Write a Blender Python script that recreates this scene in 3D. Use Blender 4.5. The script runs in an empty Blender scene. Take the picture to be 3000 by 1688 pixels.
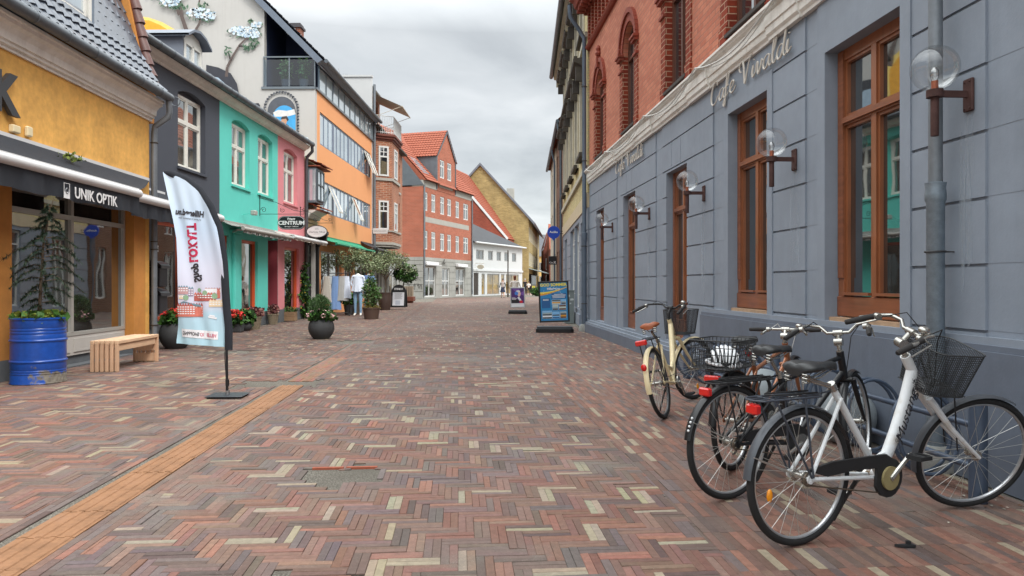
import bpy, math, random
from mathutils import Vector, Matrix, noise
R_ = math.radians
SC = bpy.context.scene
COL = SC.collection
rng = random.Random(7)
# ---------------------------------------------------------------- camera
HC, FP, HY = 1.3, 2100.0, 830.0
cam = bpy.data.cameras.new('camera'); camo = bpy.data.objects.new('camera', cam); COL.objects.link(camo)
camo.location = (0, 0, HC); camo.rotation_euler = (R_(90), 0, 0)
cam.sensor_width = 36; cam.lens = 36*FP/3000; cam.shift_y = -14/3000; cam.clip_start = .05; cam.clip_end = 2000
SC.camera = camo
def at(px, py, Y): return Vector(((px-1500)*Y/FP, Y, HC+(HY-py)*Y/FP))
# ---------------------------------------------------------------- world and sun
SUN_EL, SUN_AZ = 50, 140      # azimuth clockwise from +Y
W = bpy.data.worlds.new("World"); SC.world = W; W.use_nodes = True
nt = W.node_tree; nt.nodes.clear(); N = nt.nodes.new; L = nt.links.new
out = N('ShaderNodeOutputWorld'); bg1 = N('ShaderNodeBackground'); bg2 = N('ShaderNodeBackground'); mx = N('ShaderNodeMixShader')
sky = N('ShaderNodeTexSky'); sky.sky_type = 'NISHITA'; sky.sun_disc = False
sky.sun_elevation = R_(SUN_EL); sky.sun_rotation = R_(SUN_AZ)
L(sky.outputs[0], bg1.inputs[0]); bg1.inputs[1].default_value = .11
tc = N('ShaderNodeTexCoord'); sp = N('ShaderNodeSeparateXYZ'); L(tc.outputs['Generated'], sp.inputs[0])
def mth(op, a, b=None, nt_=None):
    n = N('ShaderNodeMath'); n.operation = op
    for i, q in enumerate((a, b)):
        if q is None: continue
        if isinstance(q, (int, float)): n.inputs[i].default_value = q
        else: L(q, n.inputs[i])
    return n.outputs[0]
zz = mth('MAXIMUM', sp.outputs[2], 0.0)
den = mth('ADD', zz, .16)
cx = mth('DIVIDE', sp.outputs[0], den); cy = mth('DIVIDE', sp.outputs[1], den)
cb = N('ShaderNodeCombineXYZ'); L(cx, cb.inputs[0]); L(cy, cb.inputs[1])
n1 = N('ShaderNodeTexNoise'); n1.inputs['Scale'].default_value = 1.35; n1.inputs['Detail'].default_value = 7; n1.inputs['Roughness'].default_value = .52; n1.inputs['Distortion'].default_value = .35
mp = N('ShaderNodeMapping'); mp.inputs['Location'].default_value = (3.1, 1.7, 0); L(cb.outputs[0], mp.inputs[0]); L(mp.outputs[0], n1.inputs['Vector'])
cr = N('ShaderNodeValToRGB'); e = cr.color_ramp.elements
e[0].position = .33; e[0].color = (.37, .385, .39, 1); e[1].position = .66; e[1].color = (.60, .612, .61, 1)
q = cr.color_ramp.elements.new(.47); q.color = (.475, .492, .494, 1)
L(n1.outputs[0], cr.inputs[0]); L(cr.outputs[0], bg2.inputs[0])
st = mth('ADD', mth('MULTIPLY', mth('POWER', mth('MAXIMUM', mth('SUBTRACT', sp.outputs[2], .33), 0.0), .8), 7.0), mth('ADD', .97, mth('MULTIPLY', mth('MAXIMUM', mth('SUBTRACT', .17, zz), 0.0), 1.7))); L(st, bg2.inputs[1])
mx.inputs[0].default_value = .86; L(bg1.outputs[0], mx.inputs[1]); L(bg2.outputs[0], mx.inputs[2]); L(mx.outputs[0], out.inputs[0])
sl = bpy.data.lights.new('sun', 'SUN'); so = bpy.data.objects.new('sun', sl); COL.objects.link(so)
sl.energy = 1.5; sl.angle = R_(16); sl.color = (1, .96, .9)
az, el = R_(SUN_AZ), R_(SUN_EL)
sd = Vector((math.sin(az)*math.cos(el), math.cos(az)*math.cos(el), math.sin(el)))
so.rotation_euler = sd.to_track_quat('Z', 'Y').to_euler()
SC.view_settings.view_transform = 'Standard'; SC.view_settings.look = 'None'; SC.view_settings.exposure = .66; SC.view_settings.gamma = 1
SC.render.engine = 'CYCLES'; SC.cycles.max_bounces = 6; SC.cycles.diffuse_bounces = 3; SC.cycles.glossy_bounces = 3; SC.cycles.transparent_max_bounces = 8; SC.cycles.transmission_bounces = 4
SC.cycles.use_adaptive_sampling = True
# ---------------------------------------------------------------- materials
def lin(c):
    c = c/255.0
    return c/12.92 if c <= .04045 else ((c+.055)/1.055)**2.4
def S(r, g, b, k=1.0): return (lin(r)*k, lin(g)*k, lin(b)*k, 1)
MC = {}
class G:
    def __init__(s, name):
        s.m = bpy.data.materials.new(name); s.m.use_nodes = True; s.t = s.m.node_tree; s.b = s.t.nodes['Principled BSDF']
    def n(s, t, **k):
        x = s.t.nodes.new('ShaderNode'+t)
        for a, v in k.items():
            if a.startswith('i_'):
                x.inputs[a[2:].replace('_', ' ')].default_value = v
            else: setattr(x, a, v)
        return x
    def l(s, a, b): s.t.links.new(a, b)
    def math(s, op, a, b=0.0):
        x = s.n('Math', operation=op)
        for i, q in enumerate((a, b)):
            if isinstance(q, (int, float)): x.inputs[i].default_value = q
            else: s.l(q, x.inputs[i])
        return x.outputs[0]
    def mix(s, f, a, b, bt='MIX'):
        x = s.n('Mix', data_type='RGBA', blend_type=bt)
        for i, q in ((0, f), (6, a), (7, b)):
            if isinstance(q, (int, float, tuple)): x.inputs[i].default_value = q
            else: s.l(q, x.inputs[i])
        return x.outputs[2]
    def ramp(s, f, stops):
        x = s.n('ValToRGB'); e = x.color_ramp.elements
        e[0].position, e[0].color = stops[0]; e[1].position, e[1].color = stops[-1]
        for p, c in stops[1:-1]:
            q = e.new(p); q.color = c
        s.l(f, x.inputs[0]); return x.outputs[0]
    def noise(s, vec, scale, detail=4, rough=.55):
        x = s.n('TexNoise'); x.inputs['Scale'].default_value = scale; x.inputs['Detail'].default_value = detail; x.inputs['Roughness'].default_value = rough
        s.l(vec, x.inputs['Vector']); return x.outputs[0]
    def bump(s, h, st, dist=.01):
        x = s.n('Bump'); x.inputs['Strength'].default_value = st; x.inputs['Distance'].default_value = dist
        s.l(h, x.inputs['Height']); s.l(x.outputs[0], s.b.inputs['Normal'])
def g4(v): return (v, v, v, 1)
def paint(name, col, rough=.6, var=.12, sc=3.0, bump=.15, metal=0.0, streak=0.0, fine=60, coat=0.0, dirt=None, spec=.5):
    """painted or cast surface: colour with cloudy wear, optional rain streaks"""
    if name in MC: return MC[name]
    g = G(name); o = g.n('TexCoord').outputs['Object']
    n1 = g.noise(o, sc, 5); n2 = g.noise(o, sc*6.3, 4)
    f = g.math('ADD', g.math('MULTIPLY', n1, .65), g.math('MULTIPLY', n2, .35))
    v = g.ramp(f, [(.3, g4(1-var)), (.7, g4(1+var*.7))])
    c = g.mix(1.0, col, v, 'MULTIPLY')
    if streak:
        mp = g.n('Mapping'); mp.inputs['Scale'].default_value = (6, 6, .35); g.l(o, mp.inputs[0])
        s_ = g.noise(mp.outputs[0], 1.6, 4)
        c = g.mix(g.ramp(s_, [(.52, g4(0)), (.75, g4(streak))]), c, dirt or S(215, 215, 212))
    elif dirt:
        c = g.mix(g.ramp(n1, [(.55, g4(0)), (.72, g4(.75))]), c, dirt)
    g.l(c, g.b.inputs['Base Color']); g.b.inputs['Roughness'].default_value = rough; g.b.inputs['Metallic'].default_value = metal
    g.b.inputs['Specular IOR Level'].default_value = spec
    if coat: g.b.inputs['Coat Weight'].default_value = coat
    if bump: g.bump(g.noise(o, fine, 3), bump, .004)
    MC[name] = g.m; return g.m
def brick(name, c1, c2, mor, bw=.24, bh=.078, ms=.012, var=.25, dark=None, bump=.6):
    if name in MC: return MC[name]
    g = G(name); t = g.n('TexCoord'); o = t.outputs['Object']
    sp = g.n('SeparateXYZ'); g.l(o, sp.inputs[0]); sn = g.n('SeparateXYZ'); g.l(t.outputs['Normal'], sn.inputs[0])
    f = g.math('GREATER_THAN', g.math('ABSOLUTE', sn.outputs[0]), .7)
    u = g.math('ADD', g.math('MULTIPLY', sp.outputs[0], g.math('SUBTRACT', 1.0, f)), g.math('MULTIPLY', sp.outputs[1], f))
    cb = g.n('CombineXYZ'); g.l(u, cb.inputs[0]); g.l(sp.outputs[2], cb.inputs[1])
    nz = g.noise(o, 9, 3); 
    b = g.n('TexBrick', offset=.5); b.inputs['Scale'].default_value = 1
    b.inputs['Brick Width'].default_value = bw; b.inputs['Row Height'].default_value = bh; b.inputs['Mortar Size'].default_value = ms; b.inputs['Mortar Smooth'].default_value = .3
    b.inputs['Color1'].default_value = c1; b.inputs['Color2'].default_value = c2; b.inputs['Mortar'].default_value = mor
    g.l(cb.outputs[0], b.inputs['Vector'])
    n1 = g.noise(o, .9, 5); n2 = g.noise(o, 14, 4)
    v = g.ramp(g.math('ADD', g.math('MULTIPLY', n1, .6), g.math('MULTIPLY', n2, .4)), [(.3, g4(1-var)), (.7, g4(1+var*.6))])
    c = g.mix(1.0, b.outputs[0], v, 'MULTIPLY')
    g.l(c, g.b.inputs['Base Color']); g.b.inputs['Roughness'].default_value = .85
    g.b.inputs['Specular IOR Level'].default_value = .25
    h = g.math('ADD', g.math('SUBTRACT', 1.0, b.outputs['Fac']), g.math('MULTIPLY', n2, .35))
    g.bump(h, bump, .008)
    MC[name] = g.m; return g.m
def wood(name, col, rough=.45, var=.3, grain='z', coat=0.0):
    if name in MC: return MC[name]
    g = G(name); o = g.n('TexCoord').outputs['Object']
    mp = g.n('Mapping'); sc = {'z': (30, 30, 2), 'x': (2, 30, 30), 'y': (30, 2, 30)}[grain]; mp.inputs['Scale'].default_value = sc; g.l(o, mp.inputs[0])
    n1 = g.noise(mp.outputs[0], 1, 5); n2 = g.noise(o, 3, 3)
    v = g.ramp(g.math('ADD', g.math('MULTIPLY', n1, .6), g.math('MULTIPLY', n2, .4)), [(.32, g4(1-var)), (.68, g4(1+var*.5))])
    g.l(g.mix(1.0, col, v, 'MULTIPLY'), g.b.inputs['Base Color']); g.b.inputs['Roughness'].default_value = rough
    if coat: g.b.inputs['Coat Weight'].default_value = coat
    g.bump(n1, .2, .003)
    MC[name] = g.m; return g.m
def glass_win(name, col, refl=.35, var=.5, sc=1.3, rough=.02):
    """window seen from the street: dim room behind a reflecting pane"""
    if name in MC: return MC[name]
    g = G(name); o = g.n('TexCoord').outputs['Object']
    n1 = g.noise(o, sc, 3)
    c = g.mix(1.0, col, g.ramp(n1, [(.35, g4(1-var)), (.65, g4(1+var))]), 'MULTIPLY')
    d = g.n('BsdfDiffuse'); g.l(c, d.inputs[0]); gl = g.n('BsdfGlossy'); gl.inputs['Roughness'].default_value = rough; gl.inputs[0].default_value = (.93, .96, .97, 1)
    bp = g.n('Bump'); bp.inputs['Strength'].default_value = .05; bp.inputs['Distance'].default_value = .02; g.l(g.noise(o, 2.2, 1), bp.inputs['Height']); g.l(bp.outputs[0], gl.inputs['Normal'])
    fr = g.n('LayerWeight'); fr.inputs[0].default_value = .35
    f = g.math('ADD', g.math('MULTIPLY', fr.outputs['Fresnel'], .75), refl)
    f2 = g.n('Clamp'); g.l(f, f2.inputs[0])
    ms = g.n('MixShader'); g.l(f2.outputs[0], ms.inputs[0]); g.l(d.outputs[0], ms.inputs[1]); g.l(gl.outputs[0], ms.inputs[2])
    g.l(ms.outputs[0], g.t.nodes['Material Output'].inputs[0]); MC[name] = g.m; return g.m
def clear_glass(name, tint=(1, 1, 1, 1), refl=.06, fk=.8):
    if name in MC: return MC[name]
    g = G(name); tr = g.n('BsdfTransparent'); tr.inputs[0].default_value = tint
    gl = g.n('BsdfGlossy'); gl.inputs['Roughness'].default_value = .01
    fr = g.n('LayerWeight'); fr.inputs[0].default_value = .25
    f = g.math('ADD', g.math('MULTIPLY', fr.outputs['Fresnel'], fk), refl)
    ms = g.n('MixShader'); g.l(f, ms.inputs[0]); g.l(tr.outputs[0], ms.inputs[1]); g.l(gl.outputs[0], ms.inputs[2])
    g.l(ms.outputs[0], g.t.nodes['Material Output'].inputs[0]); MC[name] = g.m; return g.m
def leafm(name, c1, c2, rough=.55):
    if name in MC: return MC[name]
    g = G(name); o = g.n('TexCoord').outputs['Object']
    n1 = g.noise(o, 9, 3)
    c = g.mix(g.ramp(n1, [(.35, g4(0)), (.65, g4(1))]), c1, c2)
    g.l(c, g.b.inputs['Base Color']); g.b.inputs['Roughness'].default_value = rough
    g.b.inputs['Transmission Weight'].default_value = 0
    g.b.inputs['Specular IOR Level'].default_value = .3
    MC[name] = g.m; return g.m
# ---------------------------------------------------------------- mesh builder
OFF = {}
class MB:
    def __init__(s, M=None): s.v = []; s.f = []; s.mi = []; s.M = M; s.k = 0
    def add(s, vs, fs, mi=None):
        b = len(s.v)
        if s.M is not None: vs = [s.M @ Vector(p) for p in vs]
        s.v.extend([tuple(p) for p in vs]); s.f.extend([tuple(b+i for i in f) for f in fs]); s.mi.extend([s.k if mi is None else mi]*len(fs)); return s
    def quad(s, a, b, c, d, mi=None): return s.add([a, b, c, d], [(0, 1, 2, 3)], mi)
    def poly(s, ps, mi=None): return s.add(ps, [tuple(range(len(ps)))], mi)
    def box(s, x0, x1, y0, y1, z0, z1, mi=None):
        if x0 > x1: x0, x1 = x1, x0
        if y0 > y1: y0, y1 = y1, y0
        if z0 > z1: z0, z1 = z1, z0
        return s.add([(x0, y0, z0), (x1, y0, z0), (x1, y1, z0), (x0, y1, z0), (x0, y0, z1), (x1, y0, z1), (x1, y1, z1), (x0, y1, z1)],
                     [(0, 3, 2, 1), (4, 5, 6, 7), (0, 1, 5, 4), (1, 2, 6, 5), (2, 3, 7, 6), (3, 0, 4, 7)], mi)
    def rbox(s, x0, x1, y0, y1, z0, z1, r=.01, mi=None):
        """box with chamfered vertical and horizontal edges"""
        def ring(x0, x1, y0, y1, z, q): return [(x0+q, y0, z), (x1-q, y0, z), (x1, y0+q, z), (x1, y1-q, z), (x1-q, y1, z), (x0+q, y1, z), (x0, y1-q, z), (x0, y0+q, z)]
        rs = [ring(x0+r, x1-r, y0+r, y1-r, z0, r*.6), ring(x0, x1, y0, y1, z0+r, r), ring(x0, x1, y0, y1, z1-r, r), ring(x0+r, x1-r, y0+r, y1-r, z1, r*.6)]
        vs = [p for q in rs for p in q]; fs = [tuple(range(7, -1, -1)), tuple(range(24, 32))]
        for k in range(3):
            for i in range(8): fs.append((k*8+i, k*8+(i+1) % 8, (k+1)*8+(i+1) % 8, (k+1)*8+i))
        return s.add(vs, fs, mi)
    def beam(s, a, b, w, h, up=(0, 0, 1), mi=None):
        a, b = Vector(a), Vector(b); d = (b-a).normalized(); u = Vector(up); x = d.cross(u).normalized(); y = x.cross(d)
        vs = [p+x*sx*w/2+y*sy*h/2 for p in (a, b) for sx, sy in ((-1, -1), (1, -1), (1, 1), (-1, 1))]
        return s.add(vs, [(0, 1, 2, 3), (7, 6, 5, 4), (0, 4, 5, 1), (1, 5, 6, 2), (2, 6, 7, 3), (3, 7, 4, 0)], mi)
    def tube(s, pts, r, n=8, cap=True, mi=None, flat=1.0):
        pts = [Vector(p) for p in pts]; k = len(pts); rs = r if isinstance(r, (list, tuple)) else [r]*k
        vs = []; prev = None
        for i, p in enumerate(pts):
            d = (pts[min(i+1, k-1)]-pts[max(i-1, 0)])
            if d.length < 1e-9: d = Vector((0, 0, 1))
            d.normalize()
            if prev is None:
                x = d.cross(Vector((0, 0, 1)));
                if x.length < .1: x = d.cross(Vector((0, 1, 0)))
                x.normalize()
            else: x = (prev-d*prev.dot(d)).normalized()
            prev = x; y = d.cross(x)
            for j in range(n):
                a = 2*math.pi*j/n; vs.append(p+x*math.cos(a)*rs[i]+y*math.sin(a)*rs[i]*flat)
        fs = [(i*n+j, i*n+(j+1) % n, (i+1)*n+(j+1) % n, (i+1)*n+j) for i in range(k-1) for j in range(n)]
        if cap: fs += [tuple(range(n-1, -1, -1)), tuple(range((k-1)*n, k*n))]
        return s.add(vs, fs, mi)
    def lathe(s, prof, c=(0, 0, 0), n=24, mi=None, axis='z', sq=(1, 1)):
        vs = []
        for r, z in prof:
            for j in range(n):
                a = 2*math.pi*j/n; x, y = r*math.cos(a)*sq[0], r*math.sin(a)*sq[1]
                p = {'z': (x, y, z), 'y': (x, z, y), 'x': (z, x, y)}[axis]
                vs.append((c[0]+p[0], c[1]+p[1], c[2]+p[2]))
        k = len(prof); fs = [(i*n+j, i*n+(j+1) % n, (i+1)*n+(j+1) % n, (i+1)*n+j) for i in range(k-1) for j in range(n)]
        if prof[0][0] > 1e-6: fs.append(tuple(range(n-1, -1, -1)))
        if prof[-1][0] > 1e-6: fs.append(tuple(range((k-1)*n, k*n)))
        return s.add(vs, fs, mi)
    def sphere(s, c, r, n=16, m=10, mi=None):
        rr = r if isinstance(r, tuple) else (r, r, r)
        prof = [(math.sin(math.pi*i/m), -math.cos(math.pi*i/m)) for i in range(m+1)]
        vs = [(c[0]+rr[0]*p*math.cos(2*math.pi*j/n), c[1]+rr[1]*p*math.sin(2*math.pi*j/n), c[2]+rr[2]*z) for p, z in prof for j in range(n)]
        return s.add(vs, [(i*n+j, i*n+(j+1) % n, (i+1)*n+(j+1) % n, (i+1)*n+j) for i in range(m) for j in range(n)], mi)
    def torus(s, c, R, r, axis='y', n=48, m=10, mi=None, a0=0, a1=2*math.pi, flat=1.0):
        full = abs(a1-a0-2*math.pi) < 1e-6; k = n if full else n+1; vs = []
        for i in range(k):
            a = a0+(a1-a0)*i/n
            for j in range(m):
                b = 2*math.pi*j/m; q = R+r*math.cos(b)*flat; w = r*math.sin(b)
                p = {'y': (q*math.cos(a), w, q*math.sin(a)), 'z': (q*math.cos(a), q*math.sin(a), w), 'x': (w, q*math.cos(a), q*math.sin(a))}[axis]
                vs.append((c[0]+p[0], c[1]+p[1], c[2]+p[2]))
        fs = [(i*m+j, ((i+1) % k)*m+j, ((i+1) % k)*m+(j+1) % m, i*m+(j+1) % m) for i in range(n) for j in range(m)]
        return s.add(vs, fs, mi)
    def extr(s, pts, d, mi=None):
        """closed outline pts swept by vector d into a solid"""
        n = len(pts); d = Vector(d); a = [Vector(p) for p in pts]; vs = a+[p+d for p in a]
        return s.add(vs, [tuple(range(n)), tuple(range(2*n-1, n-1, -1))]+[(i, i+n, (i+1) % n+n, (i+1) % n) for i in range(n)], mi)
    def build(s, name, mats, parent=None, smooth=True, ang=38):
        if not isinstance(mats, (list, tuple)): mats = [mats]
        o = OFF.get(parent.name) if parent else None
        vs = s.v if not o else [(x-o[0], y-o[1], z-o[2]) for x, y, z in s.v]
        me = bpy.data.meshes.new(name); me.from_pydata(vs, [], s.f)
        for m in mats: me.materials.append(m)
        if len(mats) > 1: me.polygons.foreach_set('material_index', s.mi)
        me.validate(); me.update()
        if smooth:
            me.shade_smooth(); me.set_sharp_from_angle(angle=R_(ang))
        ob = bpy.data.objects.new(name, me); COL.objects.link(ob)
        if parent:
            ob.parent = parent
            if o: OFF[ob.name] = o
        return ob
def tag(o, label, cat, group=None, kind=None):
    if label: o['label'] = label
    if cat: o['category'] = cat
    if group: o['group'] = group
    if kind: o['kind'] = kind
    return o
def thing(name, label, cat, loc=(0, 0, 0), rot=(0, 0, 0), group=None):
    o = bpy.data.objects.new(name, None); COL.objects.link(o); o.location = loc; o.rotation_euler = rot; o.empty_display_size = .2
    return tag(o, label, cat, group)
def copy_tree(o, parent=None):
    c = o.copy(); COL.objects.link(c); c.parent = parent
    for ch in list(o.children): copy_tree(ch, c)
    return c
def plane_m(x0, y0, dx, dy):
    """frame of a facade: x along it, y into the building, z up"""
    d = Vector((dx, dy, 0)).normalized(); z = Vector((0, 0, 1)); y = z.cross(d)
    M = Matrix((d, y, z)).transposed().to_4x4(); M.translation = Vector((x0, y0, 0)); return M
def bld(name, label, cat, PM, xoff, group=None):
    o = thing(name, label, cat, group=group); o.matrix_world = PM @ Matrix.Translation((xoff, 0, 0)); OFF[o.name] = (xoff, 0, 0); return o
def text(s, size, M, m, parent, name='lettering', ext=.004, bold=0.0, shear=0.0, align='CENTER', mirror=False, label=None, sx=1.0):
    c = bpy.data.curves.new('t', 'FONT'); c.body = s; c.size = size; c.extrude = ext; c.offset = bold; c.shear = shear; c.align_x = align; c.align_y = 'CENTER'; c.resolution_u = 3
    o = bpy.data.objects.new('t', c); COL.objects.link(o); dg = bpy.context.evaluated_depsgraph_get()
    me = bpy.data.meshes.new_from_object(o.evaluated_get(dg)); bpy.data.objects.remove(o); bpy.data.curves.remove(c)
    me.transform(M @ Matrix.Diagonal(((-sx if mirror else sx), 1, 1, 1))); me.name = name
    me.materials.clear(); me.materials.append(m)
    of = OFF.get(parent.name)
    if of: me.transform(Matrix.Translation((-of[0], -of[1], -of[2])))
    ob = bpy.data.objects.new(name, me); COL.objects.link(ob); ob.parent = parent; return ob
RX = Matrix.Rotation(R_(90), 4, 'X')
def TM(x, y, z, rz=0, rx=90, ry=0): return Matrix.Translation((x, y, z)) @ Matrix.Rotation(R_(rz), 4, 'Z') @ Matrix.Rotation(R_(ry), 4, 'Y') @ Matrix.Rotation(R_(rx), 4, 'X')
def relief(mb, x0, x1, z0, z1, rects, thick=.35, base=0.0, mi=0):
    """wall front as a height field; rects (xa,xb,za,zb,depth,[mat]) ; depth ('h',r) is an opening with jambs r deep"""
    xs = {x0, x1}; zs = {z0, z1}
    for r in rects:
        for a in r[:2]:
            if x0 < a < x1: xs.add(round(a, 4))
        for a in r[2:4]:
            if z0 < a < z1: zs.add(round(a, 4))
    xs = sorted(xs); zs = sorted(zs); nx, nz = len(xs)-1, len(zs)-1
    D = [[base]*nz for _ in range(nx)]; Hh = [[False]*nz for _ in range(nx)]; K = [[mi]*nz for _ in range(nx)]
    for r in rects:
        h = isinstance(r[4], tuple); d = r[4][1] if h else r[4]
        for i in range(nx):
            cx = (xs[i]+xs[i+1])/2
            if not (r[0] < cx < r[1]): continue
            for j in range(nz):
                cz = (zs[j]+zs[j+1])/2
                if r[2] < cz < r[3]:
                    D[i][j] = d; Hh[i][j] = h
                    if len(r) > 5: K[i][j] = r[5]
    for i in range(nx):
        for j in range(nz):
            a, b, c, d = xs[i], xs[i+1], zs[j], zs[j+1]; y = D[i][j]
            if not Hh[i][j]: mb.quad((a, y, c), (b, y, c), (b, y, d), (a, y, d), K[i][j])
            yr = D[i+1][j] if i+1 < nx else thick
            if abs(yr-y) > 1e-5 and not (Hh[i][j] and i+1 < nx and Hh[i+1][j]):
                mb.quad((b, y, c), (b, yr, c), (b, yr, d), (b, y, d), K[i][j] if y < yr or i+1 >= nx else K[i+1][j])
            if i == 0: mb.quad((a, thick, c), (a, y, c), (a, y, d), (a, thick, d), K[i][j])
            yu = D[i][j+1] if j+1 < nz else thick
            if abs(yu-y) > 1e-5 and not (Hh[i][j] and j+1 < nz and Hh[i][j+1]):
                mb.quad((a, y, d), (b, y, d), (b, yu, d), (a, yu, d), K[i][j] if y < yu or j+1 >= nz else K[i][j+1])
            if j == 0: mb.quad((a, thick, c), (b, thick, c), (b, y, c), (a, y, c), K[i][j])
def arch_curve(x0, x1, zs, rise, n=12, round_=True):
    c, hw = (x0+x1)/2, (x1-x0)/2; out = []
    for i in range(n+1):
        if round_: a = math.pi*(1-i/n); t = math.cos(a); z = math.sin(a)
        else: t = -1+2*i/n; z = 1-t*t
        out.append((c+hw*t, zs+rise*z))
    return out
def arch_fill(mb, x0, x1, zs, rise, ztop, r, y=0.0, mi=0, round_=True):
    cv = arch_curve(x0, x1, zs, rise, round_=round_)
    for (xa, za), (xb, zb) in zip(cv, cv[1:]):
        mb.quad((xa, y, za), (xb, y, zb), (xb, y, ztop), (xa, y, ztop), mi)
        mb.quad((xa, y, za), (xa, r, za), (xb, r, zb), (xb, y, zb), mi)
def win(parent, x0, x1, z0, z1, y, fm, gm, fw=.06, vb=(), hb=(), bw=.035, dep=.07, name='window', arch=None, vbr=None, sash=0, label=None, sub=None):
    """one window: frame with glazing bars, its pane as a sub-part. vb fractions, hb heights, vbr list of (frac, z0, z1)"""
    mb = MB(); zt = z1-.002
    mb.box(x0, x0+fw, y, y+dep, z0, z1); mb.box(x1-fw, x1, y, y+dep, z0, z1)
    mb.box(x0+fw, x1-fw, y, y+dep, z0, z0+fw); 
    if not arch: mb.box(x0+fw, x1-fw, y, y+dep, z1-fw, z1)
    else:
        cv = arch_curve(x0, x1, arch[0], arch[1], round_=arch[2]); c2 = arch_curve(x0+fw, x1-fw, arch[0]-fw*(0 if arch[2] else 1), arch[1]-(fw if arch[2] else 0), round_=arch[2])
        for i in range(len(cv)-1):
            a, b, c, d = cv[i], cv[i+1], c2[i+1], c2[i]
            mb.quad((a[0], y, a[1]), (b[0], y, b[1]), (c[0], y, c[1]), (d[0], y, d[1])); mb.quad((d[0], y, d[1]), (c[0], y, c[1]), (c[0], y+dep, c[1]), (d[0], y+dep, d[1]))
    w = x1-x0
    for h in hb: mb.box(x0+fw, x1-fw, y-.006, y+dep, h-bw/2, h+bw/2)
    hs = [z0+fw]+sorted(hb)+[(z1-fw) if not arch else arch[0]+arch[1]*.9]
    for q in vb:
        xx = x0+w*q
        for a, b in zip(hs, hs[1:]): mb.box(xx-bw/2, xx+bw/2, y-.003, y+dep, a+(bw/2 if a in hb else 0), b-(bw/2 if b in hb else 0))
    for q, a, b in (vbr or ()): mb.box(x0+w*q-bw*.35, x0+w*q+bw*.35, y+.012, y+dep, a, b)
    if sash:
        vs_ = [0]+list(vb)+[1]
        for a, b in zip(vs_, vs_[1:]):
            for c, d in zip(hs, hs[1:]):
                xa, xb = x0+w*a+(fw if a == 0 else bw/2), x0+w*b-(fw if b == 1 else bw/2); c += bw/2 if c in hb else 0; d -= bw/2 if d in hb else 0
                mb.box(xa, xa+sash, y+.015, y+dep, c, d); mb.box(xb-sash, xb, y+.015, y+dep, c, d); mb.box(xa+sash, xb-sash, y+.015, y+dep, c, c+sash); mb.box(xa+sash, xb-sash, y+.015, y+dep, d-sash, d)
    f = mb.build(name, fm, parent)
    if label: f['label'] = label
    gb = MB(); gb.quad((x0+fw*.5, y+dep*.6, z0+fw*.5), (x1-fw*.5, y+dep*.6, z0+fw*.5), (x1-fw*.5, y+dep*.6, z1-fw*.1), (x0+fw*.5, y+dep*.6, z1-fw*.1))
    gb.build('pane', gm, f); return f
def pantile(mb, o, u, v, nu, nv, amp=.035, step=.03, sub=4, over=.06, mi=0):
    """courses of curved tiles: o corner, u vector along the eave, v vector up the slope"""
    o, u, v = Vector(o), Vector(u), Vector(v); n = u.cross(v).normalized()
    if n.z < 0: n = -n
    for j in range(nv):
        b = len(mb.v); vs = []; k = nu*sub
        for e_ in (0, 1):
            for i in range(k+1):
                ph = i/sub*2*math.pi; h = amp*(.5+.5*math.cos(ph))**.7 if True else 0
                vs.append(o+u*(i/k)+v*((j+e_*(1+over/1.0))/nv)+n*(h+(step if e_ == 0 else 0)))
        for i in range(k+1): vs.append(vs[i]-n*step*1.1)
        fs = [(i, i+1, k+1+i+1, k+1+i) for i in range(k)]+[(2*(k+1)+i, 2*(k+1)+i+1, i+1, i) for i in range(k)]
        mb.add(vs, fs, mi)
def leaves(mb, c, rad, n, size, r, wid=.35, clump=1.0, th=-.15, mis=(0, 1), up=0.0):
    c = Vector(c); k = 0; t = 0
    while k < n and t < n*12:
        t += 1
        p = Vector((r.uniform(-1, 1), r.uniform(-1, 1), r.uniform(-1, 1)))
        if p.length > 1 or p.length < .25*r.random(): continue
        q = Vector((c[0]+p[0]*rad[0], c[1]+p[1]*rad[1], c[2]+p[2]*rad[2]))
        if noise.noise(q*(clump*2.2/max(rad))+Vector((c[0]*7, 3, 1))) < th+.35*(p.length-.6): continue
        d = Vector((r.uniform(-1, 1), r.uniform(-1, 1), r.uniform(-1, 1)+up)).normalized(); w = d.cross(Vector((r.uniform(-1, 1), r.uniform(-1, 1), r.uniform(-1, 1)))).normalized()
        s = size*r.uniform(.6, 1.3); nn = d.cross(w)*s*.12
        mb.add([q, q+d*s*.5+w*s*wid+nn, q+d*s, q+d*s*.5-w*s*wid+nn], [(0, 1, 2, 3)], r.choice(mis)); k += 1
# ================================================================ GROUND
def ground_mat():
    g = G('grit'); o = g.n('TexCoord').outputs['Object']
    n1 = g.noise(o, 90, 4, .7); n2 = g.noise(o, 1.1, 4)
    c = g.ramp(n1, [(.3, S(58, 54, 50)), (.5, S(108, 104, 96)), (.7, S(165, 160, 148))])
    c = g.mix(g.ramp(n2, [(.4, g4(0)), (.65, g4(.8))]), c, S(96, 92, 84))
    g.l(c, g.b.inputs['Base Color']); g.b.inputs['Roughness'].default_value = .95; g.b.inputs['Specular IOR Level'].default_value = .2
    g.bump(n1, .8, .01); return g.m
GRIT = ground_mat()
def far_mat():
    g = G('far_paving'); o = g.n('TexCoord').outputs['Object']
    n1 = g.noise(o, 8, 4, .7); n2 = g.noise(o, .3, 4)
    c = g.ramp(n1, [(.3, S(112, 92, 86)), (.5, S(140, 116, 106)), (.72, S(176, 158, 142))])
    c = g.mix(g.ramp(n2, [(.4, g4(0)), (.65, g4(.5))]), c, S(150, 140, 132))
    g.l(c, g.b.inputs['Base Color']); g.b.inputs['Roughness'].default_value = .9; return g.m
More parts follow.
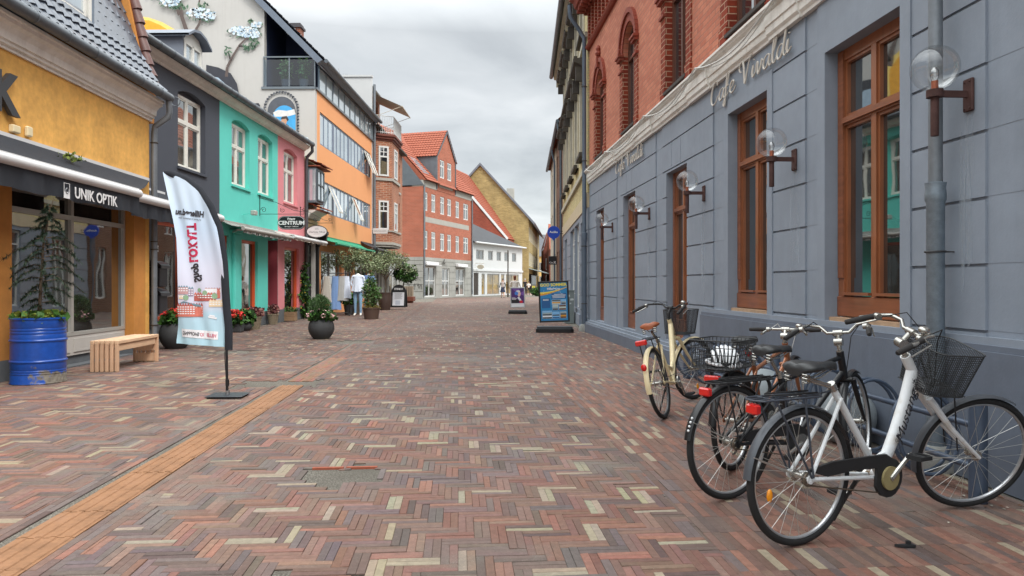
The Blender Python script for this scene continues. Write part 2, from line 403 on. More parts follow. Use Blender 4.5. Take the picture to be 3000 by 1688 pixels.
gb = MB(); gb.quad((-400, -60, -.009), (400, -60, -.009), (400, 700, -.009), (-400, 700, -.009))
tag(gb.build('ground', GRIT), 'gritty ground under the brick paving', 'ground', kind='structure')
fb = MB(); fb.quad((-14, 78, -.006), (60, 78, -.006), (60, 400, -.006), (-14, 400, -.006))
tag(fb.build('far_street', far_mat()), 'brown brick paving of the far street', 'street', kind='structure')
# paving frame: a across the street, b along it
PN = math.hypot(1, .075)
def ab(a, b): return ((a-.075*b)/PN, (b+.075*a)/PN)
def inv(x, y): return ((x+.075*y)/PN, (y-.075*x)/PN)
PAL = [(S(126, 98, 89), 20), (S(138, 99, 84), 18), (S(146, 94, 76), 14), (S(164, 106, 84), 9), (S(119, 102, 100), 16), (S(152, 113, 94), 8), (S(108, 86, 81), 10), (S(198, 183, 156), 8)]
TAN = S(150, 138, 118)
holes = [(-1.03, -.56, 4.70, 5.14), (-2.82, -1.80, 9.15, 9.80), (-.86, -.47, 2.72, 3.24), (-4.6, -3.9, 13.6, 14.2), (-2.7, -1.9, 15.6, 16.5)]
pv, pf, pc = [], [], []
prg = random.Random(3)
def pick(a, b, region):
    n = noise.noise(Vector((a*.9, b*.9, 5))); n2 = noise.noise(Vector((a*.35, b*.3, 9)))
    u = prg.random()
    if region == 'G' and b < 12.5: return S(prg.randint(124, 144), prg.randint(92, 104), prg.randint(74, 86))
    if region == 'C' and u < .075+.06*n: return TAN
    if region == 'R' and u < .06: return S(148, 136, 116)
    if region == 'L' and u < .085: return S(148, 133, 112)
    u = prg.random()
    if region == 'R': ws = [14, 26, 24, 14, 8, 10, 8, 0]
    elif region == 'L': ws = [20, 20, 14, 6, 16, 10, 12, 0]
    elif n > .12: ws = [14, 26, 22, 8, 8, 14, 6, 0]
    elif n < -.12: ws = [26, 12, 6, 4, 28, 4, 16, 0]
    else: ws = [20, 20, 13, 5, 16, 10, 10, 0]
    c = prg.choices([p[0] for p in PAL], ws)[0]; k = prg.uniform(.60, .84)*(1+.14*n2)
    l_ = (c[0]+c[1]+c[2])/3; d_ = .16
    mn_ = S(134, 112, 99); c = [c[i]*.85+mn_[i]*.15 for i in range(3)]
    return ((c[0]*(1-d_)+l_*d_)*k, (c[1]*(1-d_)+l_*d_)*k*prg.uniform(.97, 1.03), (c[2]*(1-d_)+l_*d_)*k, 1)
def brick_at(a0, a1, b0, b1, col, z=0.0):
    j = .0024 if b0 < 16 else .003
    a0 += j; a1 -= j; b0 += j; b1 -= j
    if a1-a0 < .012 or b1-b0 < .012: return
    ca, cbb = (a0+a1)/2, (b0+b1)/2
    for h in holes:
        if h[0] < ca < h[1] and h[2] < cbb < h[3]: return
    base = len(pv); q = [ab(a0, b0), ab(a1, b0), ab(a1, b1), ab(a0, b1)]
    x, y = q[0]
    if x < -8.1+.019*y or (y < 13.5 and x < -6.45-.048*y) or (x > 3.3-.07*y and y < 19.3) or (y > 19.3 and x > 2.0+.017*y+ (0 if y < 50 else (y-50)*.1)): return
    t = prg.gauss(0, .0013) if b0 < 20 else 0; tx = prg.uniform(-.0012, .0012) if b0 < 20 else 0
    z0 = z+t
    pv.extend([(q[0][0], q[0][1], z0-tx), (q[1][0], q[1][1], z0+tx), (q[2][0], q[2][1], z0+tx), (q[3][0], q[3][1], z0-tx)])
    pf.append((base, base+1, base+2, base+3)); pc.append(col)
    if b0 < 13:
        e = .0022
        q2 = [ab(a0-e, b0-e), ab(a1+e, b0-e), ab(a1+e, b1+e), ab(a0-e, b1+e)]
        pv.extend([(p[0], p[1], z0-.0028) for p in q2]); pv.extend([(p[0], p[1], -.016) for p in q2])
        for i in range(4):
            k = (i+1) % 4
            pf.append((base+i, base+4+i, base+4+k, base+k)); pc.append(col)
            pf.append((base+4+i, base+8+i, base+8+k, base+4+k)); pc.append(tuple(c*.6 for c in col[:3])+(1,))
def herring(A0, A1, B0, B1, region, U=.0833):
    i0, i1, j0, j1 = int(A0//U)-3, int(A1//U)+2, int(B0//U)-1, int(B1//U)+1
    for i in range(i0, i1):
        for j in range(j0, j1):
            m = (i+j) % 6
            if m == 0:      # pair lying across
                a, b = i*U, j*U
                if a+3*U <= A0 or a >= A1: continue
                c = pick(a, b, region); same = prg.random() < .62
                for k in (0, 1):
                    cc = c if same else pick(a, b, region)
                    brick_at(max(a, A0), min(a+3*U, A1), b+k*U/2, b+(k+1)*U/2, tuple(v*prg.uniform(.93, 1.07) for v in cc[:3])+(1,))
            elif m == 3:    # pair lying along
                a, b = i*U, j*U
                if a+U <= A0 or a >= A1: continue
                c = pick(a, b, region); same = prg.random() < .62
                for k in (0, 1):
                    cc = c if same else pick(a, b, region)
                    brick_at(max(a+k*U/2, A0), min(a+(k+1)*U/2, A1), b, b+3*U, tuple(v*prg.uniform(.93, 1.07) for v in cc[:3])+(1,))
SA = -2.10      # centre line of the tactile strip
herring(SA+.15+.1375, 1.27, 1.4, 66, 'C')
herring(-8.0, SA-.295, 1.4, 50, 'L')
herring(1.27+.94, 8, 19, 60, 'C') if False else None
def courses(A0, A1, B0, B1, region, w=.0458, l=.25, off=True):
    n = int(round((A1-A0)/w))
    for i in range(n):
        b = B0-(l/2 if (off and i % 2) else 0)
        while b < B1:
            brick_at(A0+i*w, A0+(i+1)*w, b, b+l, pick(A0+i*w, b, region)); b += l
courses(SA+.15, SA+.2875, 1.4, 50, 'R0'); courses(SA-.295, SA-.2034, 1.4, 50, 'R0'); courses(SA-.15, SA+.15, 9.2, 50, 'G', off=False)
courses(1.27, 1.27+.0458*48, 1.4, 24, 'R', off=False)
herring(1.27, 4.6, 24, 66, 'C'); herring(4.6, 9, 40, 66, 'C')
def paving_mat():
    g = G('brick_paving'); o = g.n('TexCoord').outputs['Object']
    at_ = g.n('VertexColor', layer_name='Col')
    n1 = g.noise(o, 26, 5, .65); n2 = g.noise(o, 130, 3, .7); n3 = g.noise(o, .55, 5, .6); n4 = g.noise(o, 4, 4)
    c = g.mix(1.0, at_.outputs[0], g.ramp(n1, [(.25, g4(.72)), (.75, g4(1.22))]), 'MULTIPLY')
    c = g.mix(g.ramp(n2, [(.66, g4(0)), (.72, g4(.55))]), c, S(186, 176, 164))
    c = g.mix(g.ramp(n2, [(.27, g4(.6)), (.36, g4(0))]), c, S(60, 50, 48))
    d = g.math('ADD', g.math('MULTIPLY', n3, .72), g.math('MULTIPLY', n4, .28))
    c = g.mix(g.ramp(d, [(.46, g4(.02)), (.55, g4(.2)), (.62, g4(.62))]), c, g.ramp(n2, [(.3, S(78, 76, 72)), (.7, S(142, 138, 128))]))
    g.l(c, g.b.inputs['Base Color'])
    g.l(g.ramp(n4, [(.3, g4(.62)), (.7, g4(.85))]), g.b.inputs['Roughness']); g.b.inputs['Specular IOR Level'].default_value = .35
    g.bump(g.math('ADD', g.math('MULTIPLY', n1, .7), g.math('MULTIPLY', n2, .5)), .35, .004); return g.m
me = bpy.data.meshes.new('paving'); me.from_pydata(pv, [], pf)
ca = me.color_attributes.new('Col', 'FLOAT_COLOR', 'CORNER')
buf = []
for f, c in zip(pf, pc): buf.extend(list(c)*4)
ca.data.foreach_set('color', buf); me.materials.append(paving_mat())
po = bpy.data.objects.new('paving', me); COL.objects.link(po)
tag(po, 'red brown and beige bricks laid in double herringbone across the street', 'paving', kind='structure')
# tactile guide strip: ribbed tiles
TM_ = paint('tactile_tile', S(146, 106, 74), .8, .34, 5, .4, fine=120, dirt=S(140, 104, 78))
tb = MB(); bq = 1.3; r5 = random.Random(5)
while bq < 9.1:
    ln = .42
    if not (9.0 < bq < 9.75 or 11.7 < bq < 12.1 or 13.9 < bq < 14.3 or 17.5 < bq < 18) :
        sh = r5.uniform(-.006, .006); zt = .002+r5.uniform(-.001, .002)
        a0, a1, b0, b1 = SA-.145+sh, SA+.145+sh, bq+.004, bq+ln-.004
        pr = []; k = 4; w = (a1-a0)/k
        pts = [(a0, zt-.012)]
        for i in range(k):
            s_ = a0+i*w; pts += [(s_+.002, zt), (s_+w*.28, zt), (s_+w*.36, zt+.006), (s_+w*.72, zt+.006), (s_+w*.80, zt)]
        pts += [(a1, zt), (a1, zt-.012)]
        vs = []
        for (a_, z_) in pts:
            x, y = ab(a_, b0); vs.append((x, y, z_))
        for (a_, z_) in pts:
            x, y = ab(a_, b1); vs.append((x, y, z_))
        n = len(pts); tb.add(vs, [(i, i+1, n+i+1, n+i) for i in range(n-1)]+[tuple(range(n)), tuple(range(2*n-1, n-1, -1))])
    bq += ln
tag(tb.build('guide_strip', TM_), 'strip of orange ribbed guide tiles along the street', 'guide strip', kind='structure')
# frame bricks of the open grit pit and covers
IRON = paint('cover_iron', S(122, 84, 66), .6, .35, 6, .6, .35)
cv = MB()
for (a0, a1, b0, b1) in ((-.86, -.47, 2.72, 3.24),):
    c_ = [ab(a0, b0), ab(a1, b0), ab(a1, b1), ab(a0, b1)]
    cv.M = Matrix.Translation((c_[0][0], c_[0][1], 0)) @ Matrix.Rotation(math.atan(.075), 4, 'Z'); w, h = a1-a0, b1-b0
    cv.box(0, w, 0, h, -.012, -.006); t = .03
    cv.box(.005, w-.005, h-t, h-.005, -.004, .001); cv.box(.005, w-.005, .005, t, -.004, .001); cv.box(.005, t, t, h-t, -.004, .001); cv.box(w-t, w-.005, t, h-t, -.004, .001)
    for i in range(5): cv.box(.06, w-.06, .06+i*.085, .10+i*.085, -.004, -.001)
tag(cv.build('drain_cover', IRON), 'rusty brown iron drain cover set in the paving at the bottom edge', 'drain cover')
pit = MB()
(a0, a1, b0, b1) = holes[0]
pit.M = Matrix.Translation((*ab(a0, b0), 0)) @ Matrix.Rotation(math.atan(.075), 4, 'Z'); w, h = a1-a0, b1-b0
for k_ in range(2): pit.box(.01+k_*w/2, w/2-.01+k_*w/2, h-.03, h-.002, -.012, .006)
tag(pit.build('paving_edge_stones', paint('edge_brick', S(158, 84, 60), .8, .25, 20)), 'two red edge bricks along the far side of the gritty pit', 'edge stones', kind='structure')
# ================================================================ CAFE (right side)
PR = plane_m(3.432, 0, .0699, -1)
def r(Y): return -1.00244*Y
CAFE = paint('cafe_plaster', S(132, 141, 153), .62, .16, 1.0, .3, streak=.32, dirt=S(140, 150, 165), fine=45)
CAFE2 = paint('cafe_plinth', S(100, 108, 121), .6, .16, 1.6, .25, streak=.25, dirt=S(118, 128, 140), fine=45)
CREAMW = paint('cornice_white', S(226, 223, 216), .7, .12, 3, .2, streak=.3, dirt=S(150, 138, 126))
OB = brick('orange_brick', S(196, 126, 100), S(180, 108, 86), S(162, 112, 94), bw=.25, bh=.085, ms=.009, var=.22, bump=.5)
RB = brick('red_trim_brick', S(146, 62, 40), S(118, 46, 32), S(176, 140, 116), bw=.26, bh=.09, ms=.009, var=.25, bump=.6)
RED = paint('red_terracotta', S(136, 58, 38), .75, .25, 8, .4)
BWOOD = wood('varnished_wood', S(140, 84, 52), .4, .3, 'z', .25)
BWH = wood('varnished_wood_flat', S(134, 80, 52), .45, .35, 'x', .2)
DWOOD = wood('dark_wood', S(92, 52, 36), .5, .3)
GL = glass_win('cafe_glass', S(34, 36, 36), .22, .5)
GLU = glass_win('upper_glass', S(40, 42, 46), .3, .5)
cafe = bld('cafe_building', 'grey blue rusticated cafe with orange brick upper floor and tall brown windows', 'building', PR, r(19.3))
W5 = [(5.60, 6.76), (8.04, 9.22), (10.94, 12.04), (14.19, 15.25), (17.33, 18.30), (3.1, 4.2), (.6, 1.7), (-2, -.9)]
X0, X1 = r(19.3), r(-4)
rects = []
XS = r(10.14)
# pier steps
for (a, b) in ((6.92, 7.17), (9.36, 9.8), (12.3, 12.7), (15.5, 15.9), (4.35, 4.7)): rects.append((r(b), r(a), .3, 3.97, .018))
for z in (.98, 1.42, 1.86, 2.30, 2.74, 3.18, 3.62):
    rects.append((X0, X1, z-.011, z+.011, .02))
for i, (a, b) in enumerate(W5):
    tall = i < 2 or i > 4
    if tall: rects += [(r(b)-.14, r(b), .9, 3.62, -.012), (r(a), r(a)+.13, .9, 3.62, -.012), (r(b)-.14, r(a)+.13, 3.47, 3.66, -.012)]
    else:
        for q in (.28, .72): rects.append((r(b)+(r(a)-r(b))*q-.008, r(b)+(r(a)-r(b))*q+.008, 3.14, 3.6, .03))
rects += [(XS, X1, 0, .86, -.07, 1), (XS, X1, .86, .90, -.05, 1), (XS, X1, .90, .95, -.03)]
rects += [(X0, XS, 0, .22, -.14, 1), (X0, XS, .22, .27, -.11), (X0, XS, .27, .32, -.06)]
for i, (a, b) in enumerate(W5):
    tall = i < 2 or i > 4
    rects.append((r(b), r(a), .95 if tall else .36, 3.47 if tall else 3.14, ('h', .14)))
wb = MB(); relief(wb, X0, X1, 0, 3.97, rects, thick=7)
wall = wb.build('wall', [CAFE, CAFE2], cafe, smooth=False); wall['label'] = 'grey blue plaster ground floor with horizontal grooves'
for i, (a, b) in enumerate(W5):
    tall = i < 2 or i > 4; z0, z1 = (.95, 3.47) if tall else (.36, 3.14)
    f = win(cafe, r(b), r(a), z0+(.04 if tall else 0), z1, .125, BWOOD, GL, fw=.10, vb=(.5,), hb=((2.80,) if tall else (2.5,)), bw=.075, dep=.08, sash=.028)
    pb = MB(); pz = z0+.04 if tall else z0
    pb.rbox(r(b)+.004, r(a)-.004, .105, .15, pz+.002, pz+(.19 if tall else .32), .008)
    pb.box(r(b)+.1, (r(a)+r(b))/2-.03, .09, .16, pz+(.20 if tall else .33), pz+(.225 if tall else .355)); pb.box((r(a)+r(b))/2+.03, r(a)-.1, .09, .16, pz+(.20 if tall else .33), pz+(.225 if tall else .355))
    pb.box(r(b)+.012, r(b)+.10, .11, .125, pz+.36, z1-.01); pb.box(r(a)-.10, r(a)-.012, .11, .125, pz+.36, z1-.01)
    pb.box(r(b)+.11, r(a)-.11, .095, .124, (2.80 if tall else 2.5)-.02, (2.80 if tall else 2.5)+.03)
    pb.build('bottom_rail', BWH, f)
    if tall:
        sb = MB(); sb.box(r(b), r(a), .03, .25, .945, .985); sb.build('sill', paint('worn_sill', S(170, 140, 112), .7, .3, 12), f)
    # rail of a half-drawn white blind behind the upper panes
# cornice
def prof_x(mb, prof, x0, x1, mi=None): mb.extr([(x0, y, z) for y, z in prof], (x1-x0, 0, 0), mi)
cb_ = MB(); prof_x(cb_, [(.3, 3.972), (-.03, 3.972), (-.035, 4.00), (-.06, 4.03), (-.065, 4.10), (-.08, 4.11), (-.085, 4.22), (-.12, 4.25), (-.13, 4.27), (-.15, 4.28), (-.15, 4.31), (-.11, 4.33), (-.03, 4.37), (.3, 4.37)], X0, X1)
for (a, b) in ((7.17, 7.9), (9.8, 10.7), (12.7, 14.0), (15.9, 17.1)):
    prof_x(cb_, [(.3, 3.965), (-.055, 3.965), (-.06, 4.00), (-.085, 4.03), (-.09, 4.10), (-.105, 4.11), (-.11, 4.22), (.3, 4.22)], r(b), r(a))
cb_.build('cornice', CREAMW, cafe, smooth=False)
# hand drawn script lettering
def stroke(mb, pts, w, M, n=6):
    """smooth brush stroke through points"""
    P = [Vector((p[0], p[1], 0)) for p in pts]; out = []
    for i in range(len(P)-1):
        p0, p1, p2, p3 = P[max(i-1, 0)], P[i], P[i+1], P[min(i+2, len(P)-1)]
        for k in range(n):
            t = k/n; out.append(.5*((2*p1)+(p2-p0)*t+(2*p0-5*p1+4*p2-p3)*t*t+(3*p1-p0-3*p2+p3)*t**3))
    out.append(P[-1]); k = len(out)
    rs = [w*(.45+.55*math.sin(math.pi*min(1, max(0, (i+1.5)/(k+2))))) for i in range(k)]
    old = mb.M; mb.M = (old @ M) if old is not None else M
    mb.tube(out, rs, 6); mb.M = old
SCR = { # letter -> (advance, strokes)
 'C': (.72, [[(.62, .78), (.60, .96), (.46, 1.0), (.24, .8), (.10, .45), (.12, .12), (.30, 0), (.52, .1), (.66, .3)]]),
 'a': (.52, [[(.44, .42), (.34, .5), (.16, .42), (.06, .2), (.12, .02), (.28, .05), (.42, .3), (.46, .46), (.40, .2), (.44, .02), (.60, .12)]]),
 'f': (.36, [[(.02, .15), (.22, .5), (.34, .85), (.30, 1.0), (.20, .85), (.12, .4), (.04, -.1), (-.02, -.36), (-.12, -.28), (-.02, -.08), (.2, .06), (.36, .2)], [(.0, .42), (.3, .46)]]),
 'e': (.46, [[(.04, .16), (.26, .26), (.36, .42), (.26, .5), (.10, .34), (.08, .1), (.20, 0), (.36, .06), (.5, .2)]]),
 'V': (.74, [[(.06, .56), (-.04, .60), (-.10, .76), (.0, .93), (.14, .95), (.22, .7), (.25, .3), (.29, .0), (.44, .38), (.60, .78), (.82, 1.02)]]),
 'i': (.28, [[(.0, .16), (.14, .48), (.08, .15), (.12, .02), (.30, .16)], [(.20, .66), (.22, .70)]]),
 'v': (.44, [[(.0, .16), (.08, .46), (.16, .46), (.14, .15), (.20, .01), (.34, .25), (.40, .48), (.48, .4)]]),
 'l': (.30, [[(.0, .16), (.20, .5), (.36, .92), (.30, 1.02), (.18, .75), (.10, .3), (.12, .04), (.22, .02), (.34, .18)]]),
 'd': (.54, [[(.42, .42), (.30, .5), (.14, .4), (.06, .18), (.14, .01), (.30, .08), (.44, .4), (.60, 1.02), (.46, .5), (.42, .12), (.50, .0), (.62, .14)]]),
 ' ': (.42, [])}
def script(mb, s, x, z, h, y, k=1.0):
    for ch in s:
        adv, st = SCR[ch]
        for q in st: stroke(mb, q, .041, Matrix.Translation((x, y, z)) @ RX @ Matrix.Diagonal((h*k, h, h, 1)))
        x += adv*h*k
SIGN = paint('sign_letters', S(196, 190, 180), .5, .08, 8)
def vivaldi(Yc, label):
    ob = MB(); h = .29
    tot = sum(SCR[c][0] for c in 'Cafe Vivaldi')*h; k = 2.4/tot
    script(ob, 'Cafe Vivaldi', r(Yc)-1.2, 3.70, h, -.035, k)
    t = bld('cafe_sign', label, 'sign', PR, r(Yc), 'script signs on the cafe front'); ob.build('lettering', SIGN, t); return t
vivaldi(8.6, 'large pale script letters reading Cafe Vivaldi, nearest of the two')
vivaldi(14.65, 'script letters reading Cafe Vivaldi at the far end of the cafe front')
# upper brick floor
rects = [(X0, X1, 4.37, 4.42, -.02)]
for (a, b) in W5:
    rects += [(r(b)-.26, r(b)+.0, 4.42, 6.12, -.02, 1), (r(a)-.0, r(a)+.26, 4.42, 6.12, -.02, 1), (r(b)-.26, r(b), 4.42, 4.62, -.04, 1), (r(a), r(a)+.26, 4.42, 4.62, -.04, 1)]
    rects.append((r(b), r(a), 4.50, 6.12+(b-a)/2+.0, ('h', .16)))
xx = X0+.3
while xx < X1-.5:
    rects += [(xx-.12, xx, 7.72, 8.5, -.08, 1), (xx, xx+.32, 7.85, 8.42, .12, 1)]; xx += .46
wb = MB(); relief(wb, X0, X1, 4.37, 8.55, rects, thick=7, base=0)
for (a, b) in W5: arch_fill(wb, r(b), r(a), 6.12, (b-a)/2, 6.12+(b-a)/2, .16)
wb.build('upper_wall', [OB, RB], cafe, smooth=False)['label'] = 'orange brick upper wall'
for (a, b) in W5:
    x0, x1 = r(b), r(a); c = (x0+x1)/2; hw = (x1-x0)/2
    f = win(cafe, x0+.02, x1-.02, 4.56, 6.12+hw-.02, .10, DWOOD, GLU, fw=.07, vb=(.5,), hb=(6.0,), bw=.06, name='arched_window', arch=(6.12, hw-.02, True))
    s = MB(); s.box(x0-.04, x1+.04, -.05, .12, 4.455, 4.50); s.build('sill', paint('slate_sill', S(58, 52, 48), .7, .3, 9), f)
    tr = MB(); N_ = 22
    for rin, rout, y0, q in ((hw+.005, hw+.16, -.03, .9), (hw+.17, hw+.27, -.07, .93)):
        for i in range(N_):
            a0, a1 = math.pi*(i+.5-q/2)/N_, math.pi*(i+.5+q/2)/N_
            p = [(c-math.cos(t)*R0, y0, 6.12+math.sin(t)*R0) for t, R0 in ((a0, rin), (a0, rout), (a1, rout), (a1, rin))]
            tr.extr(p, (0, .14, 0))
    for x in (x0-.13, x1+.13):
        s_ = MB()
        tr.box(x-.16, x+.16, -.09, .0, 6.04, 6.10); tr.box(x-.18, x+.18, -.12, .0, 6.10, 6.15); tr.box(x-.14, x+.14, -.06, .0, 5.78, 5.83)
    if a > 17: tr.box(c-.06, c+.06, -.10, 0, 6.12+hw+.05, 6.12+hw+.32); tr.lathe([(.0, 0), (.03, .0), (.04, .01)] if a < 17 else [(.0, 0), (.07, .02), (.09, .08), (.05, .14), (.07, .2), (.03, .27), (0, .3)], (c, -.04, 6.12+hw+(.26 if a < 17 else .32)), 8)
    tr.build('arch_surround', RED, f, smooth=False)
st_ = MB(); prof_x(st_, [(.05, 7.56), (-.06, 7.56), (-.10, 7.60), (-.12, 7.64), (-.05, 7.68), (.05, 7.68)], X0, X1)
prof_x(st_, [(.05, 8.50), (-.15, 8.50), (-.20, 8.60), (-.40, 8.66), (-.45, 8.80), (-.55, 8.86), (-.55, 8.95), (.05, 8.95)], X0, X1)
xx = X0+.1
while xx < X1: st_.box(xx, xx+.10, -.36, -.1, 8.50, 8.64); xx += .25
st_.build('string_course', RED, cafe, smooth=False)
rf = MB(); rf.add([(X0, -.5, 8.96), (X1, -.5, 8.96), (X1, 6.9, 8.96), (X0, 6.9, 8.96), (X0+2, 2.7, 11), (X1-2, 2.7, 11)], [(0, 1, 5, 4), (2, 3, 4, 5), (1, 2, 5), (3, 0, 4), (0, 3, 2, 1)])
rf.build('roof', paint('dark_roof', S(70, 70, 74), .6, .2), cafe, smooth=False)
# slack cable along the cornice
CW = paint('white_cable', S(205, 205, 200), .6, .05, 5, 0)
cbm = MB(); hooks = [18.9, 16.4, 12.9, 10.05, 7.4, 5.2, 3.0]
for a, b in zip(hooks, hooks[1:]):
    pts = []
    for i in range(13):
        t = i/12; pts.append((r(a+(b-a)*t), -.165-.01*math.sin(t*9), 4.31-.20*4*t*(1-t)))
    cbm.tube(pts, .011, 6)
    cbm.tube([(p[0], p[1]+.02, p[2]-.015-.03*math.sin(i*.26)) for i, p in enumerate(pts)], .006, 5)
cc = bld('hanging_cable', 'white slack cable looped along the pale cafe cornice', 'cable', PR, r(12)); cbm.build('cable', CW, cc)
# ---------------- globe wall lamps
RUST = paint('rusty_metal', S(84, 58, 54), .75, .35, 14, .5, .3); COP = paint('copper_socket', S(168, 96, 70), .45, .2, 10, .2, .5)
GLOBE = clear_glass('globe_glass', (.97, .98, .98, 1), .07, .3)
names = ['nearest globe lamp, overlapping the galvanised downpipe', 'globe lamp between the two largest brown windows', 'globe lamp on the pier left of the second big window', 'globe lamp above the cream bicycle saddle, second farthest', 'farthest globe lamp, next to the last cafe window']
def lampdef(Y, label):
    t = bld('wall_lamp', label, 'wall lamp', PR, r(Y), 'glass globe lamps along the cafe front'); x = r(Y)
    b = MB(); b.rbox(x-.045, x+.045, -.022, 0, 2.46, 2.68, .005)
    for zz_ in (2.48, 2.66): b.sphere((x-.025, -.024, zz_), .008, 6, 4); b.sphere((x+.025, -.024, zz_), .008, 6, 4)
    b.beam((x, -.02, 2.575), (x, -.22, 2.575), .018, .045); b.build('bracket', RUST, t)
    h = MB(); h.lathe([(.052, 2.55), (.052, 2.60)], (x, -.25, 0), 20); h.lathe([(.024, 2.29), (.026, 2.30), (.026, 2.56)], (x, -.25, 0), 14); h.build('stem', RUST, t)
    s = MB(); s.lathe([(.022, 2.60), (.022, 2.66), (.0, 2.66)], (x, -.25, 0), 12); so_ = s.build('socket', COP, t)
    bl = MB(); bl.lathe([(.0, 2.66), (.018, 2.665), (.028, 2.70), (.026, 2.73), (.012, 2.75), (0, 2.752)], (x, -.25, 0), 12); bl.build('bulb', clear_glass('bulb_glass', (.95, .95, .95, 1), .25), so_)
    g_ = MB(); g_.sphere((x, -.25, 2.745), .152, 40, 24); g_.build('globe', GLOBE, t)
for Y, n_ in zip((4.84, 7.38, 10.14, 13.1, 16.3), names): lampdef(Y, n_)
# pale run-off streaks on the plaster under the lamp brackets
gs_ = G('lime_streak'); o = gs_.n('TexCoord').outputs['Object']; mp = gs_.n('Mapping'); mp.inputs['Scale'].default_value = (14, 1, .8); gs_.l(o, mp.inputs[0])
tr_ = gs_.n('BsdfTransparent'); df_ = gs_.n('BsdfDiffuse'); df_.inputs[0].default_value = S(176, 186, 196); ms_ = gs_.n('MixShader')
gs_.l(gs_.ramp(gs_.noise(mp.outputs[0], 1.3, 5, .65), [(.42, g4(0)), (.7, g4(.55))]), ms_.inputs[0]); gs_.l(tr_.outputs[0], ms_.inputs[1]); gs_.l(df_.outputs[0], ms_.inputs[2]); gs_.l(ms_.outputs[0], gs_.t.nodes['Material Output'].inputs[0])
sb_ = MB(); sg_ = random.Random(12)
for Y in (4.84, 7.38, 10.14, 13.1, 16.3):
    for k in range(3):
        x = r(Y)+sg_.uniform(-.10, .10); w = sg_.uniform(.03, .07); z1 = 2.44-.1*k; z0 = sg_.uniform(1.0, 1.6); sb_.poly([(x-w*.6, -.0015-.0006*k, z1), (x-w, -.0015-.0006*k, (z0+z1)/2), (x-w*.3, -.0015-.0006*k, z0), (x+w*.5, -.0015-.0006*k, z0+.05), (x+w, -.0015-.0006*k, (z0+z1)/2), (x+w*.5, -.0015-.0006*k, z1)])
sb_.build('lime_stains', gs_.m, cafe, smooth=False)
# ---------------- downpipes
ZINC = paint('zinc_pipe', S(122, 128, 134), .5, .22, 4, .2, .45); GALV = paint('galvanised_pipe', S(128, 140, 150), .45, .25, 22, .3, .5)
BLUEP = paint('bluegrey_pipe', S(96, 108, 122), .5, .15, 4, .2, .3)
t = bld('downpipe', 'thick galvanised rainwater pipe right of the largest cafe window', 'downpipe', PR, r(5.02)); x = r(5.02)
b = MB(); b.lathe([(.045, 1.98), (.045, 8.5)], (x, -.12, 0), 20); b.build('upper_pipe', ZINC, t)
b = MB(); b.lathe([(.058, .10), (.058, 1.86), (.068, 1.88), (.068, 1.93), (.064, 1.96), (.069, 2.0), (.05, 2.005)], (x, -.12, 0), 22); b.build('lower_pipe', GALV, t)
b = MB(); b.torus((x, -.12, 1.52), .064, .008, 'z', 20, 6); b.tube([(x, -.05, 1.52), (x+.03, 0.02, 1.52)], .006, 6); b.torus((x, -.12, .6), .064, .008, 'z', 20, 6); b.build('pipe_clamp', paint('dark_iron', S(44, 44, 46), .6, .2), t)
b = MB(); b.lathe([(.13, .0), (.13, .06), (.10, .15), (.07, .17)], (x, -.12, 0), 16); b.build('pipe_foot', paint('concrete', S(138, 138, 134), .9, .2, 9, .5), t)
# ================================================================ beige building and its neighbours
PB = plane_m(1.71, 0, -.017, -1)
def rb(Y): return -Y
BB_ = brick('beige_brick', S(212, 196, 142), S(188, 172, 122), S(180, 170, 140), bw=.23, bh=.075, var=.25)
GST = paint('grey_stucco', S(184, 178, 160), .8, .2, 3, .3, streak=.3, dirt=S(96, 92, 86))
DKI = paint('dark_moulding', S(66, 60, 54), .7, .3, 9)
BWHT = paint('white_frame', S(212, 214, 212), .45, .06, 4, .05)
bg_ = bld('beige_brick_house', 'beige brick house with dark window hoods beyond the cafe', 'building', PB, rb(31.6))
x0, x1 = rb(31.6), rb(19.36)
sg = [(20.35, 21.7, .05, 3.1), (22.4, 24.3, .5, 3.2), (24.45, 26.6, .5, 3.2), (28.7, 30.2, .4, 3.1)]
rects = [(x0, x1, z-.012, z+.012, .03) for z in (.5, .95, 1.4, 1.85, 2.3, 2.75)]+[(x0, x1, 0, .35, -.05)]
for a, b, z0, z1 in sg: rects.append((rb(b), rb(a), z0, z1, ('h', .2)))
wb = MB(); relief(wb, x0, x1, 0, 3.35, rects, thick=7); wb.build('wall', [CAFE], bg_, smooth=False)
wb = MB(); wb.box(x0, x1, -.03, 6.9, 3.352, 3.75); wb.build('fascia', paint('beige_fascia', S(196, 180, 150), .7, .15), bg_, smooth=False)
for k, (a, b, z0, z1) in enumerate(sg):
    if k == 0:
        f = MB(); f.box(rb(b)+.02, rb(a)-.02, .18, .22, z0, z1-.02); f.build('door', paint('grey_door', S(104, 114, 128), .5, .08), bg_)
    else: win(bg_, rb(b)+.01, rb(a)-.01, z0, z1-.01, .1, BWHT, GL, fw=.07, vb=(.33, .66), hb=(2.7,), bw=.05)
fw_ = [20.9, 23.1, 25.4, 27.7, 30.0]
rects = [(x0, x1, 4.35, 4.5, -.08, 1), (x0, x1, 7.95, 8.1, -.08, 1)]
for c in fw_:
    rects += [(rb(c+.75), rb(c-.75), 4.9, 7.35, -.05, 1), (rb(c+.75), rb(c-.75), 8.3, 9.75, -.05, 1), (rb(c+.5), rb(c-.5), 5.0, 7.25, ('h', .2)), (rb(c+.5), rb(c-.5), 8.4, 9.65, ('h', .2))]
wb = MB(); relief(wb, x0, x1, 3.76, 10.1, rects, thick=6.9); wb.build('upper_wall', [BB_, GST], bg_, smooth=False)
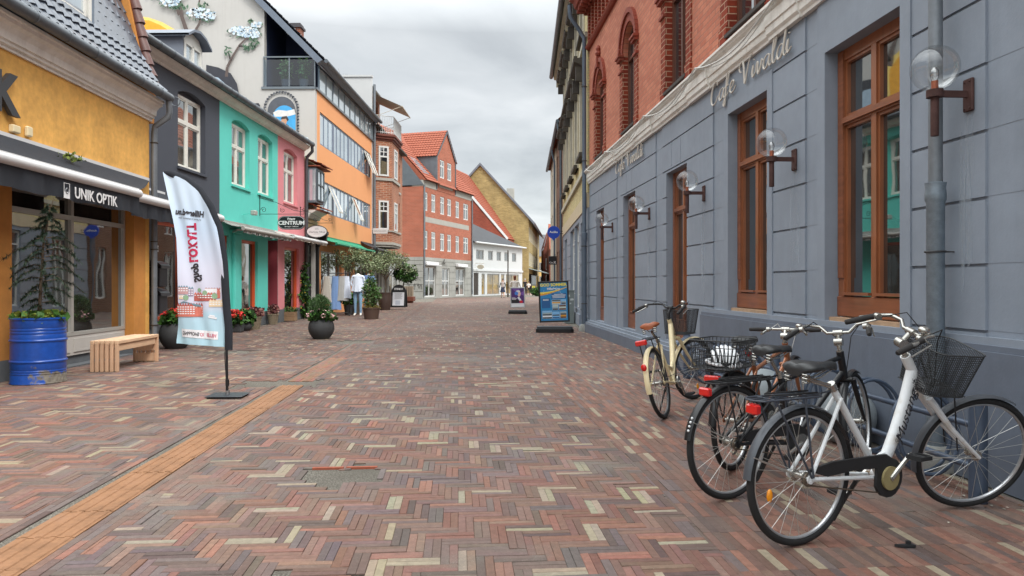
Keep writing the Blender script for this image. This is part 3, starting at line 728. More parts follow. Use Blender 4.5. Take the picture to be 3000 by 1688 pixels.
for c in fw_:
    for z0, z1 in ((5.0, 7.25), (8.4, 9.65)):
        f = win(bg_, rb(c+.5), rb(c-.5), z0, z1, .15, paint('brown_frame', S(110, 96, 80), .6, .1), GLU, fw=.06, vb=(.5,), hb=(z1-.6,), bw=.05)
        h = MB(); prof_x(h, [(0, z1+.14), (-.1, z1+.14), (-.16, z1+.2), (-.32, z1+.26), (-.34, z1+.34), (0, z1+.40)], rb(c+.82), rb(c-.82))
        h.box(rb(c+.75), rb(c+.62), -.26, -.05, z1-.25, z1+.14); h.box(rb(c-.62), rb(c-.75), -.26, -.05, z1-.25, z1+.14)
        h.box(rb(c+.7), rb(c-.7), -.16, .1, z0-.1, z0); h.build('window_hood', DKI, f, smooth=False)
ev = MB(); prof_x(ev, [(0, 10.1), (-.12, 10.1), (-.18, 10.2), (-.4, 10.26), (-.42, 10.4), (0, 10.4)], x0, x1)
xx = x0+.1
while xx < x1: ev.box(xx, xx+.12, -.3, -.02, 9.9, 10.12); xx += .5
ev.build('eaves', GST, bg_, smooth=False)
gt = MB(); gt.tube([(x0, -.52, 10.38), (x1, -.52, 10.38)], .09, 10); gt.build('gutter', ZINC, bg_)
rf = MB(); rf.add([(x0, -.5, 10.42), (x1, -.5, 10.42), (x1, 3.4, 13.4), (x0, 3.4, 13.4), (x0, 6.9, 10.42), (x1, 6.9, 10.42)], [(0, 1, 2, 3), (3, 2, 5, 4), (0, 3, 4), (1, 5, 2)]); rf.build('roof', paint('slate_roof', S(84, 86, 92), .6, .2), bg_, smooth=False)
t = bld('downpipe', 'blue grey downpipe at the joint between the cafe and the beige house', 'downpipe', PR, r(19.35)); x = r(19.35)
b = MB(); b.tube([(x+.1, -.55, 8.75), (x+.08, -.52, 8.45), (x, -.25, 8.1), (x, -.13, 7.9), (x, -.13, 2.6)], .058, 12); b.build('upper_pipe', BLUEP, t)
b = MB(); b.lathe([(.068, .12), (.068, 2.42), (.08, 2.5), (.08, 2.66), (.06, 2.67)], (x, -.13, 0), 14); b.build('lower_pipe', BLUEP, t)
b = MB()
for z in (.75, 2.3, 4.6, 6.6): b.torus((x, -.13, z), .07, .012, 'z', 16, 6)
b.build('pipe_clamp', DKI, t)
b = MB(); b.lathe([(.16, 0), (.15, .12), (.08, .2)], (x, -.13, 0), 12); b.build('pipe_foot', MC['concrete'], t)
# third and fourth houses
TILE = paint('red_tiles', S(148, 80, 58), .8, .25, 6, .4)
for nm, lab, Ya, Yb, zt, mt in (('brown_house', 'narrow brown house with red tiled roof past the beige house', 31.7, 38.2, 8.6, brick('brown_brick', S(120, 84, 66), S(104, 70, 56), S(130, 112, 96))), ('grey_house', 'dark grey plastered house behind the black hanging sign', 38.3, 46.5, 8.7, GST)):
    h = bld(nm, lab, 'building', PB, rb(Yb)); x0, x1 = rb(Yb), rb(Ya); rects = []
    cs = [Ya+1.2+k*1.9 for k in range(int((Yb-Ya)/1.9))]
    for c in cs:
        for z0, z1 in ((.6, 2.9), (3.8, 5.4), (6.2, 7.8)): rects.append((rb(c+.5), rb(c-.5), z0, z1, ('h', .15)))
    wb = MB(); relief(wb, x0, x1, 0, zt, rects, thick=7); wb.build('wall', [mt], h, smooth=False)
    for c in cs:
        for z0, z1 in ((.6, 2.9), (3.8, 5.4), (6.2, 7.8)): win(h, rb(c+.5), rb(c-.5), z0, z1, .1, BWHT, GLU, fw=.07, vb=(.5,), bw=.05)
    rf = MB(); rf.add([(x0, -.16, zt-.1), (x1, -.16, zt-.1), (x1, 3.4, zt+3.6), (x0, 3.4, zt+3.6), (x0, 7, zt-.1), (x1, 7, zt-.1)], [(0, 1, 2, 3), (3, 2, 5, 4), (0, 3, 4), (1, 5, 2)]); pantile(rf, (x0, -.18, zt-.08), (x1-x0, 0, 0), (0, 3.58, 3.7), int((x1-x0)/.25), 14)
    rf.build('roof', TILE, h, smooth=False)
    gt = MB(); gt.tube([(x0, -.24, zt-.12), (x1, -.24, zt-.12)], .08, 8); gt.tube([(x1-.1, -.24, zt-.15), (x1-.1, -.2, zt-.5), (x1-.1, -.09, zt-.9), (x1-.1, -.09, .1)], .05, 8); gt.build('gutter', BLUEP, h)
# ================================================================ LEFT SIDE
PY = plane_m(-6.28, 0, -.048, 1); PL = plane_m(-8.24, 0, .019, 1)
YEL = paint('yellow_plaster', S(222, 168, 86), .8, .34, 1.7, .5, streak=.16, dirt=S(172, 118, 56), fine=30)
YEL2 = paint('yellow_pier', S(196, 132, 62), .8, .2, 1.6, .35)
NAVY = paint('dark_plaster', S(66, 70, 80), .7, .08, 1.0, .2); TEAL = paint('teal_plaster', S(92, 202, 188), .7, .06, 1.0, .2, streak=.12, dirt=S(80, 178, 160))
PINK = paint('pink_plaster', S(214, 134, 140), .7, .07, 1.0, .2); ORG = paint('orange_plaster', S(232, 162, 108), .75, .05, .7, .2, streak=.12, dirt=S(206, 138, 90))
PLIN = paint('grey_plinth', S(92, 96, 100), .8, .15, 3, .3)
WF = paint('white_window_paint', S(222, 220, 212), .45, .06, 6, .05); OF_ = paint('orange_frame', S(206, 84, 42), .4, .08, 4, .05)
ALU = paint('aluminium_frame', S(176, 174, 168), .4, .06, 4, .05, .2)
SHOP = glass_win('shop_glass', S(50, 46, 42), .30, .6, .8); GLW = glass_win('pale_glass', S(88, 88, 84), .28, .5, 2.5); SKYG = glass_win('sky_glass', S(170, 186, 196), .45, .3, .5)
PLG = paint('cornice_grey', S(226, 222, 214), .75, .15, 2.5, .25, streak=.25, dirt=S(160, 142, 124))
ZD = paint('gutter_zinc', S(96, 102, 108), .45, .2, 5, .15, .45)
BLK = paint('black_metal', S(28, 28, 30), .45, .1, 6, .05); DKF = paint('dark_fabric', S(34, 38, 46), .85, .2, 2.5, .3, fine=200)
WMET = paint('white_enamel', S(206, 206, 206), .35, .05, 3, .03)
def wall_part(parent, x0, x1, z0, z1, rects, mats, thick=6, name='wall', arches=()):
    w = MB(); relief(w, x0, x1, z0, z1, rects, thick=thick)
    for a in arches: arch_fill(w, *a)
    return w.build(name, mats, parent, smooth=False)
# ---- yellow shop building
yb = bld('yellow_building', 'ochre yellow plastered optician with dark glazed tile roof', 'building', PY, 13.72)
xa, xb = 1.0, 13.72
rects = [(xa, xb, 0, .28, -.03, 1)]
for a, b in ((9.63, 13.05), (5.2, 8.75), (1.4, 4.6)): rects.append((a, b, .02, 2.98, ('h', .22)))
rects += [(8.75, 9.63, .28, 2.98, -.03, 2), (13.05, 13.5, .28, 2.98, -.03, 2)]
wall_part(yb, xa, xb, 0, 4.40, rects, [YEL, PLIN, YEL2], 7)
for a, b in ((9.63, 13.05), (5.2, 8.75), (1.4, 4.6)):
    m = a+(b-a)*.5
    f = win(yb, a+.01, b-.01, .47, 2.97, .12, ALU, SHOP, fw=.055, vb=(.5,), hb=(2.33,), bw=.07, dep=.08, name='shop_window')
    p = MB(); p.box(a+.01, b-.01, .13, .18, .16, .468); p.box(a+.06, m-.05, .115, .14, .21, .42); p.box(m+.05, b-.06, .115, .14, .21, .42); p.build('base_panel', paint('white_panel', S(188, 184, 178), .5, .06, 3), f)
    p = MB(); p.box(a+.01, b-.01, .16, .22, .0, .158); p.build('plinth', PLIN, f)
cr_ = MB(); prof_x(cr_, [(.2, 4.402), (-.035, 4.402), (-.035, 4.45), (-.075, 4.455), (-.08, 4.50), (-.11, 4.505), (-.125, 4.60), (-.17, 4.66), (-.23, 4.69), (-.235, 4.74), (-.27, 4.745), (-.27, 4.79), (.2, 4.8)], xa, xb+.05)
cr_.build('cornice', PLG, yb, smooth=False)
gt = MB(); gt.tube([(xa, -.36, 4.86), (xb+.08, -.36, 4.86)], .085, 12)
for k in range(18): gt.torus((xa+.3+k*.75, -.36, 4.86), .087, .008, 'x', 14, 4)
gt.build('gutter', ZD, yb)
GT = paint('glazed_tiles', S(74, 82, 94), .32, .45, 9, .15, .2, coat=.25)
rf = MB()
pl_ = [(-.31, 4.92), (-.12, 5.12), (.22, 5.72), (.66, 6.9), (1.25, 8.6)]; x_in = xb-.02
def tiles_run(x0, x1, pts, rows):
    for (p, q), n_ in zip(zip(pts, pts[1:]), rows): pantile(rf, (x0, p[0], p[1]), (x1-x0, 0, 0), (0, q[0]-p[0], q[1]-p[1]), int((x1-x0)/.21), n_, .045, .035)
tiles_run(1, x_in, pl_[:3], (1, 3)); tiles_run(11.95, x_in, pl_[2:], (5, 7)); tiles_run(1, 9.9, pl_[2:], (5, 7))
rf.add([(xa, -.30, 4.88), (xb, -.30, 4.88), (xb, -.1, 5.10), (xa, -.1, 5.10)], [(0, 1, 2, 3)]); rf.add([(xa, -.1, 5.1), (xb, -.1, 5.1), (xb, 1.27, 8.57), (xa, 1.27, 8.57), (xa, 7, 8.57), (xb, 7, 8.57), (xa, 7, 4.4), (xb, 7, 4.4)], [(0, 1, 2, 3), (3, 2, 5, 4), (4, 5, 7, 6)])
rfo = rf.build('roof', GT, yb)
dm = MB(); dm.box(9.9, 9.98, .10, 2.2, 5.45, 7.3); dm.box(11.87, 11.95, .10, 2.2, 5.45, 7.3); dm.box(9.85, 12.0, .0, 2.4, 7.3, 7.4); dm.box(9.9, 11.95, .12, .3, 5.40, 5.52)
dmo = dm.build('dormer', paint('lead_sheet', S(122, 134, 148), .45, .25, 4, .2, .4), rfo, smooth=False)
f = MB(); f.box(9.98, 11.87, .1, .16, 5.52, 5.60); f.box(9.98, 10.06, .1, .16, 5.6, 7.28); f.box(11.79, 11.87, .1, .16, 5.6, 7.28); f.box(10.86, 10.99, .09, .16, 5.6, 7.28); f.box(10.06, 11.79, .105, .15, 6.5, 6.56)
for x in (10.1, 11.03): 
    f.box(x, x+.05, .12, .16, 5.62, 7.25); f.box(x+.67, x+.72, .12, .16, 5.62, 7.25); f.box(x+.05, x+.67, .12, .16, 5.62, 5.68)
f.build('window', WF, rfo, smooth=False); f = MB(); f.quad((10, .15, 5.55), (11.85, .15, 5.55), (11.85, .15, 7.28), (10, .15, 7.28)); f.build('pane', SKYG, rfo)
pg = MB(); pp = [(.06, 4.42), (.02, 5.05), (.14, 5.5), (.42, 6.85), (1.0, 9.2), (7, 9.2), (7, 4.42)]; pg.extr([(13.72, y, z) for y, z in pp], (.34, 0, 0)); pg.build('gable_parapet', YEL2, yb, smooth=False)
cp = MB(); q = [(.0, 5.05), (.14, 5.5), (.42, 6.85), (1.0, 9.2)]
for (a, b), n_ in zip(zip(q, q[1:]), (2, 5, 8)):
    for i in range(n_):
        t0, t1 = i/n_, (i+1)/n_+.03
        p0 = (13.89, a[0]+(b[0]-a[0])*t0-.05, a[1]+(b[1]-a[1])*t0); p1 = (13.89, a[0]+(b[0]-a[0])*t1-.02, a[1]+(b[1]-a[1])*t1); cp.tube([p0, p1], [.11, .09], 10)
cp.build('coping_tiles', paint('coping', S(96, 62, 56), .5, .3, 7), yb)
# big K
t = bld('wall_letter', 'large dark letter K on the yellow wall at the left edge', 'sign', PY, 9.7)
text('K', .72, TM(9.42, -.06, 3.78), paint('letter_grey', S(58, 60, 64), .5, .1, 6), t, ext=.03, bold=.028)
t = bld('alarm_box', 'small cream alarm box on the yellow wall above the awning', 'alarm box', PY, 9.95); b = MB(); b.rbox(9.93, 10.05, -.06, 0, 3.34, 3.48, .015); b.rbox(9.60, 9.76, -.07, 0, 3.33, 3.43, .01); b.build('box', paint('cream_plastic', S(222, 206, 168), .5, .05), t)
# awnings of the optician
def awning(name, label, PM, x0, x1, yw, zw, yf, zf, bar_r, fabm, barm, val=.0, group=None, x1f=None, x0f=None, txt=None):
    t = bld(name, label, 'awning', PM, (x0+x1)/2, group); x1f = x1f or x1; x0f = x0f or x0
    b = MB(); b.box(x0, x1, yw, yw+.08, zw-.02, zw+.05); b.build('wall_rail', barm, t)
    n_ = 10; f = MB(); vs = []
    for i in range(n_+1):
        s_ = i/n_
        for j in range(5):
            u = j/4; x = (x0+(x1-x0)*s_)*(1-u)+(x0f+(x1f-x0f)*s_)*u; vs.append((x, yw+(yf-yw)*u, zw+(zf+bar_r-zw)*u-.05*math.sin(math.pi*u)))
    f.add(vs, [(i*5+j, (i+1)*5+j, (i+1)*5+j+1, i*5+j+1) for i in range(n_) for j in range(4)]); f.build('canopy', fabm, t)
    b = MB(); b.tube([(x0f, yf, zf), (x1f, yf, zf)], bar_r, 14); b.box(x0f, x1f, yf-.01, yf+.05, zf+bar_r*.7, zf+bar_r*1.2); b.build('front_bar', barm, t)
    if val:
        v = MB(); vs = []; m_ = 60
        for i in range(m_+1):
            x = x0f+(x1f-x0f)*i/m_; w = .012*math.sin(i*.9)+.01*math.sin(i*2.3)
            vs += [(x, yf-.01, zf-bar_r*.9), (x, yf+w, zf-bar_r-val*.5), (x, yf+w*1.6, zf-bar_r-val+.012*math.sin(i*.7))]
        v.add(vs, [(i*3+j, (i+1)*3+j, (i+1)*3+j+1, i*3+j+1) for i in range(m_) for j in (0, 1)]); v.build('valance', fabm, t)
    a = MB()
    for x in (x0f+(x1f-x0f)*.12, x0f+(x1f-x0f)*.88): a.beam((x+.2, yw, zw-.25), (x-.15, (yw+yf)/2, zf-.02), .03, .05); a.beam((x-.15, (yw+yf)/2, zf-.02), (x, yf, zf), .03, .05)
    a.build('folding_arm', ALU, t); return t
aw = awning('awning', 'dark awning with white bar and white optician lettering', PY, 5.6, 13.6, -.06, 3.24, -.60, 2.80, .07, DKF, WMET, .27, x1f=12.0, x0f=5.6, group='awnings along the left shops')
WL = paint('white_lettering', S(222, 222, 222), .6, .03, 6, 0)
text('UNIK OPTIK', .215, TM(10.62, -.632, 2.565), WL, aw, ext=.002, bold=.004, sx=1.0)
lg = MB(); x, z = 9.83, 2.565
for a, b, c, d in ((x-.07, x-.064, z-.1, z+.11), (x+.064, x+.07, z-.1, z+.11), (x-.064, x+.064, z+.104, z+.11)): lg.box(a, b, -.638, -.634, c, d)
lg.box(x-.064, x+.064, -.638, -.634, z-.1, z-.01); lg.build('emblem', WL, aw)
l2 = MB(); l2.torus((x, -.64, z+.005), .036, .007, 'y', 20, 4); l2.build('emblem_ring', paint('grey_print', S(130, 132, 136), .6), aw)
awning('awning', 'dark awning with white bar on the dark grey shop', PY, 14.05, 16.4, .84, 3.32, -.42, 2.78, .075, DKF, WMET, .26, group='awnings along the left shops', x0f=12.12, x1f=16.4)
# small weed on the awning
WEED = leafm('weed_leaf', S(120, 132, 60), S(84, 100, 40)); wd = MB(); leaves(wd, (10.65, -.25, 3.17), (.3, .12, .05), 70, .06, rng); wt = bld('weed', 'small green weed growing on top of the dark optician awning', 'plant', PY, 10.6); wd.build('leaves', WEED, wt)
# ---- row of dark, teal and pink houses
SLT = paint('slate_dark', S(74, 76, 82), .6, .2, 5, .3)
def row_house(name, label, x0, x1, m, ups, opens, recess=None):
    h = bld(name, label, 'building', PL, x1)
    rects = [(x0, x1, 0, .42, -.03, 1)]; arches = []
    for a, b in ups: rects += [(a, b, 4.08, 5.98, ('h', .17)), (a-.04, b+.04, 4.02, 4.08, -.05)]; arches.append((a, b, 5.84, .14, 5.98, .17, 0, 0, False))
    for a, b, z0, z1 in opens: rects.append((a, b, z0, z1, ('h', .2)))
    if recess: rects.append((recess[0], recess[1], .02, 2.72, ('h', .9)))
    wall_part(h, x0, x1, 0, 6.22, rects, [m, PLIN], 7, arches=arches)
    for a, b in ups: fo_ = win(h, a+.01, b-.01, 4.09, 5.86, .13, WF, GLW, fw=.065, vb=(.5,), hb=(5.22,), bw=.075, dep=.06, sash=.035); q_ = MB(); q_.quad((a, .14, 5.86), (b, .14, 5.86), (b, .14, 5.98), (a, .14, 5.98)); q_.build('head_infill', m, fo_)
    for a, b, z0, z1 in opens: win(h, a+.005, b-.005, z0+.005, z1-.005, .08, OF_, SHOP, fw=.085, dep=.1, name='shop_window', hb=(() if b-a < .8 else ()))
    c = MB(); prof_x(c, [(.2, 6.222), (-.04, 6.222), (-.06, 6.27), (-.14, 6.30), (-.20, 6.36), (-.22, 6.40), (.2, 6.42)], x0, x1); c.build('cornice', PLG, h, smooth=False)
    g = MB(); g.tube([(x0, -.31, 6.46), (x1, -.31, 6.46)], .085, 12)
    k = x0+.3
    while k < x1: g.torus((k, -.31, 6.46), .088, .008, 'x', 14, 4); k += .62
    g.build('gutter', ZD, h)
    r_ = MB(); r_.add([(x0, -.3, 6.50), (x1, -.3, 6.50), (x1, 3.5, 8.3), (x0, 3.5, 8.3), (x0, 7, 6.5), (x1, 7, 6.5)], [(0, 1, 2, 3), (3, 2, 5, 4), (0, 3, 4), (1, 5, 2)]); ro = r_.build('roof', SLT, h, smooth=False)
    return h, ro
dk, dkr = row_house('dark_house', 'anthracite plastered house between the yellow and the turquoise one', 13.95, 19.3, NAVY, [(16.99, 18.45)], [(16.05, 17.35, .45, 2.72), (17.7, 19.1, .08, 2.72)])
tl, tlr = row_house('teal_house', 'turquoise plastered house with two arched white windows', 19.3, 23.84, TEAL, [(20.1, 21.4), (22.07, 23.34)], [(19.42, 19.95, .5, 2.62), (20.8, 22.05, .45, 2.58)], (22.92, 23.835))
pk, _ = row_house('pink_house', 'pink plastered house with one arched white window', 23.84, 26.72, PINK, [(24.42, 25.87)], [(24.5, 26.05, .35, 2.55)])
rc = MB(); rc.box(22.93, 23.82, .7, .88, .02, 2.71); rc.box(22.925, 22.94, .0, .7, .02, 2.71); rc.box(23.815, 23.83, .0, .7, .02, 2.71); rc.build('door_recess', paint('dark_pink', S(150, 66, 76), .6, .1), pk, smooth=False)
dr = MB(); dr.box(23.02, 23.74, .64, .69, .05, 2.2); drO = dr.build('door', OF_, tl); p = MB(); p.quad((23.12, .635, .4), (23.64, .635, .4), (23.64, .635, 2.1), (23.12, .635, 2.1)); p.build('pane', SHOP, drO)
pil = MB(); pil.rbox(20.1, 20.42, -.10, .0, .43, 2.7, .02); pil.rbox(19.98, 20.55, -.14, 0, 2.7, 2.8, .01); pil.build('pilaster', TEAL, tl)
# dormer on the dark roof
dm = MB(); X0_, X1_ = 19.2, 20.35
dm.box(X0_, X0_+.06, .95, 2.8, 6.9, 7.95); dm.box(X1_-.06, X1_, .95, 2.8, 6.9, 7.95)
cv = arch_curve(X0_-.14, X1_+.14, 7.90, .28, 4, False)
for (a, za), (b, zb_) in zip(cv, cv[1:]): dm.add([(a, .72, za), (b, .72, zb_), (b, 3.2, zb_), (a, 3.2, za), (a, .72, za+.07), (b, .72, zb_+.07), (b, 3.2, zb_+.07), (a, 3.2, za+.07)], [(0, 3, 2, 1), (4, 5, 6, 7), (0, 1, 5, 4), (2, 3, 7, 6)])
dmo = dm.build('dormer', paint('dormer_lead', S(110, 118, 130), .5, .15, 4), tlr, smooth=False)
f = MB(); f.box(X0_+.06, X1_-.06, .93, 1.0, 6.95, 7.05)
for x in (X0_+.06, (X0_+X1_)/2-.05, X1_-.16): f.box(x, x+.10, .93, 1.0, 7.05, 7.85)
f.box(X0_+.16, X1_-.16, .93, 1.0, 7.78, 7.85)
c2 = [(x, z-.02) for x, z in cv if X0_-.1 < x < X1_+.1]; f.poly([(X0_+.02, .94, 7.85)]+[(X1_-.02, .94, 7.85)]+[(x, .94, z) for x, z in reversed(c2)])
f.build('window', WF, tlr, smooth=False); f = MB(); f.quad((X0_+.1, .98, 7.0), (X1_-.1, .98, 7.0), (X1_-.1, .98, 7.8), (X0_+.1, .98, 7.8)); f.build('pane', SKYG, tlr)
# downpipes on the left
def dpipe(label, PM, x, pts, rr=.055, gal=None):
    t = bld('downpipe', label, 'downpipe', PM, x); b = MB(); b.tube(pts, rr, 12); b.build('pipe', ZINC if not gal else gal, t)
    c = MB(); x_, y_ = pts[-1][0], pts[-1][1]
    for z in (.5, 1.95, 2.1, 4.0):
        if z < pts[-2][2]: c.torus((x_, y_, z), rr+.008, .012, 'z', 14, 6)
    c.build('pipe_clamp', DKI, t)
dpipe('zinc downpipe at the right corner of the yellow building', PY, 13.97, [(13.72, -.36, 4.86), (13.78, -.36, 4.60), (13.78, -.34, 4.50), (13.80, -.08, 4.32), (13.80, -.06, 4.2), (13.80, -.06, .1)], .055)
dpipe('zinc downpipe at the left end of the dark house gutter', PL, 14.6, [(14.0, -.31, 6.5), (14.05, -.31, 6.2), (14.2, -.12, 6.0), (14.2, -.08, 5.8), (14.2, -.08, .3)])
dpipe('dark downpipe at the right edge of the pink house', PL, 26.7, [(26.62, -.31, 6.5), (26.66, -.31, 6.2), (26.72, -.1, 6.0), (26.72, -.08, 5.8), (26.72, -.08, .1)], .06, paint('dark_pipe', S(84, 84, 88), .5, .2, 4, .2, .3))
# striped and pale awnings over teal and pink shop
STR = None
g = G('striped_fabric'); o = g.n('TexCoord').outputs['Object']; wv = g.n('TexWave', wave_type='BANDS', bands_direction='X'); wv.inputs['Scale'].default_value = 4.5; g.l(o, wv.inputs['Vector'])
g.l(g.ramp(wv.outputs[0], [(.48, S(36, 38, 42)), (.52, S(176, 176, 170))]), g.b.inputs['Base Color']); g.b.inputs['Roughness'].default_value = .85
awning('awning', 'black and white striped narrow awning over the turquoise shop', PL, 19.35, 23.3, -.05, 2.98, -.62, 2.78, .05, g.m, ALU, .07, group='awnings along the left shops')
awning('awning', 'pale rolled awning over the pink shop', PL, 23.4, 27.3, -.05, 2.98, -.66, 2.82, .055, paint('pale_fabric', S(196, 188, 176), .8, .1), WMET, .04, group='awnings along the left shops')
awning('awning', 'bright green awning over the clothes shop', PL, 28.4, 35.6, -.05, 3.18, -.75, 2.86, .05, paint('green_fabric', S(28, 142, 106), .8, .08), paint('green_bar', S(24, 130, 96), .6, .05), .0, group='awnings along the left shops')
awning('awning', 'small black awning at the far end of the orange building', PL, 35.8, 38.5, -.05, 3.35, -.8, 3.0, .07, DKF, BLK, .2, group='awnings along the left shops')
# ---- hanging signs with scrollwork brackets
IRN = paint('wrought_iron', S(24, 24, 26), .5, .1, 6, .05)
def spiral(mb, c, r0, turns, rr, s=1, a0=0, plane='y'):
    pts = []
    n_ = int(18*turns)
    for i in range(n_+1):
        a = a0+s*2*math.pi*turns*i/n_; q = r0*(1-.8*i/n_); pts.append((c[0], c[1]+q*math.cos(a), c[2]+q*math.sin(a)))
    mb.tube(pts, rr, 6)
def scroll_bracket(t, x, z, ln):
    b = MB(); b.tube([(x, 0, z), (x, -ln, z)], .009, 6); b.tube([(x, -.01, z-.05), (x, -.01, z+.55)], .012, 6); b.sphere((x, -.01, z+.57), .028, 8, 6)
    b.tube([(x, -.02, z+.5), (x, -ln*.35, z+.36), (x, -ln*.7, z+.12), (x, -ln+.12, z+.06)], .008, 6)
    spiral(b, (x, -.13, z+.13), .09, 1.4, .008); spiral(b, (x, -ln*.48, z+.12), .08, 1.4, .008, -1, 1); spiral(b, (x, -ln+.1, z+.11), .07, 1.3, .008); b.build('bracket', IRN, t)
XS1 = 22.2
t = bld('hanging_sign', 'black rounded hanging sign reading Frisør CENTRUM', 'sign', PL, XS1, 'hanging shop signs'); scroll_bracket(t, XS1, 3.44, 1.5)
def stadium(w, h, n=10, p=1.0):
    rr = h/2; out = []
    for i in range(n+1): a = -math.pi/2+math.pi*i/n; out.append((w/2-rr+rr*math.cos(a), rr*math.sin(a)))
    for i in range(n+1): a = math.pi/2+math.pi*i/n; out.append((-w/2+rr+rr*math.cos(a), rr*math.sin(a)))
    return out
b = MB(); yc = -1.0; b.extr([(XS1-.02, yc-x, 3.17+z) for x, z in stadium(.86, .42)], (.04, 0, 0)); b.build('board', paint('sign_black', S(22, 24, 28), .35, .05), t)
b = MB(); oo = [(XS1-.024, yc-x, 3.17+z) for x, z in stadium(.82, .38)]; b.tube(oo+[oo[0]], .004, 4); b.build('board_line', WL, t)
def TS(x, y, z): # text facing the camera on a sign hung across the street
    return Matrix.Translation((x, y, z)) @ Matrix.Rotation(R_(-90), 4, 'Z') @ RX
text('CENTRUM', .165, TS(XS1-.027, yc, 3.16), WL, t, ext=.003, bold=.005, sx=1.05)
text('Frisør', .1, TS(XS1-.027, yc, 3.285), WL, t, ext=.003, bold=.003); text('din frisør i Hillerød', .055, TS(XS1-.027, yc, 3.05), WL, t, ext=.003, shear=.25)
XS2 = 26.2
t = bld('hanging_sign', 'white oval hanging sign with black rim beside the pink house', 'sign', PL, XS2, 'hanging shop signs'); scroll_bracket(t, XS2, 3.50, 1.2); yc = -.62
b = MB(); b.lathe([(0, -.02), (.375, -.02), (.375, .02), (0, .02)], (XS2, yc, 3.19), 40, axis='x', sq=(1, .58)); b.build('board', WMET, t)
b = MB(); b.tube([(XS2-.02, yc-.375*math.cos(a/20*math.pi), 3.19+.218*math.sin(a/20*math.pi)) for a in range(41)], .014, 6); b.build('rim', IRN, t)
GRY = paint('grey_print2', S(96, 96, 100), .6); text('Charlotte Tilhuis', .088, TS(XS2-.022, yc, 3.17), GRY, t, ext=.002, shear=.2)
b = MB()
for i in range(7): a = R_(30+20*i); b.tube([(XS2-.023, yc+.03*math.cos(a), 3.24+.03*math.sin(a)), (XS2-.023, yc+.09*math.cos(a), 3.24+.09*math.sin(a))], .0025, 4)
b.tube([(XS2-.023, yc+.12, 3.10), (XS2-.023, yc-.12, 3.10)], .003, 4); b.build('sun_mark', GRY, t)
XS3 = 38.55
t = bld('hanging_sign', 'flat white rectangular sign at the right end of the orange building', 'sign', PL, XS3, 'hanging shop signs'); b = MB(); b.rbox(XS3-.04, XS3+.04, -.82, -.04, 3.96, 4.25, .01); b.beam((XS3, 0, 4.2), (XS3, -.04, 4.2), .03, .03); b.build('board', WMET, t); text('SLOTSHAVNS AKADEMI', .062, TS(XS3-.043, -.43, 4.1), GRY, t, ext=.002)
t = bld('wall_spotlight', 'small spotlight on the turquoise wall left of the black sign', 'spotlight', PL, 20.9); b = MB(); b.beam((20.9, 0, 3.3), (20.9, -.25, 3.34), .02, .02); b.build('arm', TEAL, t); b = MB(); b.rbox(20.8, 21.0, -.4, -.25, 3.28, 3.42, .02); b.build('lamp_head', ALU, t)
# ---- mailboxes, house number
t = bld('house_number', 'small white house number plate left of the mailboxes', 'house number', PL, 15.95); b = MB(); b.rbox(15.92, 16.04, -.03, -.005, 2.0, 2.14, .004); b.build('plate', WMET, t); text('13', .11, TM(15.98, -.032, 2.07), BLK, t, ext=.001)
t = bld('mailbox_stand', 'two dark grey mailboxes one above the other beside the downpipe', 'mailbox', PL, 15.7)
b = MB(); b.box(15.45, 15.9, -.05, -.01, .3, 1.95); b.build('panel', BLK, t)
MBG = paint('mailbox_grey', S(62, 64, 70), .35, .08, 4, .05, .3)
for z in (.62, 1.22):
    b = MB(); b.rbox(15.5, 15.86, -.33, -.05, z, z+.44, .02); mo = b.build('mailbox', MBG, t)
    l = MB(); l.extr([(15.48, y, z_) for y, z_ in ((-.05, z+.445), (-.36, z+.445), (-.37, z+.40), (-.38, z+.40), (-.37, z+.47), (-.3, z+.53), (-.15, z+.57), (-.05, z+.57))], (.40, 0, 0)); l.build('lid', paint('mailbox_lid', S(84, 86, 92), .3, .06, 4, .05, .4), mo)
# ---- narrow beige house with tile canopies
nh = bld('narrow_house', 'narrow beige house squeezed between the pink and the orange building', 'building', PL, 28.3)
wall_part(nh, 26.74, 28.29, 0, 6.0, [(27.0, 28.1, .05, 3.2, ('h', .25)), (26.74, 28.29, 3.6, 3.7, -.05)], [paint('beige_plaster', S(214, 196, 150), .75, .1)], 6)
f = win(nh, 27.01, 28.09, .06, 3.18, .15, BLK, SHOP, fw=.12, vb=(.5,), hb=(2.4,), bw=.1, name='shop_window')
b = MB()
for x in (26.86, 28.18): b.rbox(x-.08, x+.08, -.12, 0, .0, 2.7, .02); b.extr([(x-.08, y, z) for y, z in ((0, 2.7), (-.12, 2.7), (-.2, 2.85), (-.42, 3.0), (-.45, 3.2), (0, 3.2))], (.16, 0, 0))
b.box(26.76, 28.27, -.48, 0, 3.2, 3.32); b.build('pilaster', BLK, nh, smooth=False)
b = MB(); prof_x(b, [(0, 3.75), (-.12, 3.75), (-.2, 3.9), (-.4, 4.0), (-.42, 4.06), (0, 4.06)], 26.76, 28.27); b.build('cornice', paint('cornice_white2', S(206, 204, 196), .6, .1), nh, smooth=False)
b = MB()
for z in (4.08, 5.72): pantile(b, (26.76, -.62, z), (1.52, 0, 0), (0, .6, .22), 9, 2, .035, .03); b.box(26.76, 28.27, -.56, 0, z-.05, z-.01)
b.build('tile_canopy', TILE, nh)
b = MB(); b.box(26.8, 27.75, -.42, 0, 4.32, 5.62); b.build('bay', paint('bay_grey', S(96, 108, 116), .5, .1), nh, smooth=False)
win(nh, 26.84, 27.72, 4.4, 5.55, -.47, paint('bay_frame', S(78, 88, 94), .5, .1), SKYG, fw=.05, vb=(.5,), hb=(5.0,), bw=.05, dep=.045)
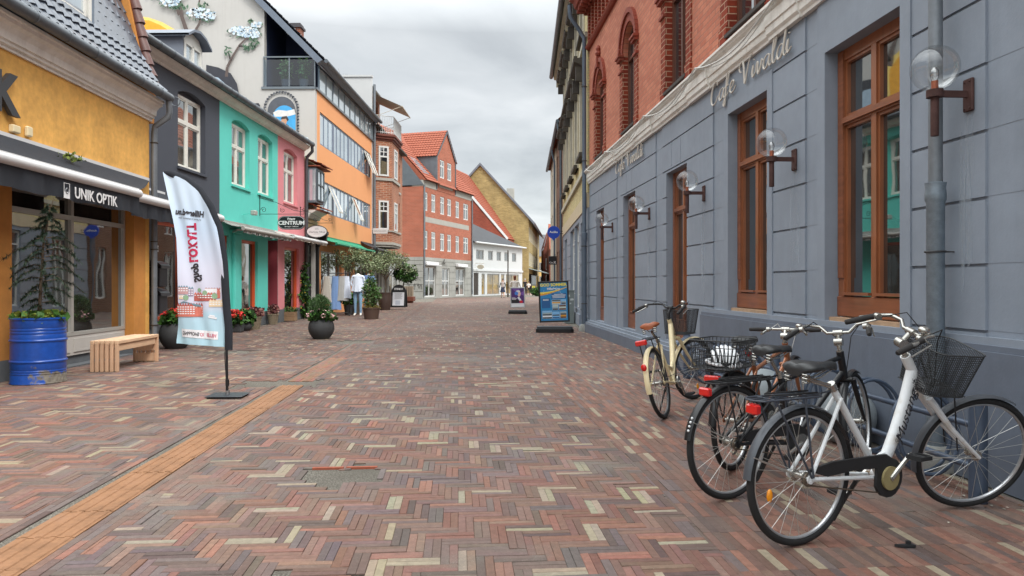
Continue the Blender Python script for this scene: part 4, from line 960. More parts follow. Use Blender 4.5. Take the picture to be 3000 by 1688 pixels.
b = MB(); b.quad((26.795, -.40, 4.4), (26.795, -.03, 4.4), (26.795, -.03, 5.55), (26.795, -.40, 5.55)); b.build('side_pane', SKYG, nh)
# ---- orange building with mural gable
og = bld('orange_building', 'tall orange building with ribbon windows and a grey mural gable', 'building', PL, 33.5)
xa, xb = 28.3, 38.58
wall_part(og, xa+.01, xb, 0, 8.96, [(28.72, 38.05, 6.87, 8.17, ('h', .12)), (28.72, 38.05, 4.18, 5.46, ('h', .12)), (28.85, 32.1, .7, 2.62, ('h', .2)), (32.6, 34.2, .1, 2.6, ('h', .2)), (34.7, 38.2, .5, 2.6, ('h', .2))], [ORG], 9)['label'] = 'orange plastered street wall'
for z0, z1, opn in ((6.87, 8.17, (9.6, 10.3)), (4.18, 5.46, (2.0, 6.2))):
    fr = MB(); fr.box(28.73, 38.04, .03, .09, z0+.005, z0+.06); fr.box(28.73, 38.04, .03, .09, z1-.06, z1-.005); n_ = 14; wv_ = (38.04-28.73)/n_
    for i in range(n_+1): x = 28.73+wv_*i; fr.box(max(28.73, x-.03), min(38.04, x+.03), .033, .09, z0+.06, z1-.06)
    for i in (3, 7, 11): x = 28.73+wv_*i; fr.box(x+.03, x+.24, .034, .09, z0+.06, z1-.06)
    fo = fr.build('ribbon_window', paint('steel_blue_frame', S(112, 124, 142), .45, .1, 3), og, smooth=False)
    p = MB(); p.quad((28.73, .05, z0), (38.04, .05, z0), (38.04, .05, z1), (28.73, .05, z1)); p.build('pane', SKYG, fo)
    for u in opn:
        s_ = MB(); x = 28.73+wv_*math.floor(u*n_/10.5)+.04; w = wv_-.08; d = .42
        A, B = (x, .02, z1-.1), (x+w, .02, z1-.1); C_, D_ = (x+w, -d, z0+.12), (x, -d, z0+.12)
        s_.quad(A, B, C_, D_, 1)
        for p_, q_ in ((A, B), (B, C_), (C_, D_), (D_, A)): s_.beam(p_, q_, .05, .04, (0, 1, .2), 0)
        s_.build('open_sash', [WF, SKYG], fo)
for a, b, z0, z1 in ((28.85, 32.1, .7, 2.62), (32.6, 34.2, .1, 2.6), (34.7, 38.2, .5, 2.6)): win(og, a+.01, b-.01, z0+.01, z1-.01, .1, ALU, SHOP, fw=.06, vb=(.5,), bw=.05, name='shop_window')
gm_ = paint('mural_ground', S(190, 188, 184), .8, .05, .6, .15, streak=.12, dirt=S(160, 156, 150))
gw = MB(); ys = 2.0
gw.extr([(xa-.25, y, z) for y, z in ((0, 0), (0, 8.96), (ys, 8.96), (ys, 12.02), (6.9, 16.93), (12.5, 11.0), (12.5, 0))], (.26, 0, 0))
gw.extr([(xa-.251, y, z) for y, z in ((3.55, 0), (3.55, 13.0), (3.65, 13.1), (3.65, 0))], (-.01, 0, 0))
gw.build('gable_wall', gm_, og, smooth=False)['label'] = 'grey gable wall carrying the mural'
bk = MB(); bk.extr([(xa+2.3, y, z) for y, z in ((0, 8.97), (ys+.1, 8.97), (ys+.1, 12.12), (-.05, 9.97))], (.1, 0, 0)); bk.box(xa+.01, xa+2.3, ys, ys+.1, 8.97, 12.05); bk.box(xa+.01, xa+2.3, .0, ys, 8.96, 8.99); bk.build('terrace', paint('terrace_navy', S(46, 56, 88), .7, .15), og, smooth=False)
RFG = paint('roof_zinc', S(108, 118, 132), .5, .12, 3, .1, .2)
rf = MB(); rf.extr([(xa-.45, y, z) for y, z in ((-.35, 9.98), (6.9, 17.25), (13, 11.0), (12.8, 10.8), (6.9, 16.9), (-.15, 9.85))], (.35, 0, 0)); rf.extr([(xa-.1, y, z) for y, z in ((-.35, 9.98), (6.9, 17.25), (13, 11.0), (12.8, 10.8), (6.9, 16.95), (-.2, 9.9))], (xb-xa+.1, 0, 0))
rf.build('roof', RFG, og, smooth=False)
rt = MB(); pantile(rt, (xa+.4, -.36, 10.05), (xb-xa-.5, 0, 0), (0, 7.2, 7.2), 42, 30, .04, .04); rt.build('roof_tiles', paint('dark_tiles', S(74, 72, 76), .6, .25, 4), og)
ge = MB(); ge.tube([(xa-.3, -.45, 9.98), (xb+.1, -.45, 9.98)], .08, 10); ge.build('gutter', ZD, og)
gl_ = MB(); sl_ = MB(); n_ = 10
for i in range(n_): x = xa+.25+(xb-xa-.3)*i/n_; gl_.quad((x+.02, -.02, 9.02), (x+(xb-xa-.3)/n_-.02, -.02, 9.02), (x+(xb-xa-.3)/n_-.02, -.02, 9.84), (x+.02, -.02, 9.84))
gl_.build('glass_band', glass_win('white_glass', S(186, 200, 204), .35, .1), og)
for i in range(n_+1): x = xa+.2+(xb-xa-.3)*i/n_; sl_.box(x, x+.045, -.05, .02, 8.97, 9.9)
sl_.box(xa-.2, xb, -.07, .02, 8.90, 8.99); sl_.box(xa+.2, xb, -.05, .03, 9.84, 9.92)
sl_.box(xa-.3, xa-.24, -.02, ys+.1, 8.90, 8.99)
for y in (0, 1.0, 2.0): sl_.box(xa-.30, xa-.27, y-.02, y+.02, 8.97, 10.12)
sl_.box(xa-.31, xa-.26, -.03, ys+.02, 10.12, 10.17); sl_.build('railing', paint('steel_rail', S(126, 134, 140), .35, .1, 4, .05, .6), og, smooth=False)
sl_ = MB(); sl_.quad((xa-.28, 0, 9.03), (xa-.28, ys, 9.03), (xa-.28, ys, 10.05), (xa-.28, 0, 10.05)); sl_.build('glass_panel', clear_glass('blue_tint_glass', (.55, .68, .80, 1), .12), og)
for yy, sz, lab in ((.55, .5, 'potted plant on the roof terrace by the street corner'), (1.25, .42, 'smaller potted plant on the roof terrace behind the blue glass')):
    t = bld('terrace_plant', lab, 'plant', PL, xa+.6, 'plants on the roof terrace'); p = MB(); p.lathe([(0, 9.0), (.15, 9.0), (.2, 9.35), (.17, 9.35), (0, 9.3)], (xa+.1, yy, 0), 12); p.build('pot', paint('pot_grey', S(90, 92, 96), .7), t)
    p = MB(); leaves(p, (xa+.1, yy, 9.75), (.3, .3, sz), 260, .12, rng); p.build('foliage', leafm('terrace_leaf', S(104, 144, 80), S(70, 108, 56)), t)
ch = bld('chimney', 'red brick chimney with dark cap on the orange building roof', 'chimney', PL, 32); b = MB(); b.box(30.8, 31.3, 1.45, 1.95, 11.0, 12.3); b.build('stack', brick('chimney_brick', S(164, 98, 76), S(140, 80, 62), S(150, 130, 118)), ch, smooth=False); b = MB(); b.box(30.74, 31.36, 1.39, 2.01, 12.3, 12.4); b.box(30.8, 31.3, 1.45, 1.95, 12.4, 12.5); b.build('cap', paint('chimney_cap', S(74, 72, 76), .7), ch, smooth=False)
# mural painted on the gable: coloured areas 2-6 mm proud of the plaster
MU = PL.inverted(); mur = MB(MU); Yg = 28.03; mr = random.Random(11)
mcol = [S(236, 170, 52), S(246, 214, 120), S(96, 84, 80), S(70, 64, 64), S(206, 222, 232), S(168, 190, 208), S(92, 124, 98), S(72, 100, 82), S(58, 60, 68), S(74, 166, 222), S(70, 58, 54), S(198, 152, 124), S(222, 222, 220), S(88, 92, 100)]
mm = [paint('mural_%02d' % i, c, .8, .18, 5, .1) for i, c in enumerate(mcol)]
def mp_(pts, k, d=0): mur.poly([at(x, y, Yg-.0015-.0006*d) for x, y in pts], k)
def mline(pts, w, k, d=1):
    for (x0_, y0_, w0), (x1_, y1_, w1) in zip([(p[0], p[1], w*(1-.75*i/len(pts))) for i, p in enumerate(pts)], [(p[0], p[1], w*(1-.75*(i+1)/len(pts))) for i, p in enumerate(pts[1:])]):
        L_ = math.hypot(x1_-x0_, y1_-y0_); nx, ny = (y1_-y0_)/L_, -(x1_-x0_)/L_
        mp_([(x0_+nx*w0, y0_+ny*w0), (x1_+nx*w1, y1_+ny*w1), (x1_-nx*w1, y1_-ny*w1), (x0_-nx*w0, y0_-ny*w0)], k, d)
mp_([(300, 40), (360, 40), (437, 52), (475, 65), (515, 88), (545, 118), (562, 150), (560, 260), (300, 260)], 1); mp_([(300, 52), (437, 60), (470, 74), (508, 98), (536, 126), (552, 160), (550, 260), (300, 260)], 0, 1)
mline([(553, 150), (548, 95), (533, 50), (525, 0), (520, -60), (500, -130)], 7, 2, 2); mline([(553, 135), (566, 100), (584, 70), (588, 50), (583, 10), (590, -40)], 4.5, 2, 2); mline([(525, 45), (515, 15), (490, -20)], 4, 2, 2); mline([(588, 52), (610, 52), (626, 46)], 3, 3, 2)

mline([(663, 225), (666, 196), (682, 165), (702, 132), (722, 112), (745, 108)], 4.5, 2, 2); mline([(676, 178), (668, 150)], 3, 3, 2); mline([(700, 135), (728, 138)], 3, 3, 2)
mp_([(604, 190), (640, 198), (676, 215), (694, 245), (702, 285), (640, 300), (604, 260)], 8, 1); mp_([(606, 220), (640, 228), (664, 250), (676, 290), (640, 300), (600, 260)], 5, 2)
def fl(cx_, cy_, rx, ry, n_, kk, s_, d=3):
    for _ in range(n_):
        a = mr.uniform(0, 2*math.pi); q = math.sqrt(mr.random()); x, y = cx_+rx*q*math.cos(a), cy_+ry*q*math.sin(a); b = mr.uniform(0, 6.28)
        if kk == 4:
            mp_([(x+s_*mr.uniform(.6, 1.1)*math.cos(b+j*1.047), y+s_*mr.uniform(.5, .9)*math.sin(b+j*1.047)) for j in range(6)], mr.choice((4, 4, 12, 5)), d+mr.randint(0, 3))
        else: mp_([(x-s_*math.cos(b), y-s_*math.sin(b)), (x-s_*.3*math.sin(b), y+s_*.3*math.cos(b)), (x+s_*math.cos(b), y+s_*math.sin(b)), (x+s_*.3*math.sin(b), y-s_*.3*math.cos(b))], mr.choice((6, 7, 6)), d)
for cx_, cy_, rx, ry in ((585, 38, 36, 14), (612, 46, 22, 12), (500, 4, 30, 14), (712, 92, 44, 14), (735, 100, 28, 12), (752, 72, 16, 7), (470, -40, 50, 30), (885, 420, 20, 20)): fl(cx_, cy_+3, rx*1.1, ry*1.35, int(rx*.7), 6, 6, 2); fl(cx_, cy_, rx, ry, int(rx*1.9), 4, 5, 4)
for cx_, cy_, rx, ry in ((524, 20, 28, 9), (594, 15, 16, 12), (668, 148, 11, 14), (728, 138, 20, 9), (745, 125, 14, 12), (735, 62, 8, 5), (884, 445, 14, 30), (512, -20, 40, 16)): fl(cx_, cy_, rx, ry, int(rx*1.1), 6, 7, 3)
def arch_px(cx_, w, y0_, y1_, n_=14): return [(cx_-w, y1_)]+[(cx_-w*math.cos(math.pi*i/n_), y0_+w*1.05-w*1.05*math.sin(math.pi*i/n_)) for i in range(n_+1)]+[(cx_+w, y1_)]
mp_(arch_px(825, 41, 283, 470), 13, 1); mp_(arch_px(833, 33, 309, 470), 9, 2)
mp_([(800, 330), (815, 322), (840, 325), (862, 320), (866, 335), (840, 342), (805, 342)], 12, 3); mp_([(820, 372), (838, 362), (850, 372), (852, 400), (815, 398), (795, 372), (800, 366)], 10, 3); mp_([(825, 348), (838, 344), (842, 352), (838, 364), (828, 362), (824, 356)], 11, 4); mp_([(822, 350), (826, 342), (840, 340), (846, 350), (842, 356), (838, 348)], 3, 5)
for i in range(46):
    t_ = i/45; L_ = 60; 
    if t_ < .3: x, y = 776, 440-(t_/.3)*120
    elif t_ > .7: x, y = 873, 320+((t_-.7)/.3)*120
    else: a = math.pi*(1-(t_-.3)/.4); x, y = 824.5+48.5*math.cos(a), 320-50*math.sin(a)
    mp_([(x-4, y-4), (x+3, y-3), (x+4, y+1), (x-1, y+1), (x+1, y+4), (x-4, y+3)], 8 if i % 2 else 13, 3)
mp_([(744, 312), (748, 303), (757, 302), (762, 308), (760, 318), (750, 318)], 8, 2); mp_([(746, 318), (758, 318), (757, 326), (748, 325)], 11, 3)
mur.build('mural', mm, og, smooth=False)['label'] = 'mural of flowering trees on hills and an arched niche with a leaning figure'
# aerial
t = bld('tv_aerial', 'thin tv aerial above the grey party wall', 'aerial', PL, 39); b = MB(MU); A = at(1005, 222, 38.7); B = at(1052, 228, 38.7); b.tube([A, B], .018, 5); b.tube([at(1030, 226, 38.7), at(1030, 252, 38.7)], .018, 5)
for k in range(9): p = A.lerp(B, k/8); b.tube([p-Vector((0, .0, .14)), p+Vector((0.05, 0, .14))], .009, 4)
for k in (-1, 1): b.tube([A+Vector((-.1, 0, -.1)), A+Vector((-.25, 0, .4*k))], .012, 4)
b.build('aerial', paint('aerial_metal', S(150, 150, 152), .5), t)
# ================================================================ FAR LEFT HOUSES
BRN = brick('brown_red_brick', S(176, 112, 84), S(142, 84, 64), S(176, 146, 124), bw=.28, bh=.10, ms=.018, var=.25)
RED2 = brick('bright_red_brick', S(178, 94, 70), S(152, 78, 58), S(176, 130, 110), bw=.28, bh=.105, ms=.020, var=.18)
STN = paint('stone_base', S(158, 158, 152), .85, .22, 1.5, .3, streak=.4, dirt=S(112, 110, 104))
CON = paint('concrete_band', S(166, 164, 156), .85, .12, 2)
br = bld('bay_brick_house', 'old brown brick house with a two storey bay and white balcony', 'building', PL, 43)
xa, xb = 38.6, 47.9
wn = [(44.0, 45.0, 4.6, 6.5), (44.0, 45.0, 7.2, 9.0), (46.2, 47.0, 4.6, 6.5), (46.2, 47.0, 7.2, 9.0)]
rects = [(xa, xb, 0, 3.1, -.02, 1)]+[(a, b, c, d, ('h', .15)) for a, b, c, d in wn]+[(a-.1, b+.1, c-.12, c, -.06, 2) for a, b, c, d in wn]+[(39.0, 41.0, .4, 2.7, ('h', .2)), (41.5, 42.6, .1, 2.7, ('h', .2)), (43.2, 47, .4, 2.7, ('h', .2))]
wall_part(br, xa, xb, 0, 9.75, rects, [BRN, STN, CON], 7)
for a, b, c, d in wn: win(br, a+.01, b-.01, c, d-.01, .08, BWHT, GLU, fw=.08, vb=(.5,), hb=(d-.6,), bw=.05)
for a, b, c, d in ((39.0, 41.0, .4, 2.7), (41.5, 42.6, .1, 2.7), (43.2, 47, .4, 2.7)): win(br, a+.01, b-.01, c+.01, d-.01, .1, BWHT, SHOP, fw=.08, vb=(.5,), bw=.06, name='shop_window')
b = MB(); b.box(xa-.2, xa, 0, 3.4, 0, 12.35); b.box(xa-.26, xa+.04, -.03, 3.45, 12.35, 12.45); b.build('party_wall', paint('party_white', S(198, 200, 200), .8, .05, .6), br, smooth=False)
tw = MB(); relief(tw, xa+.01, 42.2, 9.76, 11.9, [(39.1, 41.6, 9.8, 11.5, ('h', .5))], thick=4, base=.35); tw.build('top_storey', BRN, br, smooth=False)
win(br, 39.12, 41.58, 9.8, 11.5, .6, BWHT, GLU, fw=.1, vb=(.25, .5, .75), bw=.08, name='balcony_door')
tp = MB(); tp.box(xa, 42.4, .05, 4, 11.9, 12.0); tp.box(xa, xb, -.35, .2, 9.76, 9.86) ; tp.build('eaves', DKI, br, smooth=False)
# bay
y0b, pr_ = -.82, .82
P2 = [(39.25, 0), (39.85, y0b), (42.0, y0b), (42.6, 0)]
P2 = [(39.2, 0), (39.42, -.62), (39.75, y0b), (41.9, y0b), (42.4, 0)]
P2 = [(39.25, 0), (39.75, y0b), (42.0, y0b), (42.5, 0)]
by = MB(); 
for (p, q) in zip(P2, P2[1:]): by.quad((p[0], p[1], 3.55), (q[0], q[1], 3.55), (q[0], q[1], 9.15), (p[0], p[1], 9.15))
by.poly([(x, y, 3.55) for x, y in P2]); byo = by.build('bay', BRN, br, smooth=False)
bm = MB()
def ringp(z0, z1, e):
    c = [(P2[0][0]-e, .02), (P2[1][0]-e*.6, y0b-e), (P2[2][0]+e*.6, y0b-e), (P2[3][0]+e, .02)]; bm.extr([(x, y, z0) for x, y in c], (0, 0, z1-z0))
for z0, z1, e in ((3.3, 3.42, .05), (3.42, 3.56, .12), (4.15, 4.22, .06), (6.95, 7.1, .08)): ringp(z0, z1, e)
bm.build('bay_bands', CON, byo, smooth=False)
bm = MB(); 
for z0, z1, e in ((9.15, 9.25, .06), (9.25, 9.38, .14), (9.38, 9.5, .22)): ringp(z0, z1, e)
bm.build('bay_cornice', paint('dark_red_cornice', S(110, 58, 46), .7, .2), byo, smooth=False)
for (p, q), fr_ in zip(zip(P2, P2[1:]), ((.2, .8), (.3, .7), (.2, .8))):
    d = Vector((q[0]-p[0], q[1]-p[1], 0)); L_ = d.length; d.normalize(); M = Matrix((d, Vector((-d.y, d.x, 0)), Vector((0, 0, 1)))).transposed().to_4x4(); M.translation = Vector((p[0], p[1], 0))
    for z0, z1 in ((4.25, 5.85), (7.2, 8.85)):
        f = MB(M); a, b_ = L_*fr_[0], L_*fr_[1]; f.box(a, b_, -.05, .0, z0, z0+.09); f.box(a, b_, -.05, 0, z1-.09, z1); f.box(a, a+.09, -.05, 0, z0+.09, z1-.09); f.box(b_-.09, b_, -.05, 0, z0+.09, z1-.09); f.box(a+.09, b_-.09, -.045, 0, z1-.62, z1-.54); f.box((a+b_)/2-.02, (a+b_)/2+.02, -.04, 0, z1-.54, z1-.09); f.box(a+.09, b_-.09, -.035, 0, z1-.34, z1-.30)
        fo = f.build('window', BWHT, byo, smooth=False); f = MB(M); f.quad((a+.05, -.012, z0+.05), (b_-.05, -.012, z0+.05), (b_-.05, -.012, z1-.05), (a+.05, -.012, z1-.05)); f.build('pane', GLU, fo)
rl = MB(); PP = [(39.15, .0), (39.68, y0b-.12), (42.08, y0b-.12), (42.6, 0)]
for (p, q) in zip(PP, PP[1:]):
    n_ = max(4, int(math.hypot(q[0]-p[0], q[1]-p[1])/.1))
    for z in (9.6, 10.5): rl.tube([(p[0], p[1], z), (q[0], q[1], z)], .02, 6)
    for i in range(n_+1): x, y = p[0]+(q[0]-p[0])*i/n_, p[1]+(q[1]-p[1])*i/n_; rl.box(x-.01, x+.01, y-.01, y+.01, 9.5, 10.5)
rl.build('balcony_railing', BWHT, br, smooth=False)
ab_ = MB(); ab_.quad((39.1, .3, 11.75), (41.9, .3, 11.75), (41.9, -1.5, 10.95), (39.1, -1.5, 10.95)); ab_.tube([(39.1, -1.5, 10.95), (41.9, -1.5, 10.95)], .03, 6)
for x in (39.15, 41.85): ab_.tube([(x, .3, 10.3), (x, -1.5, 10.95)], .015, 5)
ab_.build('balcony_awning', paint('cream_fabric', S(204, 194, 176), .8, .05), br)
rf = MB(); pantile(rf, (42.2, -.3, 9.85), (xb-42.2, 0, 0), (0, 3.6, 3.4), 22, 14); rf.quad((42.2, -.3, 9.83), (xb, -.3, 9.83), (xb, 3.4, 13.2), (42.2, 3.4, 13.2)); rf.build('roof', TILE, br)
dpipe('grey downpipe between the orange and the brown brick building', PL, 38.62, [(38.62, -.1, 12.0), (38.62, -.1, 9.0), (38.62, -.1, .1)], .07)
awning('awning', 'dark grey awning over the brown brick house shop', PL, 39.0, 42.9, -.05, 3.2, -1.0, 2.72, .05, DKF, ALU, .22, group='awnings along the left shops')
# ---- red brick corner house
PX = plane_m(-7.42, 59.7, .31, 1)
def xl(px): k = (px-1500)/FP; return (7.42+59.7*k)/(.31-k)*1.047
rh = bld('red_brick_house', 'red brick corner house with tiled gable and grey stone base', 'building', PX, 0)
cols = [(1240, 1253), (1263, 1276), (1289, 1302), (1310, 1322), (1334, 1345.5), (1357, 1372)]; Lr = 11.6
rects = []; wl = []
for a, b in cols:
    for z0, z1 in ((4.15, 5.72), (7.4, 8.96)): wl.append((xl(a)+.06, xl(b), z0, z1))
rects = [(a, b, c, d, ('h', .08)) for a, b, c, d in wl]+[(.3, Lr-.8, 6.45, 6.9, -.01, 1)]
wall_part(rh, 0, Lr, 3.5, 9.4, rects, [RED2, CON], 7); b = MB(); relief(b, 0, Lr, 9.4, 9.95, [], thick=1, base=-.03); b.build('eaves_band', CON, rh, smooth=False)
sh = [(xl(1241)+.08, xl(1276), .15, 2.7), (xl(1295), xl(1317), .15, 2.65), (xl(1335), xl(1362), .15, 2.65)]
rects = [(0, Lr, z-.015, z+.015, .04) for z in (.6, 1.2, 1.75, 2.3, 2.85, 3.2)]+[(a, b, c, d, ('h', .15)) for a, b, c, d in sh]
wall_part(rh, -.03, Lr, 0, 3.5, rects, [STN], 7, 'stone_base')
for a, b, c, d in sh: win(rh, a+.01, b-.01, c, d-.01, .08, BWHT, SHOP, fw=.09, vb=(.5,), hb=(1.5,), bw=.08, name='shop_window')
for a, b, c, d in wl: win(rh, a+.01, b-.01, c, d-.01, .04, BWHT, GLU, fw=.10, vb=(.5,), hb=(c+(d-c)*.66,), bw=.09, dep=.06)
# side groove bricks and graffiti on the stone side
sd_ = MB(); 
for z in (.6, 1.2, 1.75, 2.3, 2.85, 3.2): sd_.box(-.036, -.03, 0, 3, z-.015, z+.015)
sd_.build('side_joints', DKI, rh)
gf = MB(); gr = random.Random(4)
for k in range(9):
    y, z = .15+.17*k, 1.05+gr.uniform(-.1, .1); pts = [(-.04, y+gr.uniform(-.1, .1), z+gr.uniform(-.25, .25)) for _ in range(5)]; gf.tube(pts, .012, 4)
for k in range(6):
    y, z = .3+.2*k, 1.75+gr.uniform(-.1, .1); gf.tube([(-.04, y+gr.uniform(-.12, .12), z+gr.uniform(-.2, .2)) for _ in range(5)], .008, 4)
gf.build('graffiti', BLK, rh)
cs_ = MB()
for a, b, c, d in (sh[0], sh[2]): cs_.rbox(a-.05, b+.1, -.3, -.0, 2.85, 3.12, .03); cs_.box(a, b, -.6, -.1, 2.80, 2.86)
cs_.build('awning_cassette', WMET, rh)
sc = MB(); script(sc, 'ale', xl(1293), 3.0, .42, -.06, 1.6); sc.build('lettering', DKI, rh)
g0, g1, ap = xl(1279), xl(1332), xl(1306)
ww = [(xl(1288), xl(1301), 10.6, 12.2), (xl(1309.5), xl(1321.6), 10.6, 12.2)]
gw = MB(); relief(gw, g0, g1, 9.4, 12.5, [(a, b, c, d, ('h', .1)) for a, b, c, d in ww]+[(g0+.5, g1-.6, 9.75, 10.15, -.045, 1)], thick=4, base=-.035); gw.extr([(g0, -.035, 12.5), (g1, -.035, 12.5), ((g0+g1)/2, -.035, 14.85)], (0, .3, 0)); gw.build('gable', [RED2, CON], rh, smooth=False)
for a, b, c, d in ww: win(rh, a+.01, b-.01, c, d-.01, .0, BWHT, GLU, fw=.10, vb=(.5,), hb=(11.65,), bw=.09, dep=.05)
gz = MB(); gz.box(g0-.12, g0-.001, -.1, 4.6, 9.5, 12.5); gz.box(g1+.001, g1+.12, -.1, 4.6, 9.5, 12.5); gz.add([(g0-.12, -.14, 12.5), (g0+.12, -.14, 12.5), ((g0+g1)/2, -.14, 14.75), ((g0+g1)/2, -.14, 15.02), (g1-.12, -.14, 12.5), (g1+.12, -.14, 12.5)], [(0, 1, 2, 3), (3, 2, 4, 5)])
gz.build('dormer_cheek', paint('slate_zinc', S(98, 106, 112), .5, .2, 2, .2, .2), rh, smooth=False)
rf = MB(); cx_ = (g0+g1)/2
pantile(rf, (g0-.25, 6.2, 12.35), (0, -6.35, 0), (cx_-g0+.25, 0, 2.65), 24, 11, .05, .05); pantile(rf, (g1+.25, -.15, 12.35), (0, 6.35, 0), (cx_-g1-.25, 0, 2.65), 24, 11, .05, .05)
pantile(rf, (.0, -.3, 9.92), (g0, 0, 0), (0, 4.6, 5.0), 12, 18, .05, .05); pantile(rf, (g1, -.3, 9.92), (Lr-g1, 0, 0), (0, 4.6, 5.0), 18, 18, .05, .05)
rf.add([(0, -.3, 9.9), (Lr, -.3, 9.9), (Lr, 4.3, 14.9), (0, 4.3, 14.9), (0, 8.5, 9.9), (Lr, 8.5, 9.9)], [(0, 1, 2, 3), (3, 2, 5, 4), (0, 3, 4), (1, 5, 2)])
rf.build('roof', TILE, rh)
sk = MB(); sk.box(1.0, 1.7, 1.0, 1.1, 11.2, 11.3); z0 = 10.6; sk.add([(.7, .25, 10.62), (1.9, .25, 10.62), (1.9, 1.6, 12.1), (.7, 1.6, 12.1)], [(0, 1, 2, 3)]); sk.build('skylight', SKYG, rh)
me_ = MB(); me_.extr([(-.06, -.1, 9.5), (-.06, 8.6, 9.5), (-.06, 4.3, 14.85)], (.05, 0, 0)); me_.build('slate_end', MC['slate_zinc'], rh, smooth=False)
dpipe('dark downpipe on the corner of the red brick house', PX, -.05, [(.1, -.1, 9.5), (.1, -.1, 5), (.1, -.1, .2)], .07)
dpipe('dark downpipe between red brick house and white house', PX, Lr-.1, [(Lr-.1, -.1, 9.5), (Lr-.1, -.1, 5), (Lr-.1, -.1, .2)], .07)
# ---- white low house
PW = plane_m(-3.97, 72, .437, 1)
def xw(px): k = (px-1500)/FP; return (3.97+72*k)/(.437-k)*1.091
wh = bld('white_house', 'low white house with dark slate roof and a shuttered doorway', 'building', PW, 0)
WHT = paint('white_plaster', S(202, 205, 205), .7, .04, 1); Lw = 12.9
wl = [(xw(a), xw(b), 3.72, 4.72) for a, b in ((1395, 1417.6), (1430, 1444), (1455, 1468), (1477.6, 1491), (1500, 1512.5))]
gs = [(.25, xw(1402), .1, 2.35), (xw(1411), xw(1421), .1, 2.3), (xw(1427), xw(1463.6), .1, 2.3), (xw(1468), xw(1478), .1, 2.3), (xw(1482), xw(1520), .1, 2.3)]
wall_part(wh, 0, Lw, 0, 5.45, [(a, b, c, d, ('h', .12)) for a, b, c, d in wl+gs]+[(0, Lw, 2.55, 2.75, -.12)], [WHT], 8)
GF_ = paint('greyish_frame', S(150, 150, 148), .5)
for a, b, c, d in wl: win(wh, a+.01, b-.01, c, d-.01, .05, GF_, GLU, fw=.1, vb=((.5,) if b-a > 1.5 else ()), bw=.08)
for k, (a, b, c, d) in enumerate(gs):
    if k == 0:
        f = MB()
        for i in range(24): f.box(a, b, .05+.01*(i % 2), .12, c+.0935*i, c+.0935*(i+1))
        f.build('roller_shutter', DKI, wh, smooth=False)
    else: win(wh, a+.01, b-.01, c, d-.01, .05, GF_, glass_win('yellow_shop', S(128, 104, 48), .2, .6, .6), fw=.08, vb=((.5,) if b-a > 1.5 else ()), bw=.06, name='shop_window')
rf = MB(); rf.add([(0, -.35, 5.4), (Lw+.2, -.35, 5.4), (6.5, 3.2, 7.85), (0, 3.2, 7.85), (0, 8, 5.4), (Lw+.2, 8, 5.4)], [(0, 1, 2, 3), (3, 2, 5, 4), (1, 5, 2), (0, 3, 4)]); rf.build('roof', paint('white_house_slate', S(54, 56, 60), .7, .2, 1), wh, smooth=False)
gt = MB(); gt.tube([(0, -.4, 5.42), (Lw+.2, -.4, 5.42)], .09, 8); gt.build('gutter', WHT, wh)
t = bld('hanging_sign', 'small oval sign hanging on the far white house', 'sign', PW, .6, 'hanging shop signs'); b = MB(); b.lathe([(0, -.03), (.38, -.03), (.38, .03), (0, .03)], (.6, -.6, 2.95), 28, axis='x', sq=(1, .6)); b.tube([(.6, 0, 3.3), (.6, -1.0, 3.3)], .02, 5); b.build('board', paint('sign_sand', S(196, 190, 172), .6), t)
# ---- house with steep red tiled roof and red gable wall behind
th = thing('tiled_gable_house', 'house with a long red tiled roof sloping down behind the white house', 'building', tuple(Vector((0, 78, 0))))
OFF[th.name] = (0, 78, 0)
V1, V2, V3, V4 = at(1300, 484, 85), at(1486, 704, 91), at(1532, 712, 101), at(1310, 470, 96)
w = MB(); w.poly([Vector((V1.x, V1.y, 0)), Vector((V2.x, V2.y, 0)), V2, V1]); w.poly([Vector((V2.x, V2.y, 0)), Vector((V3.x, V3.y, 0)), V3, V2]); w.build('wall', brick('dark_red_brick', S(140, 62, 44), S(120, 50, 38), S(140, 96, 80), bw=.3, bh=.1), th, smooth=False)
rf = MB(); up = Vector((0, 0, .15)); pantile(rf, V2+up, V3-V2, V1-V2, 26, 30, .06, .06); rf.quad(V1, V2, V3, V4); rf.build('roof', TILE, th)
vg = MB(); vg.beam(V1+up, V2+up, .25, .3); vg.build('verge', WHT, th)
# ---- yellow brick gable house
PG = plane_m(2.2, 95, .082, 1)
yg = bld('yellow_gable_house', 'tall yellow brick house with a blank gable facing the street', 'building', PG, 0)
YB = brick('yellow_brick', S(178, 156, 100), S(148, 128, 78), S(162, 150, 116), bw=.42, bh=.13, ms=.025, var=.38)
wv_ = []
for i in range(13):
    x = 1.2+i*2.3
    for z0, z1 in ((7.0, 8.9), (3.6, 5.5)): wv_.append((x, x+1.5, z0, z1))
wall_part(yg, 0, 32, 0, 10.2, [(a, b, c, d, ('h', .1)) for a, b, c, d in wv_]+[(.6, 30, .3, 2.6, ('h', .2))], [YB], 12.9)
for a, b, c, d in wv_: win(yg, a+.01, b-.01, c, d-.01, .04, BWHT, GLW, fw=.12, vb=(.5,), bw=.1)
win(yg, .62, 29.9, .3, 2.59, .1, BLK, SHOP, fw=.1, vb=(.1, .2, .3, .4, .5, .6, .7, .8, .9), bw=.1, name='shop_window')
g_ = MB(); g_.poly([(0, 0, 10.2), (0, 12.9, 10.2), (0, 6.45, 17.1)]); g_.build('gable', YB, yg, smooth=False)
rf = MB(); rf.extr([(-.3, y, z) for y, z in ((-.9, 9.25), (6.45, 17.35), (13.8, 9.25), (13.6, 9.1), (6.45, 17.0), (-.7, 9.1))], (32.5, 0, 0)); rf.build('roof', paint('grey_verge', S(108, 114, 124), .6, .15, 2), yg, smooth=False)
